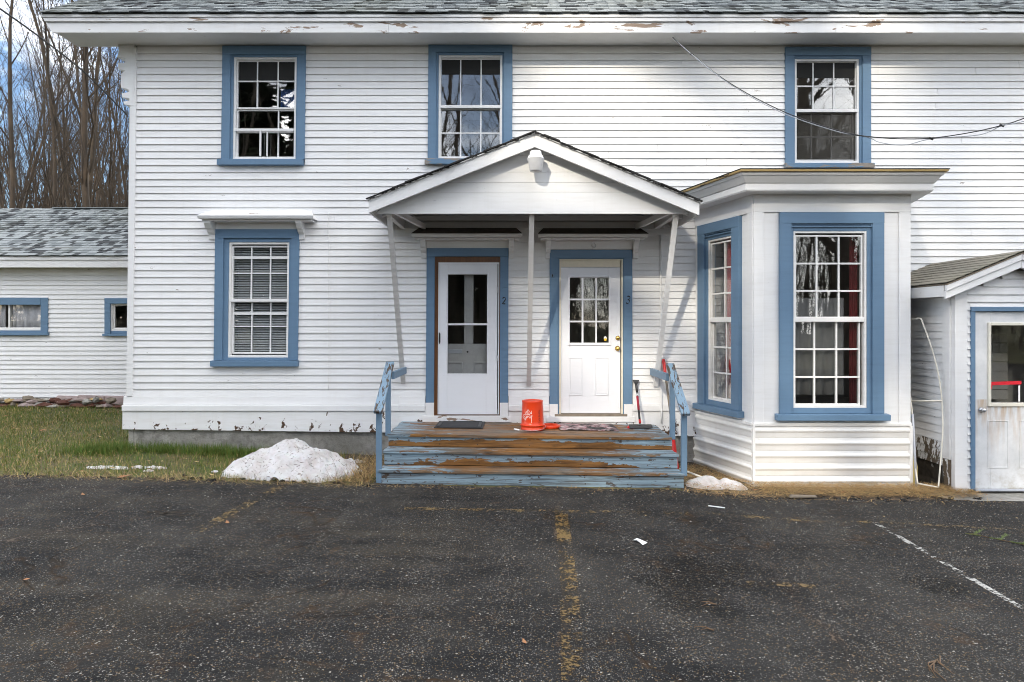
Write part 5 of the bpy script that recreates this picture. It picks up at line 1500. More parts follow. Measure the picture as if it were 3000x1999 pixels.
m = MB(); m.hexa([(hc.x-.175, hc.y-.04, dz(hc.x)+.001), (hc.x-.09, hc.y-.06, dz(hc.x)+.001), (hc.x-.09, hc.y+.03, dz(hc.x)+.001), (hc.x-.175, hc.y+.02, dz(hc.x)+.001), (hc.x-.165, hc.y-.03, dz(hc.x)+.022), (hc.x-.151, hc.y-.05, dz(hc.x)+.03), (hc.x-.151, hc.y+.02, dz(hc.x)+.03), (hc.x-.16, hc.y+.015, dz(hc.x)+.022)])
m.build('red_bristles', M['red'], br)
# snow shovel standing behind the right handrail
sp0 = Vector((X_(1978, .55), -.50, gz(2.3)+.35)); sp1 = Vector((X_(1943, .05), -.06, Z_(1053, .05)))
sh = thing('snow_shovel', 'snow shovel with red grip and dark shaft behind the right handrail', 'shovel', (sp0.x, sp0.y, gz(2.3)))
def als(t): return sp0 + (sp1-sp0)*t
MB().tube([als(.80), als(.86), als(.97), als(1.0)], [.020, .021, .024, .017], 12).build('hand_grip', M['red'], sh)
MB().tube([als(0), als(.82)], .0155, 10).build('shaft', M['oldwood'], sh)
bb = sp0
m = MB()
vs = []; fs = []
for j in range(6):
    for i in range(9):
        u = -1 + 2*i/8; t = j/5
        vs.append((bb.x - .045 + u*(.05+.025*t) + .01*t, bb.y - .10*t - .05*(1-u*u)*(.4+.6*t), bb.z + .04 - .40*t))
for j in range(5):
    for i in range(8): fs.append((j*9+i, j*9+i+1, (j+1)*9+i+1, (j+1)*9+i))
m.add(vs, fs, 0, True); o = m.build('blade', M['red'], sh); s_ = o.modifiers.new('thick', 'SOLIDIFY'); s_.thickness = .006

# conduit, wires and cables
m = MB(); x = X_(1934); m.tube([(x, -.035, Z_(690)), (x+.004, -.04, 1.9), (x-.004, -.035, 1.2), (x+.003, -.045, .95), (x+.004, -.085, .62), (x+.004, -.07, .44)], .0115, 8)
cd = tag(m.build('conduit_pipe', M['white']), 'white painted conduit running down the siding right of door 3', 'pipe')
m = MB(); pts = []
for i in range(30):
    z = 3.3 - 2.42*i/29; pts.append((X_(964)+.006*math.sin(i*1.3)+.012*mnoise.noise((0, z*3, 1)) - .012*(3.3-z)*.0, -.022, z))
m.tube(pts, .0038, 6); tag(m.build('wall_wire', M['cable_w']), 'thin white wire down the siding between the hooded window and door 2', 'wire')
def cat(a, b, c, n=26):
    a, b, c = Vector(a), Vector(b), Vector(c); return [a*(1-t)**2 + b*2*t*(1-t) + c*t*t for t in (i/(n-1) for i in range(n))]
def ptd(px, py, d): return (X_(px, d), -d, Z_(py, d))
def spline(P, n=8):
    P = [Vector(p) for p in P]; out = []
    for i in range(len(P)-1):
        p0, p1, p2, p3 = P[max(i-1, 0)], P[i], P[i+1], P[min(i+2, len(P)-1)]
        for k_ in range(n):
            t = k_/n; out.append(0.5*((2*p1)+(p2-p0)*t+(2*p0-5*p1+4*p2-p3)*t*t+(3*p1-p0-3*p2+p3)*t**3))
    out.append(P[-1]); return out
pw = thing('power_cable', 'twisted service cable sagging across the upper right window from the eave', 'cable', ptd(1966, 106, .25))
A = [(1966, 106, .25), (2027, 160, .5), (2140, 245, .8), (2290, 325, 1.1), (2450, 381, 1.4), (2560, 402, 1.6), (2700, 407, 1.8), (2830, 391, 2.0), (2935, 368, 2.2), (3000, 347, 2.4), (3120, 300, 2.7), (3300, 215, 3.1)]
B = [(1966, 106, .26), (2027, 160, .51), (2140, 248, .8), (2290, 330, 1.1), (2450, 385, 1.4), (2540, 402, 1.55), (2580, 418, 1.63), (2650, 425, 1.72), (2730, 407, 1.83), (2870, 395, 2.05), (2935, 369, 2.2), (3000, 355, 2.4), (3120, 306, 2.7), (3300, 217, 3.1)]
MB().tube(spline([ptd(*p) for p in A]), .0062, 6).build('cable_strand', M['cable'], pw)
MB().tube(spline([ptd(*p) for p in B]), .0050, 6).build('cable_strand', M['galv'], pw)
for p in ((2027, 160, .5), (2728, 407, 1.83), (2935, 368, 2.2)):
    c = Vector(ptd(*p)); MB().tube([c-Vector((.02, 0, -.01)), c+Vector((.02, 0, -.008))], .011, 8).build('cable_clamp', M['cable'], pw)
m = MB(); m.tube(spline([ptd(370, 335, .05), ptd(250, 215, .6), ptd(120, 112, 1.2), ptd(0, 26, 1.8), ptd(-200, -110, 2.8)]), .010, 6)
tag(m.build('service_wire', M['cable']), 'dark wire rising from the left house corner across the bare trees', 'wire')

# ---- shed (entry lean-to) at the right -----------------------------------------------
SD = 1.5
shed = thing('entry_shed', 'small gabled white entry shed with weathered door and brown shingle roof', 'shed', (5.7, -.75, gz(5.5)))
def us(x0, x1, y0, y1, d=SD): return xz(2640+x0/2.064, 2640+x1/2.064, 720+y0/2.064, 720+y1/2.064, d)
sxl = 5.05; sxr = 6.41; skx = X_(2989, 1.62); skz = Z_(737, 1.62)
sez = Z_(829, 1.6)      # top of the roof edge at the eave
sex = X_(2764.5, 1.6)
sex2 = 2*skx - sex
zsb = gz(5.2)+.02
# roof
ang = math.atan2(skz-sez, skx-sex)
sr = empty('roof', (skx, -.8, skz), shed)
for s in (0, 1):
    a, b = ((sex, sez), (skx, skz)) if s == 0 else ((skx, skz), (sex2, sez))
    m = MB(); m.hexa([(a[0], -1.66, a[1]-.03), (b[0], -1.66, b[1]-.03), (b[0], .0, b[1]-.03), (a[0], .0, a[1]-.03), (a[0], -1.66, a[1]-.012), (b[0], -1.66, b[1]-.012), (b[0], .0, b[1]-.012), (a[0], .0, a[1]-.012)])
    m.build('roof_deck', M['oldwood'], sr)
rg = random.Random(8)
for s in (0, 1):
    nC = 9
    ex = sex-.02 if s == 0 else sex2+.02; ez = sez-.010
    for i in range(nC):
        t0, t1 = i/nC, min(1.0, (i+1.15)/nC)
        x0, z0, x1, z1 = ex+(skx-ex)*t0, ez+(skz-ez)*t0, ex+(skx-ex)*t1, ez+(skz-ez)*t1
        y = -1.675 + (0 if i % 2 else .0)
        ya = y
        while ya < -.01:
            yb = min(ya + rg.uniform(.24, .34) - (.12 if ya == y and i % 2 else 0), 0)
            h0 = .006 + rg.uniform(0, .004)
            pts = [(x0, ya, z0+h0), (x1, ya, z1), (x1, yb-.004, z1), (x0, yb-.004, z0+h0)]
            if s: pts = [pts[1], pts[0], pts[3], pts[2]]
            m = MB(); m.hexa(pts + [(a, b, c+.007) for a, b, c in pts]); m.build('shingle', M['shed_shingle'], sr)
            ya = yb
# rake boards, two layers, and the eave fascia
for s in (0, 1):
    a, b = ((sex, sez), (skx-.001, skz)) if s == 0 else ((skx+.001, skz), (sex2, sez))
    slope_box(MB(), a[0], a[1]-.022, b[0], b[1]-.022, .075, -1.655, -1.62).build('rake_board', M['white'], shed, .003)
    slope_box(MB(), a[0]+.0, a[1]-.098, b[0], b[1]-.098, .085, -1.640, -1.60).build('rake_board', M['white'], shed, .003)
    xx = a[0] if s == 0 else b[0]
    MB().box(xx if s == 0 else xx-.025, xx+.025 if s == 0 else xx, -1.60, -.02, sez-.155, sez-.024).build('fascia_board', M['white'], shed, .003)
    MB().box((xx+.026) if s == 0 else sxr, sxl if s == 0 else xx-.026, -1.60, -.02, sez-.135, sez-.12).build('soffit', M['plank_under'], shed)
# front boards
do = us(413, 1200, 370, 1470)     # casing outer
door_x1 = do[0] + .93
fopen = [(do[0], door_x1 + .07, -.5, do[3])]
def xf_s(v): return (v[0], v[1]-SD, v[2])
fb = us(318, 395, 0, 1)
wt = skz - .20
m = MB(xf_s); m.hexa([(sxl, -.02, zsb+.02), (fb[1], -.02, zsb-.03), (fb[1], .05, zsb-.03), (sxl, .05, zsb+.02), (sxl, -.02, sez-.12), (fb[1], -.02, sez-.06), (fb[1], .05, sez-.06), (sxl, .05, sez-.12)]); m.build('corner_board', M['white_rot'] if False else M['white'], shed, .004)
MB(xf_s).box(sxr-.12, sxr, -.02, .05, zsb, sez-.12).build('corner_board', M['white'], shed, .004)
sp_ = us(0, 1, 175, 222)[3]-us(0, 1, 175, 222)[2]
z = zsb + .03
while z < skz-.24:
    xa, xb = fb[1]+.001, sxr-.121
    lim = (skz-.185-(z+sp_))/((skz-sez)/(skx-sex))
    if z > sez-.2: xa = max(xa, skx-lim-.06); xb = min(xb, skx+lim+.06)
    if xb-xa > .05:
        for p in split_row(z, z+sp_, xa, xb, fopen): clapboard(*p, shed, M['siding'], xf_s, .0, .022)
    z += sp_
m = MB(xf_s); m.prism([(sxl+.03, zsb), (do[0]+.005, zsb), (do[0]+.005, sez-.1), (sxl+.03, sez-.1)], .013, .06); m.build('wall', M['room'], shed)
m = MB(xf_s); m.prism([(sxl+.03, do[3]-.005), (sxr-.03, do[3]-.005), (sxr-.03, sez-.12), (skx, skz-.10), (sxl+.03, sez-.12)], .013, .06); m.build('wall', M['room'], shed)
m = MB(xf_s); m.box(door_x1+.065, sxr-.03, .013, .06, zsb, do[3]-.005); m.build('wall', M['room'], shed)
# side wall facing the bay
def xf_ss(v): return (sxl + v[1], -SD + v[0], v[2])   # local x runs from the front back to the house; faces -X
def xf_side(v): return (sxl + v[1], -v[0], v[2])      # local x = distance from the house
cbw = .185
MB(xf_ss).box(.0+.051, cbw, -.018, .03, zsb+.35, sez-.13).build('corner_board', M['white'], shed, .003)
m = MB(xf_ss); m.hexa([(.051, -.016, zsb-.03), (cbw-.03, -.016, zsb-.01), (cbw-.03, .03, zsb-.01), (.051, .03, zsb-.03), (.051, -.016, zsb+.345), (cbw, -.016, zsb+.345), (cbw, .03, zsb+.345), (.051, .03, zsb+.345)])
m.build('rotten_corner_board', M['white_rot'], shed, .003)
ps = us(0, 1, 580, 625, 1.3); ps = .0925
z = zsb + .26; zz0 = z
i = 0
while z < sez-.14:
    clapboard(-(SD-cbw), -.02, z, z+ps, shed, M['wing_siding'], lambda v: (sxl + v[1], v[0], v[2]), .010, .017) if False else None
    m = MB(); n = 4; vs = []; fs = []; j = rnd.uniform(-.003, .003)
    for a in range(n+1):
        yy = -(SD-cbw) + (SD-cbw-.0)*a/n; dz_ = j + .012*mnoise.noise((yy*2, z*3, 9)) - (.02*(1-(z-zz0)) if z < zz0+.3 else 0)*mnoise.noise((yy*3, z, 2))
        vs += [(sxl+.012, yy, z+dz_), (sxl-.017, yy, z+dz_), (sxl-.004, yy, z+ps+.004), (sxl+.012, yy, z+ps+.004)]
    for a in range(n):
        b = 4*a
        for p in range(4): fs.append((b+p, b+(p+1) % 4, b+4+(p+1) % 4, b+4+p))
    fs += [(0, 1, 2, 3), (4*n+3, 4*n+2, 4*n+1, 4*n)]
    m.add(vs, fs); m.build('clapboard', M['wing_siding'] if z > zz0+.2 else M['white_rot'], shed)
    z += ps
MB().box(sxl+.013, sxl+.06, -SD+.06, -.01, zsb+.15, sez-.14).build('wall', M['room'], shed)
m = MB(); vs = []; fs = []
for j in range(7):
    for i in range(13):
        y = -SD+.22 + (SD-.24)*i/12; z = gz(sxl)-.08 + (zsb+.36-gz(sxl)+.08)*j/6
        vs.append((sxl + .004 + .03*mnoise.noise((y*7, z*9, 3)) - (.10 if j < 2 else 0)*(1-j/2)*.8, y, z))
for j in range(6):
    for i in range(12): fs.append((j*13+i, (j+1)*13+i, (j+1)*13+i+1, j*13+i+1))
m.add(vs, fs); m.build('rotten_sill', M['rot'], shed)
MB().box(sxr-.05, sxr, -SD+.06, -.01, zsb, sez-.14).build('wall', M['white'], shed)
# door of the shed
sdn = empty('door', (do[0], -SD, zsb), shed)
cwid = 25/2.064*(CAMD-SD)/F
zdb = us(0, 1, 1472, 1472)[2]
MB(xf_s).box(do[0], do[0]+cwid, -.035, .06, zdb, do[3]-.054).build('side_casing', M['blue'], sdn, .004)
MB(xf_s).box(door_x1, door_x1+cwid, -.035, .06, zdb, do[3]-.054).build('side_casing', M['blue'], sdn, .004)
MB(xf_s).box(do[0], door_x1+cwid, -.038, .06, do[3]-.053, do[3]).build('head_casing', M['blue'], sdn, .004)
ds = (do[0]+cwid+.003, door_x1-.003, zdb+.004, do[3]-.056)
g = us(538, 0, 483, 950); gw = ds[1] - (g[0]-ds[0]) ; gr = (g[0], gw, g[2], g[3])
m = MB(xf_s); y0, y1 = -.005, .04
m.box(ds[0], gr[0], y0, y1, ds[2], ds[3]); m.box(gr[1], ds[1], y0, y1, ds[2], ds[3]); m.box(gr[0], gr[1], y0, y1, gr[3], ds[3]); m.box(gr[0], gr[1], y0, y1, ds[2], gr[2])
def rusty():
    m = NT('rust_stained_door')
    x, y, z = m.xyz()
    base = m.mix(m.ramp(m.noise(3, 6, .65), .35, .7), (.76, .76, .76), (.56, .57, .58))
    st = m.noise(1.0, 5, .6, m.mapping((16, 16, 1.6)))
    t = m.n('ShaderNodeMapRange'); m.l(z, t.inputs['Value']); t.inputs['From Min'].default_value = .25; t.inputs['From Max'].default_value = .90
    k_ = m.math('MULTIPLY', m.math('MULTIPLY', m.ramp(st, .44, .66), t.outputs['Result']), m.math('LESS_THAN', z, .92))
    c = m.mix(m.math('MULTIPLY', k_, .85), base, (.45, .27, .11))
    t2 = m.n('ShaderNodeMapRange'); m.l(z, t2.inputs['Value']); t2.inputs['From Min'].default_value = .25; t2.inputs['From Max'].default_value = -.12
    c = m.mix(m.math('MULTIPLY', m.math('MULTIPLY', m.ramp(m.noise(6, 6, .7), .45, .65), t2.outputs['Result']), .55), c, (.44, .36, .24))
    return m.bsdf(c, .45, m.bump(m.noise(40, 3), .05, .002))
M['rusty'] = rusty()
m.build('door_slab', M['rusty'], sdn, .003)
fo = us(520, 0, 465, 972); e_ = gr[0]-fo[0]
MB(xf_s).ring(gr[0]-e_, gr[1]+e_, fo[2], fo[3], e_, -.022, 0.0, wb=gr[2]-fo[2], wt=fo[3]-gr[3]).build('glass_frame', M['cream'], sdn, .005)
pane_box(xf_s, gr[0], gr[1], gr[2], gr[3], .010, M['glass'], sdn, .012)
for a, b in ((522, 648), (712, 838)):
    r = us(a, b, 1055, 1345); r = (r[0], min(r[1], ds[1]-.03), r[2], r[3])
    m = MB(xf_s); m.ring(r[0], r[1], r[2], r[3], .014, -.010, .0); m.box(r[0]+.022, r[1]-.022, -.006, .0, r[2]+.022, r[3]-.022); m.build('raised_panel', M['rusty'], sdn, .004)
c = us(482, 482, 993, 993); knob((c[0], c[2]), -SD-.006, .030, sdn, 'door_knob', M['steel'])
MB(xf_s).box(ds[0], ds[1], -.03, .06, zdb-.02, zdb).build('threshold', M['galv'], sdn, .003)
MB().box(sxl+.06, sxr-.05, -SD+.065, -.02, gz(5.5), gz(5.5)+.04).build('floor', M['room'], shed)
# white liner boards seen through the door's glass
for i in range(7):
    z = gr[2]-.02 + i*.115
    MB().hexa([(gr[0]-.1, -SD+.55, z), (gr[1]+.1, -SD+.55, z+rnd.uniform(-.01, .01)), (gr[1]+.1, -SD+.565, z), (gr[0]-.1, -SD+.565, z), (gr[0]-.1, -SD+.562, z+.112), (gr[1]+.1, -SD+.562, z+.112), (gr[1]+.1, -SD+.575, z+.112), (gr[0]-.1, -SD+.575, z+.112)]).build('inner_board', M['inner'], shed)
tp = us(541, 727, 818, 845)
tpe = thing('red_tape', 'strip of red tape stuck across the shed door glass', 'tape', (tp[0], -SD, tp[2]))
m = MB(xf_s); m.hexa([(tp[0], -.001, tp[2]), (tp[1], -.001, tp[2]+.012), (tp[1], .003, tp[2]+.012), (tp[0], .003, tp[2]), (tp[0], -.001, tp[3]-.012), (tp[1], -.001, tp[3]), (tp[1], .003, tp[3]), (tp[0], .003, tp[3]-.012)]); m.build('strip', M['tape'], tpe)
t2 = us(541, 553, 845, 875); m = MB(xf_s); m.hexa([(t2[0], -.001, t2[2]), (t2[0]+.006, -.001, t2[2]), (t2[0]+.006, .003, t2[2]), (t2[0], .003, t2[2]), (t2[0], -.001, tp[2]), (t2[1], -.001, tp[2]), (t2[1], .003, tp[2]), (t2[0], .003, tp[2])]); m.build('torn_end', M['tape'], tpe)
t3 = us(709, 719, 846, 943); m = MB(xf_s).box(t3[0], t3[1], -.001, .003, t3[2], t3[3]); m.build('white_remnant', M['paper'], tpe)
# concrete pad
slab = thing('concrete_pad', 'cracked grey concrete pad in front of the shed door', 'concrete slab', (5.7, -1.6, gz(5.5)))
zs_ = us(0, 1, 1487, 1487)[2] - .01
m = MB(); a0 = X_(2722, 1.6)
vs = []
pts2 = [(a0, -1.30), (a0+.03, -1.62), (a0+.10, -1.80), (a0+.35, -1.86), (7.2, -1.88), (7.2, -1.3)]
n = len(pts2); m.add([(x, y, gz(x)-.03) for x, y in pts2] + [(x, y, zs_ - (.015 if i in (1, 2) else 0)) for i, (x, y) in enumerate(pts2)], [tuple(range(n-1, -1, -1)), tuple(range(n, 2*n))] + [(i, (i+1) % n, n+(i+1) % n, n+i) for i in range(n)])
m.build('slab', M['concrete'], slab, .01)

# bowed frame, pipe and jug leaning in the gap
def pt6(x, y, d): return Vector(ptd(2640+x/2.064, 720+y/2.064, d))
fr6 = thing('bowed_frame', 'cream bowed metal frame leaning in the gap between bay and shed', 'metal frame', pt6(225, 1462, 1.45))
R_ = [(120, 440, 1.25), (175, 590, 1.3), (215, 730, 1.34), (240, 870, 1.37), (250, 1000, 1.40), (251, 1130, 1.43), (240, 1290, 1.46), (225, 1462, 1.5)]
L_ = [(30, 455, .95), (33, 700, 1.0), (42, 830, 1.05), (60, 940, 1.1), (70, 1080, 1.15), (66, 1180, 1.2), (85, 1330, 1.3), (100, 1438, 1.36)]
MB().tube(spline([pt6(*p) for p in R_]), .0085, 8).build('side_rail', M['cream'], fr6)
MB().tube(spline([pt6(*p) for p in L_]), .0085, 8).build('side_rail', M['cream'], fr6)
MB().tube([pt6(30, 455, .95), pt6(100, 440, 1.2), pt6(120, 440, 1.25)], .008, 8).build('cross_bar', M['cream'], fr6)
MB().tube([pt6(60, 940, 1.1), pt6(246, 938, 1.39)], .008, 8).build('cross_bar', M['cream'], fr6)
MB().tube([pt6(100, 1438, 1.36), pt6(225, 1462, 1.5)], .0085, 8).build('cross_bar', M['cream'], fr6)
m = MB(); m.tube([pt6(70, 1020, 1.22), pt6(82, 1250, 1.28), pt6(95, 1472, 1.34)], .0135, 10); tag(m.build('grey_pipe', M['galv']), 'thin grey pipe standing against the right corner of the bay', 'pipe')
jc = pt6(66, 1462, 1.20)
jg = thing('plastic_jug', 'tall yellowed plastic container behind the bay corner skirt', 'container', jc)
MB().lathe([(.001, 0), (.055, 0), (.060, .015), (.060, .24), (.050, .29), (.028, .33), (.022, .36), (.001, .36)], (jc.x, jc.y, gz(4.8)), 18).build('body', M['jug'], jg)
MB().lathe([(.001, .362), (.026, .362), (.026, .39), (.001, .392)], (jc.x, jc.y, gz(4.8)), 14).build('cap', M['paper'], jg)

# ---- snow ------------------------------------------------------------------------------
def mound(name, cx_, cy_, rx, ry, h, label, seed, n=46, lump=.25, skew=(0, 0), p=1.0):
    vs = []; fs = []
    for j in range(n+1):
        for i in range(n+1):
            u, v = -1+2*i/n, -1+2*j/n
            x, y = cx_+u*rx, cy_+v*ry
            nn = mnoise.fractal((x*2.2+seed, y*2.2, seed*1.7), 1.0, 2.0, 4)
            r = math.sqrt((u-skew[0]*(1-abs(u)))**2+(v-skew[1])**2)*(1+.16*mnoise.noise((math.atan2(v, u)*1.3, seed, 3))+.13*mnoise.noise((x*7, y*7, seed)))
            z = max(0, 1-r**1.45)**p*h*(1+lump*nn) + max(h*.09, .014)*mnoise.fractal((x*11, y*11, seed), 1.0, 2.0, 4)*max(0, min(1, (1-r)*5))
            vs.append((x, y, gz(x) + (z if r < 1 else -.05*(r-.98)-.012)))
    for j in range(n):
        for i in range(n): fs.append((j*(n+1)+i, j*(n+1)+i+1, (j+1)*(n+1)+i+1, (j+1)*(n+1)+i))
    m = MB(); m.add(vs, fs, 0, True)
    return tag(m.build(name, M['snow']), label, 'snow')
sn = mound('snow_pile', X_(852, 1.28), -1.22, .76, .50, .36, 'dirty white snow pile melting on the grass beside the steps', 3, 84, .17, (.08, .0), .80)
mound('snow_patch', X_(2068, 1.45), -1.42, .24, .19, .11, 'lumpy left half of the melting snow between the steps and bay', 5, 44, .6)
mound('snow_patch', X_(2142, 1.40), -1.38, .20, .16, .10, 'lumpy right half of the melting snow at the foot of the bay', 9, 44, .6)
def gpt(px, py): return GP(px, py)
for (px, py, rx, ry, lab, s) in ((318, 1369, .22, .05, 'long thin remnant of snow on the lawn, leftmost', 11), (455, 1370, .12, .035, 'short thin remnant of snow on the lawn nearest the snow pile', 13), (436, 1378, .05, .03, 'tiny scrap of snow just below the short remnant on the lawn', 17), (404, 1369, .06, .025, 'small thin snow scrap between two longer remnants on the lawn', 19), (1046, 1352, .10, .06, 'small lump of snow off the right foot of the snow pile', 23)):
    x, y = gpt(px, py); mound('snow_patch', x, y, rx*1.15, ry*1.3, .016, lab, s, 18, .4)

m = MB(); rg = random.Random(41)
for i in range(60):
    a = rg.uniform(0, 6.28); q_ = 1.0 + abs(rg.gauss(0, .10)); x = X_(852, 1.28)+.70*q_*math.cos(a); y = -1.22+.44*q_*math.sin(a); s_ = rg.uniform(.008, .03)
    rock(m, (x, y, gz(x)+s_*.3+.01), (s_*1.4, s_, s_*.6), i, 6)
tag(m.build('snow_crumbs', M['snow']), kind='stuff')
# ---- litter, grass ------------------------------------------------------------------------
def blades(name, n, place, hrange, wrange, mats, wts, seed, lay=0.3, kind='stuff', bend=.5, base=0.0, zf=None, sd=.35):
    g = np.random.default_rng(seed)
    P = place(g, n); n = len(P)
    h = g.uniform(*hrange, n); wd = g.uniform(*wrange, n)
    az = g.uniform(0, 2*np.pi, n); tilt = np.abs(g.normal(lay, sd, n))
    zz = np.interp(P[:, 0], [-60, -6, -3.5, -1.5, 1.94, 2.9, 4.6, 60], [.5, .11, .055, -.008, -.062, -.13, -.15, -.3]) + base
    if zf is not None: zz = zz + zf(P)
    b = np.stack([P[:, 0], P[:, 1], zz], 1)
    dirv = np.stack([np.cos(az), np.sin(az), np.zeros(n)], 1); side = np.stack([-np.sin(az), np.cos(az), np.zeros(n)], 1)
    s, c = np.sin(tilt)[:, None], np.cos(tilt)[:, None]
    mid = b + (dirv*s + np.array([0, 0, 1])*c)*h[:, None]*.55
    t2 = tilt + bend*g.uniform(.2, 1, n); s2, c2 = np.sin(t2)[:, None], np.cos(t2)[:, None]
    tip = mid + (dirv*s2 + np.array([0, 0, 1])*np.maximum(c2, .02))*h[:, None]*.45
    W = side*wd[:, None]/2
    V = np.stack([b-W, b+W, mid-W*.8, mid+W*.8, tip-W*.2, tip+W*.2], 1).reshape(-1, 3)
    i = np.arange(n)[:, None]*6
    Fq = np.concatenate([i+np.array([[0, 1, 3, 2]]), i+np.array([[2, 3, 5, 4]])], 0)
    mi = g.choice(len(mats), n, p=wts)
    o = bulk(name, V, Fq, mats, None, np.concatenate([mi, mi]))
    o['kind'] = kind
    return o
def lawn_place(g, n):
    P = np.stack([g.uniform(-11.5, -1.55, n), g.uniform(-1.90, 4.45, n)], 1)
    keep = ~((P[:, 0] > -5.25) & (P[:, 1] > -.03))
    keep &= ~((P[:, 0] > -2.2) & (P[:, 1] > -1.2) & (g.random(n) < .65))
    u = (P[:, 0]-X_(852, 1.28))/.72; v = (P[:, 1]+1.22)/.44
    keep &= (u*u+v*v) > 1
    ny = np.sin(P[:, 0]*1.9+1.3)*np.cos(P[:, 1]*1.4+.4) + .6*np.sin(P[:, 0]*4.3+P[:, 1]*3.1)
    keep &= g.random(n) < np.clip(.72+.3*ny, .25, 1)
    keep &= P[:, 1] > -1.70 + .06*np.sin(P[:, 0]*2.7) + .05*np.sin(P[:, 0]*7+1) + g.normal(0, .05, n)
    return P[keep]
def straw_place(g, n):
    P = lawn_place(g, n)
    ny = np.sin(P[:, 0]*1.3+2.2)*np.cos(P[:, 1]*1.9+1.0) + .5*np.sin(P[:, 0]*3.7-P[:, 1]*2.3)
    return P[g.random(len(P)) < np.clip(.15+.75*ny, .02, 1)]
blades('grass', 120000, lawn_place, (.025, .075), (.003, .006), [M['grass_a'], M['grass_b'], M['straw']], [.45, .40, .15], 1, .45)
blades('dead_grass', 25000, straw_place, (.05, .13), (.002, .0045), [M['straw'], M['needle'], M['grass_b']], [.6, .25, .15], 2, 1.25, bend=.2, base=.012)
def tall_place(g, n):
    c = g.choice(5, n); cx = np.array([-5.45, -5.3, -4.6, -3.9, -3.3])[c]; cy = np.array([-.35, -.15, -.12, -.2, -.3])[c]
    return np.stack([cx+g.normal(0, .22, n), cy+g.normal(0, .10, n)-.06], 1)
blades('grass', 5200, tall_place, (.06, .16), (.003, .006), [M['grass_a'], M['grass_b']], [.8, .2], 4, .35)
def bay_place(g, n):
    x = g.uniform(1.98, 5.25, n); y = -1.30 - np.abs(g.normal(.20, .17, n))
    left = x < 2.85; y[left] = g.uniform(-1.85, -.25, left.sum())
    k = y > -1.30 - .48 - .05*np.sin(x*7)
    for (a_, b_, ra_, rb_) in ((X_(2068, 1.45), -1.42, .21, .165), (X_(2142, 1.40), -1.38, .17, .14)):
        out_ = ((x-a_)/ra_)**2 + ((y-b_)/rb_)**2 > 1; k = k & out_; left = left & out_
    return np.stack([x, y], 1)[k | left]
hump = lambda P: np.clip(.075 - np.abs(P[:, 1]+1.42)*.16, 0, .06)*np.random.default_rng(3).uniform(.2, 1, len(P))
blades('pine_needle_litter', 15000, bay_place, (.05, .14), (.0018, .0042), [M['needle'], M['straw'], M['needle_d']], [.48, .40, .12], 6, 1.46, bend=.10, base=.008, zf=hump, sd=.10)
def stepside(g, n):
    return np.stack([-1.62 - np.abs(g.normal(0, .22, n)), g.uniform(-1.66, -.35, n)], 1)
blades('straw_litter', 2600, stepside, (.06, .22), (.002, .005), [M['needle'], M['straw'], M['needle_d']], [.3, .35, .35], 7, 1.25, bend=.3, base=.012)
def edge_place(g, n):
    x = g.uniform(-9, 5.4, n); return np.stack([x, -1.72 - np.abs(g.normal(0, .10, n)) - np.where(x > 2, .10, 0)], 1)
blades('edge_litter', 2400, edge_place, (.02, .07), (.002, .005), [M['needle'], M['needle_d'], M['straw']], [.35, .4, .25], 8, 1.5, bend=.05, base=.006)
# needles and bits stuck on the snow pile
deps = bpy.context.evaluated_depsgraph_get(); deps.update()
m = MB(); rg = random.Random(4)
for i in range(420):
    x = X_(852, 1.28) + rg.uniform(-.72, .72); y = -1.22 + rg.uniform(-.47, .35)
    ok_, lo, no, _ = sn.ray_cast(Vector((x, y, 3)), Vector((0, 0, -1)))
    if ok_ and lo.z > gz(x) + .02:
        a = rg.uniform(0, 6.28); l_ = rg.uniform(.010, .040); t = Vector((math.cos(a), math.sin(a), 0)); t = (t - no*t.dot(no)).normalized()
        m.tube([lo + no*.002 - t*l_/2, lo + no*.004, lo + no*.002 + t*l_/2], rg.uniform(.0012, .0028), 3, False)
tag(m.build('snow_debris', M['needle_d']), kind='stuff')

# loose grit on the lot
def grit(n, seed):
    g = np.random.default_rng(seed)
    y = -1.75 - g.random(n)**1.3*5.6
    half = (CAMD + y)*.80
    x = g.uniform(-1, 1, n)*half
    r = g.uniform(.0025, .0062, n)*g.choice([1, 1, 1.5], n)
    z = np.interp(x, [-60, -6, -3.5, -1.5, 1.94, 2.9, 4.6, 60], [.5, .11, .055, -.008, -.062, -.13, -.15, -.3]) + .004
    ok = ~((x > -1.52) & (x < 1.96) & (y > -1.66))
    x, y, z, r = x[ok], y[ok], z[ok], r[ok]; n = len(x)
    base = np.array([[1, 0, .2], [0, 1, .25], [-1, 0, .15], [0, -1, .2], [0, 0, .95]])
    a = g.uniform(0, 6.28, n); ca, sa = np.cos(a), np.sin(a)
    e = g.uniform(.55, 1.5, (n, 1))
    bx_ = base[None, :, 0]*e; by_ = base[None, :, 1]/e*.8
    V = np.stack([x[:, None] + r[:, None]*(bx_*ca[:, None]-by_*sa[:, None]), y[:, None] + r[:, None]*(bx_*sa[:, None]+by_*ca[:, None]), z[:, None] + r[:, None]*base[None, :, 2]*.7], 2).reshape(-1, 3)
    i = np.arange(n)[:, None]*5
    Ft = np.concatenate([i+np.array([[k_, (k_+1) % 4, 4]]) for k_ in range(4)], 0)
    mi = g.choice(3, n, p=[.46, .36, .18])
    o = bulk('loose_grit', V, Ft, [simple('grit_pale', (.24, .23, .21), .8, 0, .3, 40, 0), simple('grit_grey', (.085, .083, .08), .8, 0, .3, 40, 0), simple('grit_tan', (.13, .09, .055), .8, 0, .3, 40, 0)], None, np.tile(mi, 4))
    o['kind'] = 'stuff'
grit(11000, 12)

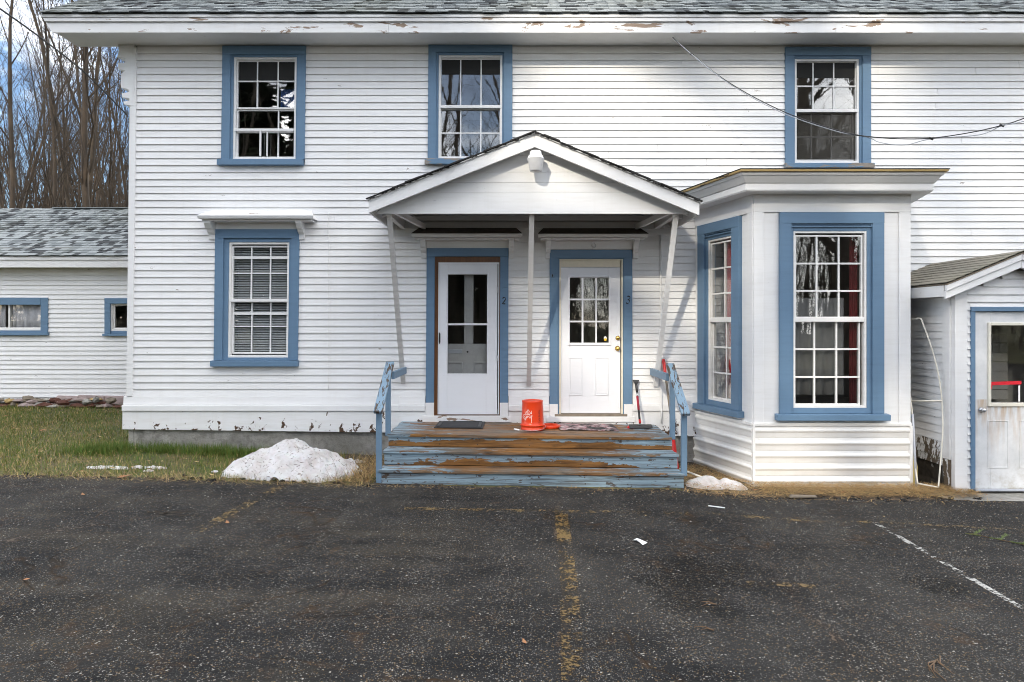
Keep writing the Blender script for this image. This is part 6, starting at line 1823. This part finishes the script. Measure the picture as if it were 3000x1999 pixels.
def scatter_crumbs():
    m = MB(); rg = random.Random(9)
    for i in range(190):
        x = rg.uniform(-9, 5.2)
        if -1.5 < x < 1.95: continue
        y = -1.72 - (.10 if x > 1.9 else 0) + rg.gauss(0, .05); s_ = rg.uniform(.006, .028)
        rock(m, (x, y, gz(x)+s_*.3), (s_*1.3, s_, s_*.7), i, 5)
    tag(m.build('asphalt_crumbs', M['asphalt']), kind='stuff')
    V = []; Fq = []; mi = []
    for i in range(520):
        if rg.random() < .5: x, y = rg.uniform(-9, -1.7), rg.uniform(-1.75, 3.5)
        elif rg.random() < .6: x, y = rg.uniform(2.0, 5.3), -1.35 - abs(rg.gauss(.15, .15))
        elif rg.random() < .12: x = rg.uniform(-5, 5); y = -1.9 - abs(rg.gauss(0, 1.4))
        else: continue
        if x > -5.25 and y > -.1: continue
        if -1.55 < x < 1.98 and y > -1.7: continue
        s_ = rg.uniform(.012, .038); a = rg.uniform(0, 6.28); z = gz(x) + .012 + (.02 if y > -1.7 else 0); b = len(V)
        for (u, v, h) in ((-1, 0, .2), (0, -.5, 0), (1, 0, .35), (0, .5, .1)): V.append((x+s_*(u*math.cos(a)-v*math.sin(a)), y+s_*(u*math.sin(a)+v*math.cos(a)), z+s_*h*rg.uniform(.3, 1.4)))
        Fq += [(b, b+1, b+2), (b, b+2, b+3)]; q_ = rg.choice((0, 1, 2)); mi += [q_, q_]
    o = bulk('leaf_litter', V, Fq, [M['leaf'], M['needle_d'], M['straw']], None, mi); o['kind'] = 'stuff'
scatter_crumbs()
def twig(name, p, mat, label, cat='twig', seed=0, L=.35, n=5, r=.004):
    rg = random.Random(seed); m = MB(); z = gz(p[0])+.012
    a0 = rg.uniform(0, 6.28)
    for i in range(n):
        a = a0 + rg.uniform(-.5, .5); l_ = L*rg.uniform(.4, 1); s_ = Vector((p[0], p[1], z)) + Vector((math.cos(a0), math.sin(a0), 0))*rg.uniform(-.3, .3)*L
        m.tube([s_, s_+Vector((math.cos(a)*l_*.5, math.sin(a)*l_*.5, .006)), s_+Vector((math.cos(a+.3)*l_, math.sin(a+.3)*l_, .002))], [r, r*.8, r*.3], 5)
    return tag(m.build(name, mat), label, cat)
def lawn_edge(g, n):
    x = g.uniform(-9, -1.55, n); return np.stack([x, -1.74 + g.normal(0, .085, n)], 1)
blades('matted_edge_straw', 2600, lawn_edge, (.05, .17), (.002, .005), [M['straw'], M['needle_d'], M['grass_b']], [.5, .3, .2], 18, 1.35, bend=.2, base=.010)
twig('twig_bundle', GP(460, 1508), M['rot'], 'dark twigs lying on the asphalt below the lawn', 'twigs', 2, .40, 6)
twig('root_curl', GP(2745, 1940), M['needle_d'], 'curled brown twig on the asphalt in the bottom right corner', 'twig', 5, .22, 5)
twig('dead_twig', GP(2110, 1855), M['needle_d'], 'thin reddish twig on the asphalt below the faint short yellow line', 'twig', 9, .16, 2)
twig('dead_twig', GP(2085, 1775), M['needle_d'], 'small brown twig beside the broad oil stain on the asphalt', 'twig', 12, .14, 2)
# evergreen sprig
p = GP(2912, 1585)
sg = thing('evergreen_sprig', 'green evergreen sprig fallen on the asphalt at the right', 'branch', (p[0], p[1], gz(p[0])))
m = MB(); st = [(p[0]-.15+.06*i, p[1]+.16-.06*i+.02*math.sin(i*2), gz(p[0])+.018+.006*math.sin(i)) for i in range(6)]
m.tube(st, .004, 5); m.build('stem', M['needle_d'], sg)
m = MB(); rg = random.Random(3)
for q_ in range(7):
    b0 = Vector(st[min(q_, 5)]); a = -0.4 + (1 if q_ % 2 else -1)*rg.uniform(.6, 1.1); L_ = rg.uniform(.09, .17); t0 = Vector((math.cos(a), math.sin(a), .1)).normalized()
    m.tube([b0, b0 + t0*L_], [.003, .0015], 4, False)
    for i in range(46):
        b = b0 + t0*L_*rg.random(); ang_ = a + rg.choice((-1, 1))*rg.uniform(.5, 1.0); l_ = rg.uniform(.018, .035)
        t = Vector((math.cos(ang_)*l_, math.sin(ang_)*l_, rg.uniform(-.003, .014))); s_ = Vector((-t.y, t.x, 0)).normalized()*.0026
        m.add([b-s_, b+s_, b+t+s_*.3, b+t-s_*.3], [(0, 1, 2, 3)])
m.build('needles', M['evergreen_l'], sg)
# white paper scrap
p = GP(1874, 1591); z = gz(p[0])+.006
m = MB(); m.add([(p[0]-.05, p[1]+.05, z), (p[0]-.012, p[1]+.055, z+.018), (p[0]+.055, p[1]-.05, z+.014), (p[0]+.012, p[1]-.075, z+.002), (p[0]-.03, p[1]-.02, z+.028), (p[0]+.0, p[1]-.01, z+.004)], [(0, 5, 4), (0, 4, 1), (1, 4, 2), (4, 3, 2), (4, 5, 3)])
o = m.build('paper_scrap', M['paper']); s_ = o.modifiers.new('thick', 'SOLIDIFY'); s_.thickness = .002
tag(o, 'crumpled white paper scrap on the asphalt right of the centre line', 'paper')
p = GP(2101, 1489); q_ = GP(2075, 1485); r_ = GP(2124, 1491)
m = MB(); m.beam((q_[0], q_[1], gz(q_[0])+.010), (r_[0], r_[1], gz(r_[0])+.010), .014, .008); tag(m.build('plastic_strip', M['paper']), 'thin white plastic strip on the asphalt in front of the bay', 'strip')
m = MB(); a, b = ptd(2010, 1365, 1.3), ptd(2090, 1392, 1.5); m.tube([(2.02, -1.05, gz(2.0)+.10), (2.30, -1.22, gz(2.3)+.035), (2.50, -1.34, gz(2.5)+.02)], .012, 8); tag(m.build('fallen_pipe', M['cream']), 'cream stick on the ground behind the snow by the steps', 'stick')
m = MB(); rg = random.Random(21)
p = GP(2350, 1463)
m.hexa([(p[0]-.14, p[1]-.03, gz(p[0])+.02), (p[0]+.16, p[1]-.02, gz(p[0])+.022), (p[0]+.16, p[1]+.03, gz(p[0])+.022), (p[0]-.14, p[1]+.03, gz(p[0])+.02), (p[0]-.12, p[1]-.02, gz(p[0])+.05), (p[0]+.15, p[1]-.01, gz(p[0])+.042), (p[0]+.15, p[1]+.02, gz(p[0])+.042), (p[0]-.12, p[1]+.02, gz(p[0])+.05)])
tag(m.build('bark_piece', M['oldwood'], None, .008), 'flat grey piece of wood in the needles before the bay', 'wood')
def leaf(px, py, s, seed, lab):
    p = GP(px, py); rg = random.Random(seed); z = gz(p[0])+.02; a = rg.uniform(0, 6.28)
    pts = [(-1, 0, 0), (-.4, .45, .2), (.3, .5, .1), (1, 0, .25), (.3, -.5, .15), (-.4, -.42, .05)]
    m = MB(); m.add([(p[0]+s*(x*math.cos(a)-y*math.sin(a)), p[1]+s*(x*math.sin(a)+y*math.cos(a)), z+s*w_) for x, y, w_ in pts], [(0, 1, 2, 5), (5, 2, 4), (4, 2, 3)])
    tag(m.build('fallen_leaf', M['leaf']), lab, 'leaf')
leaf(366, 1402, .075, 1, 'tan fallen leaf at the lawn edge left of the snow pile')
leaf(78, 1707, .028, 2, 'small orange leaf alone on the asphalt at the left')
leaf(125, 1265, .06, 3, 'brown fallen leaf on the lawn near the rubble')
leaf(38, 1258, .075, 6, 'large dark brown leaf on the lawn by the left photo edge')

# ---- trees ---------------------------------------------------------------------------------
def tree_lines(seed, H, r0, multi=1, spread=.22, nl=12, twl=3, lean_=.05, up=.8, tw=(3, 5)):
    """trunk(s), limbs and twigs as polylines [(points, radii)] - a bare hardwood"""
    g = random.Random(seed); trunk = []; crown = []
    def grow(p, d, L, r, n, wob, upw):
        pts = [p]; rs = [r]
        for i in range(n):
            d = (d + Vector((g.gauss(0, wob), g.gauss(0, wob), g.gauss(0, wob*.6) + upw))).normalized()
            p = p + d*L/n; pts.append(p); rs.append(max(r*(1-(i+1)/n*.85), .004))
        return pts, rs
    for s in range(multi):
        a = g.uniform(0, 6.28); d = Vector((math.cos(a)*spread*(multi > 1), math.sin(a)*spread*(multi > 1), 1)) + Vector((g.uniform(-lean_, lean_), g.uniform(-lean_, lean_), 0))
        h = H*g.uniform(.78, 1); rr = r0*g.uniform(.6, 1) if multi > 1 else r0
        tp, tr = grow(Vector((g.uniform(-.3, .3)*(multi > 1), g.uniform(-.3, .3)*(multi > 1), -.3)), d.normalized(), h, rr, 10, .05, .02)
        trunk.append((tp, tr))
        for k_ in range(nl):
            t = .22 + .76*(k_ + g.random())/nl; f = t*10; i = min(int(f), 9)
            p = tp[i].lerp(tp[i+1], f-i); r = tr[i]*.42
            a = g.uniform(0, 6.28); o_ = 1-up*.55; d2_ = Vector((math.cos(a)*o_, math.sin(a)*o_, up)).normalized()
            lp, lr = grow(p, d2_, h*g.uniform(.16, .38)*(1.15-t*.6), max(r, .012), 6, .12, .06)
            crown.append((lp, lr))
            for q1 in range(g.randint(*tw)):
                f = g.uniform(1.2, 5.9); i = min(int(f), 5); pp = lp[i].lerp(lp[i+1], f-i)
                dd = (lp[i+1]-lp[i]).normalized(); dd = (dd + Vector((g.gauss(0, .6), g.gauss(0, .6), g.gauss(.25, .4)))).normalized()
                bp_, br_ = grow(pp, dd, h*g.uniform(.06, .14), max(lr[i]*.5, .007), 4, .16, .05)
                crown.append((bp_, br_))
                for q2 in range(twl):
                    f = g.uniform(.5, 3.9); i = int(f); pp2 = bp_[i].lerp(bp_[i+1], f-i)
                    d3_ = ((bp_[i+1]-bp_[i]).normalized() + Vector((g.gauss(0, .7), g.gauss(0, .7), g.gauss(.2, .5)))).normalized()
                    crown.append(grow(pp2, d3_, h*g.uniform(.025, .07), .0055, 2, .2, .02))
    return trunk, crown
def lines_mesh(name, lines, mats, sides=None):
    V = []; Fc = []
    for pts, rs in lines:
        n = 7 if rs[0] > .06 else (4 if rs[0] > .02 else 3)
        P = np.array([tuple(p) for p in pts]); R = np.array(rs)
        T_ = np.gradient(P, axis=0); T_ /= np.linalg.norm(T_, axis=1)[:, None] + 1e-9
        ref = np.array([1, 0, 0.]) if abs(T_[0][2]) > .8 else np.array([0, 0, 1.])
        U = np.cross(T_, ref); U /= np.linalg.norm(U, axis=1)[:, None] + 1e-9; W_ = np.cross(T_, U)
        an = 2*np.pi*np.arange(n)/n
        ring_ = P[:, None] + R[:, None, None]*(U[:, None]*np.cos(an)[None, :, None] + W_[:, None]*np.sin(an)[None, :, None])
        b = sum(len(v) for v in V) if False else lines_mesh.b
        V.append(ring_.reshape(-1, 3)); lines_mesh.b += len(P)*n
        i = np.arange(len(P)-1)[:, None]*n; k_ = np.arange(n)[None]
        q_ = np.stack([i+k_, i+(k_+1) % n, i+n+(k_+1) % n, i+n+k_], 2).reshape(-1, 4)
        Fc.append(q_ + b)
    lines_mesh.b = 0
    return np.concatenate(V), np.concatenate(Fc)
lines_mesh.b = 0
def proto(seed, **kw):
    tr, cr = tree_lines(seed, **kw)
    out = []
    for nm, ls in (('trunk', tr), ('crown', cr)):
        lines_mesh.b = 0
        v, f = lines_mesh(nm, ls, None)
        o = bulk(nm, v, f, [M['bark'] if seed % 3 else M['bark_l']], None, None, nm == 'trunk'); me = o.data; bpy.data.objects.remove(o); out.append(me)
    return out
PR = [proto(1, H=19, r0=.125, nl=16, up=.9, tw=(4, 6)), proto(2, H=17, r0=.085, nl=14, up=.95, tw=(4, 6)), proto(3, H=20, r0=.115, multi=3, spread=.13, nl=10, up=.95, tw=(4, 5)),
      proto(4, H=16, r0=.075, multi=4, spread=.20, nl=8, up=.95, tw=(4, 5)), proto(7, H=21, r0=.125, nl=17, up=.85, tw=(4, 6)), proto(8, H=15, r0=.065, nl=12, up=1.0, tw=(4, 6))]
TERR = .6   # the ground rises a little behind the wing
spots = []
rg = random.Random(14)
cand = [(4, 15, 21, 'thick dark bare tree filling the left photo edge'), (48, 17, 24, None), (100, 0, 27, None), (150, 0, 23, None), (195, 0, 28, None), (232, 0, 24, None), (262, 0, 30, None), (296, 0, 22, 'stout bare tree with two dark stems nearest the house corner'),
        (330, 0, 27, None), (355, 0, 25, None), (22, 0, 33, None), (75, 0, 35, None), (128, 0, 34, None), (172, 0, 36, None), (215, 0, 38, None), (250, 0, 37, None), (285, 0, 36, None), (315, 0, 34, None), (345, 0, 38, None), (362, 0, 32, None), (62, 0, 41, None), (115, 0, 43, None), (160, 0, 40, None), (205, 0, 44, None), (240, 0, 42, None), (273, 0, 43, None), (306, 0, 41, None), (335, 0, 44, None)]
words_ = ['slender', 'slim pale', 'crooked', 'many stemmed', 'straight', 'thin leaning']
ordw = ['first', 'second', 'third', 'fourth', 'fifth', 'sixth', 'seventh', 'eighth', 'ninth', 'tenth']
pro_i = [4, 1, 3, 0, 5, 2, 1, 4, 3, 1, 2, 3, 1, 0, 2, 3, 5, 1, 3, 2, 3, 2, 0, 3, 1, 2, 3, 0]
near_n = 0; far_n = 0; far3 = 0
for n_, (px, _u, dep, lab) in enumerate(cand):
    pi = pro_i[n_]
    x = (px-CX)*dep/F; y = dep-CAMD
    nearrow = n_ < 10; row3 = n_ >= 20
    if nearrow: near_n += 1
    elif row3: far3 += 1
    else: far_n += 1
    if not lab:
        desc = {0: 'upright', 1: 'slender', 2: 'triple stemmed', 3: 'many stemmed', 4: 'stout', 5: 'thin pole like'}[pi]
        lab = f"{desc} bare tree, {ordw[(near_n if nearrow else far3 if row3 else far_n)-1]} from left in the {'front' if nearrow else 'rearmost' if row3 else 'middle'} row behind wing"
    t = thing('bare_tree', lab, 'tree', (x, y, TERR), 'bare trees in the grove behind the low wing')
    sc = rg.uniform(.85, 1.12); t.scale = (sc, sc, sc*rg.uniform(.95, 1.1)); t.rotation_euler = (0, rg.uniform(-.03, .05), rg.uniform(0, 6.28))
    for nm, me in zip(('trunk', 'crown'), PR[pi]): o = bpy.data.objects.new(nm, me); link(o, t)
# brush and small stems far behind
V = []; Fc = []; b = 0
rg = random.Random(77)
lines = []
for i in range(950):
    dep = rg.uniform(26, 60); px = rg.uniform(-500, 560); x = (px-CX)*dep/F; y = dep-CAMD
    h = rg.uniform(5, 15); p = Vector((x, y, .3)); d = Vector((rg.gauss(0, .10), rg.gauss(0, .10), 1))
    pts = [p]; rs = [rg.choice((.03, .04, .06, .10))]
    for k_ in range(5):
        d = (d + Vector((rg.gauss(0, .08), rg.gauss(0, .08), .02))).normalized(); p = p + d*h/5; pts.append(p); rs.append(rs[0]*(1-(k_+1)/5.4))
    lines.append((pts, rs))
    for k_ in range(9):
        j = rg.randint(1, 4); q_ = pts[j].lerp(pts[j+1], rg.random()); a = rg.uniform(0, 6.28); L = rg.uniform(.5, 2.2)
        e = q_ + Vector((math.cos(a)*.5, math.sin(a)*.5, .9)).normalized()*L
        lines.append(([q_, q_.lerp(e, .5) + Vector((rg.gauss(0, .05), rg.gauss(0, .05), 0)), e], [.012, .008, .004]))
lines_mesh.b = 0
v, f = lines_mesh('brush', lines, None)
o = bulk('brush_thicket', v, f, [M['bark']]); o['kind'] = 'stuff'

def conifer_mesh(seed, H, R, nb, dens):
    g = np.random.default_rng(seed); V = []; Fq = []
    n = nb
    t = g.random(n)**.8; z = H*(.10+.90*t); rad = R*(1-t)**.8*g.uniform(.35, 1.0, n) + .05; a = g.uniform(0, 2*np.pi, n)
    c = np.stack([rad*np.cos(a), rad*np.sin(a), z - rad*.25], 1)
    s = g.uniform(.12, .42, n)*dens
    d1 = np.stack([np.cos(a), np.sin(a), g.uniform(-.6, .2, n)], 1)*s[:, None]*1.6; d2_ = np.stack([-np.sin(a), np.cos(a), g.uniform(-.3, .3, n)], 1)*s[:, None]*.6
    V = np.stack([c-d1*.3-d2_, c-d1*.3+d2_, c+d1+d2_*.3, c+d1-d2_*.3], 1).reshape(-1, 3)
    return V, np.arange(n*4).reshape(-1, 4)
v, f = conifer_mesh(3, 9.5, 2.0, 5200, .8)
x, y = (352-CX)*44/F, 44-CAMD
ct = thing('conifer', 'low green conifer behind the bare trees beside the house corner', 'tree', (x, y, 0))
o = bulk('crown', v, f, [M['evergreen_l']], ct)
m = MB(); m.tube([(0, 0, 0), (0, 0, 9)], [.16, .02], 7); o = m.build('trunk', M['bark'], None); o.parent = ct

# woods across the lot, in front of the house: they show in the window panes and dapple the light
lines = []
def addtree(x, y, seed, sc, **kw):
    tr, cr = tree_lines(seed, **kw)
    for L in (tr, cr):
        for pts, rs in L:
            lines.append(([Vector((p.x*sc+x, p.y*sc+y, p.z*sc)) for p in pts], [r*sc for r in rs]))
rg = random.Random(31)
for i in range(34):
    x = -46 + i*2.9 + rg.uniform(-1.2, 1.2)
    if x > 6 and i % 2: continue
    y = -29 + rg.uniform(-8, 5)
    addtree(x, y, 100+i, rg.uniform(.85, 1.15), H=17, r0=.20, multi=rg.choice((2, 3, 3)), spread=.17, nl=10, up=.9, twl=2, tw=(3, 4))
for i, x in enumerate((-9.6, -7.4)):      # taller trees whose twigs filter the sun on the right of the house
    addtree(x, -31.5+rg.uniform(-1.5, 1.5), 300+i, 1.0, H=26, r0=.22, multi=2, spread=.10, nl=20, up=.75, twl=4, tw=(5, 6))
addtree(13.2, -20, 501, 1.0, H=19, r0=.62, nl=24, up=.55, spread=.3, twl=3, tw=(4, 6))
for i in range(11):
    addtree(-4 + i*2.9 + rg.uniform(-1, 1), -27 + rg.uniform(-5, 4), 400+i, 1.0, H=24, r0=.21 if i < 4 else .13, multi=rg.choice((2, 3)) if i < 4 else 1, spread=.14, nl=13, up=.9, twl=3, tw=(4, 5))
for i in range(420):      # young growth between the big trees
    x = rg.uniform(-6, 30); y = rg.uniform(-44, -24); h = rg.uniform(4, 13); p = Vector((x, y, -.2)); d = Vector((rg.gauss(0, .12), rg.gauss(0, .12), 1)); pts = [p]; r0_ = rg.choice((.025, .035, .05, .08))
    rs_ = [r0_]
    for k_ in range(5):
        d = (d + Vector((rg.gauss(0, .10), rg.gauss(0, .10), .02))).normalized(); p = p + d*h/5; pts.append(p); rs_.append(r0_*(1-(k_+1)/5.5))
    lines.append((pts, rs_))
    for k_ in range(12):
        j = rg.randint(0, 4); q_ = pts[j].lerp(pts[j+1], rg.random()); a = rg.uniform(0, 6.28); e = q_ + Vector((math.cos(a)*.6, math.sin(a)*.6, .8)).normalized()*rg.uniform(.6, 2.6)
        lines.append(([q_, q_.lerp(e, .5) + Vector((rg.gauss(0, .10), rg.gauss(0, .10), .05)), e], [.018, .012, .006]))
for i in range(430):  # unseen far stems added to block low sky from the wall
    x = rg.uniform(-80, 80)
    if x > 3 and i % 5: continue
    y = rg.uniform(-85, -44); h = rg.uniform(13, 21); p = Vector((x, y, -.3)); d = Vector((rg.gauss(0, .05), rg.gauss(0, .05), 1)); pts = [p]; r0_ = rg.uniform(.10, .26); rs_ = [r0_]
    for k_ in range(5):
        d = (d + Vector((rg.gauss(0, .06), rg.gauss(0, .06), 0))).normalized(); p = p + d*h/5; pts.append(p); rs_.append(r0_*(1-(k_+1)/5.5))
    lines.append((pts, rs_))
    for k_ in range(16):
        j = rg.randint(1, 4); q_ = pts[j].lerp(pts[j+1], rg.random()); a = rg.uniform(0, 6.28); e = q_ + Vector((math.cos(a)*.6, math.sin(a)*.6, .8)).normalized()*rg.uniform(1.2, 4.5)
        lines.append(([q_, q_.lerp(e, .5) + Vector((rg.gauss(0, .15), rg.gauss(0, .15), .1)), e], [.045, .03, .012]))
lines_mesh.b = 0
v, f = lines_mesh('woods', lines, None)
o = bulk('woods_across_the_lot', v, f, [M['bark_d']]); o['kind'] = 'stuff'
Vs = []; Fs = []; b = 0
for i, (x, y, H, R) in enumerate(((-30.5, -36, 37, 6), (-27, -38, 38, 6), (-24, -36, 39, 6), (-21.3, -37, 38, 5.6), (-20.9, -36, 44, 6.4), (-35, -40, 30, 6), (-11.7, -36, 36, 8.0), (-16, -33, 16.5, 4.5), (-12.5, -35, 17, 4.5), (-8, -36, 17, 4.5), (-3, -38, 12, 4.2), (29, -42, 16, 5))):  # unseen evergreens, placed and thinned to shade and dapple the wall
    v, f = conifer_mesh(40+i, H, R, 5200 if H < 30 else (1350 if R >= 8 else 11000), 1.9); Vs.append(v + np.array([x, y, 0])); Fs.append(f + b); b += len(v)
o = bulk('shading_evergreens', np.concatenate(Vs), np.concatenate(Fs), [M['evergreen']]); o['kind'] = 'stuff'
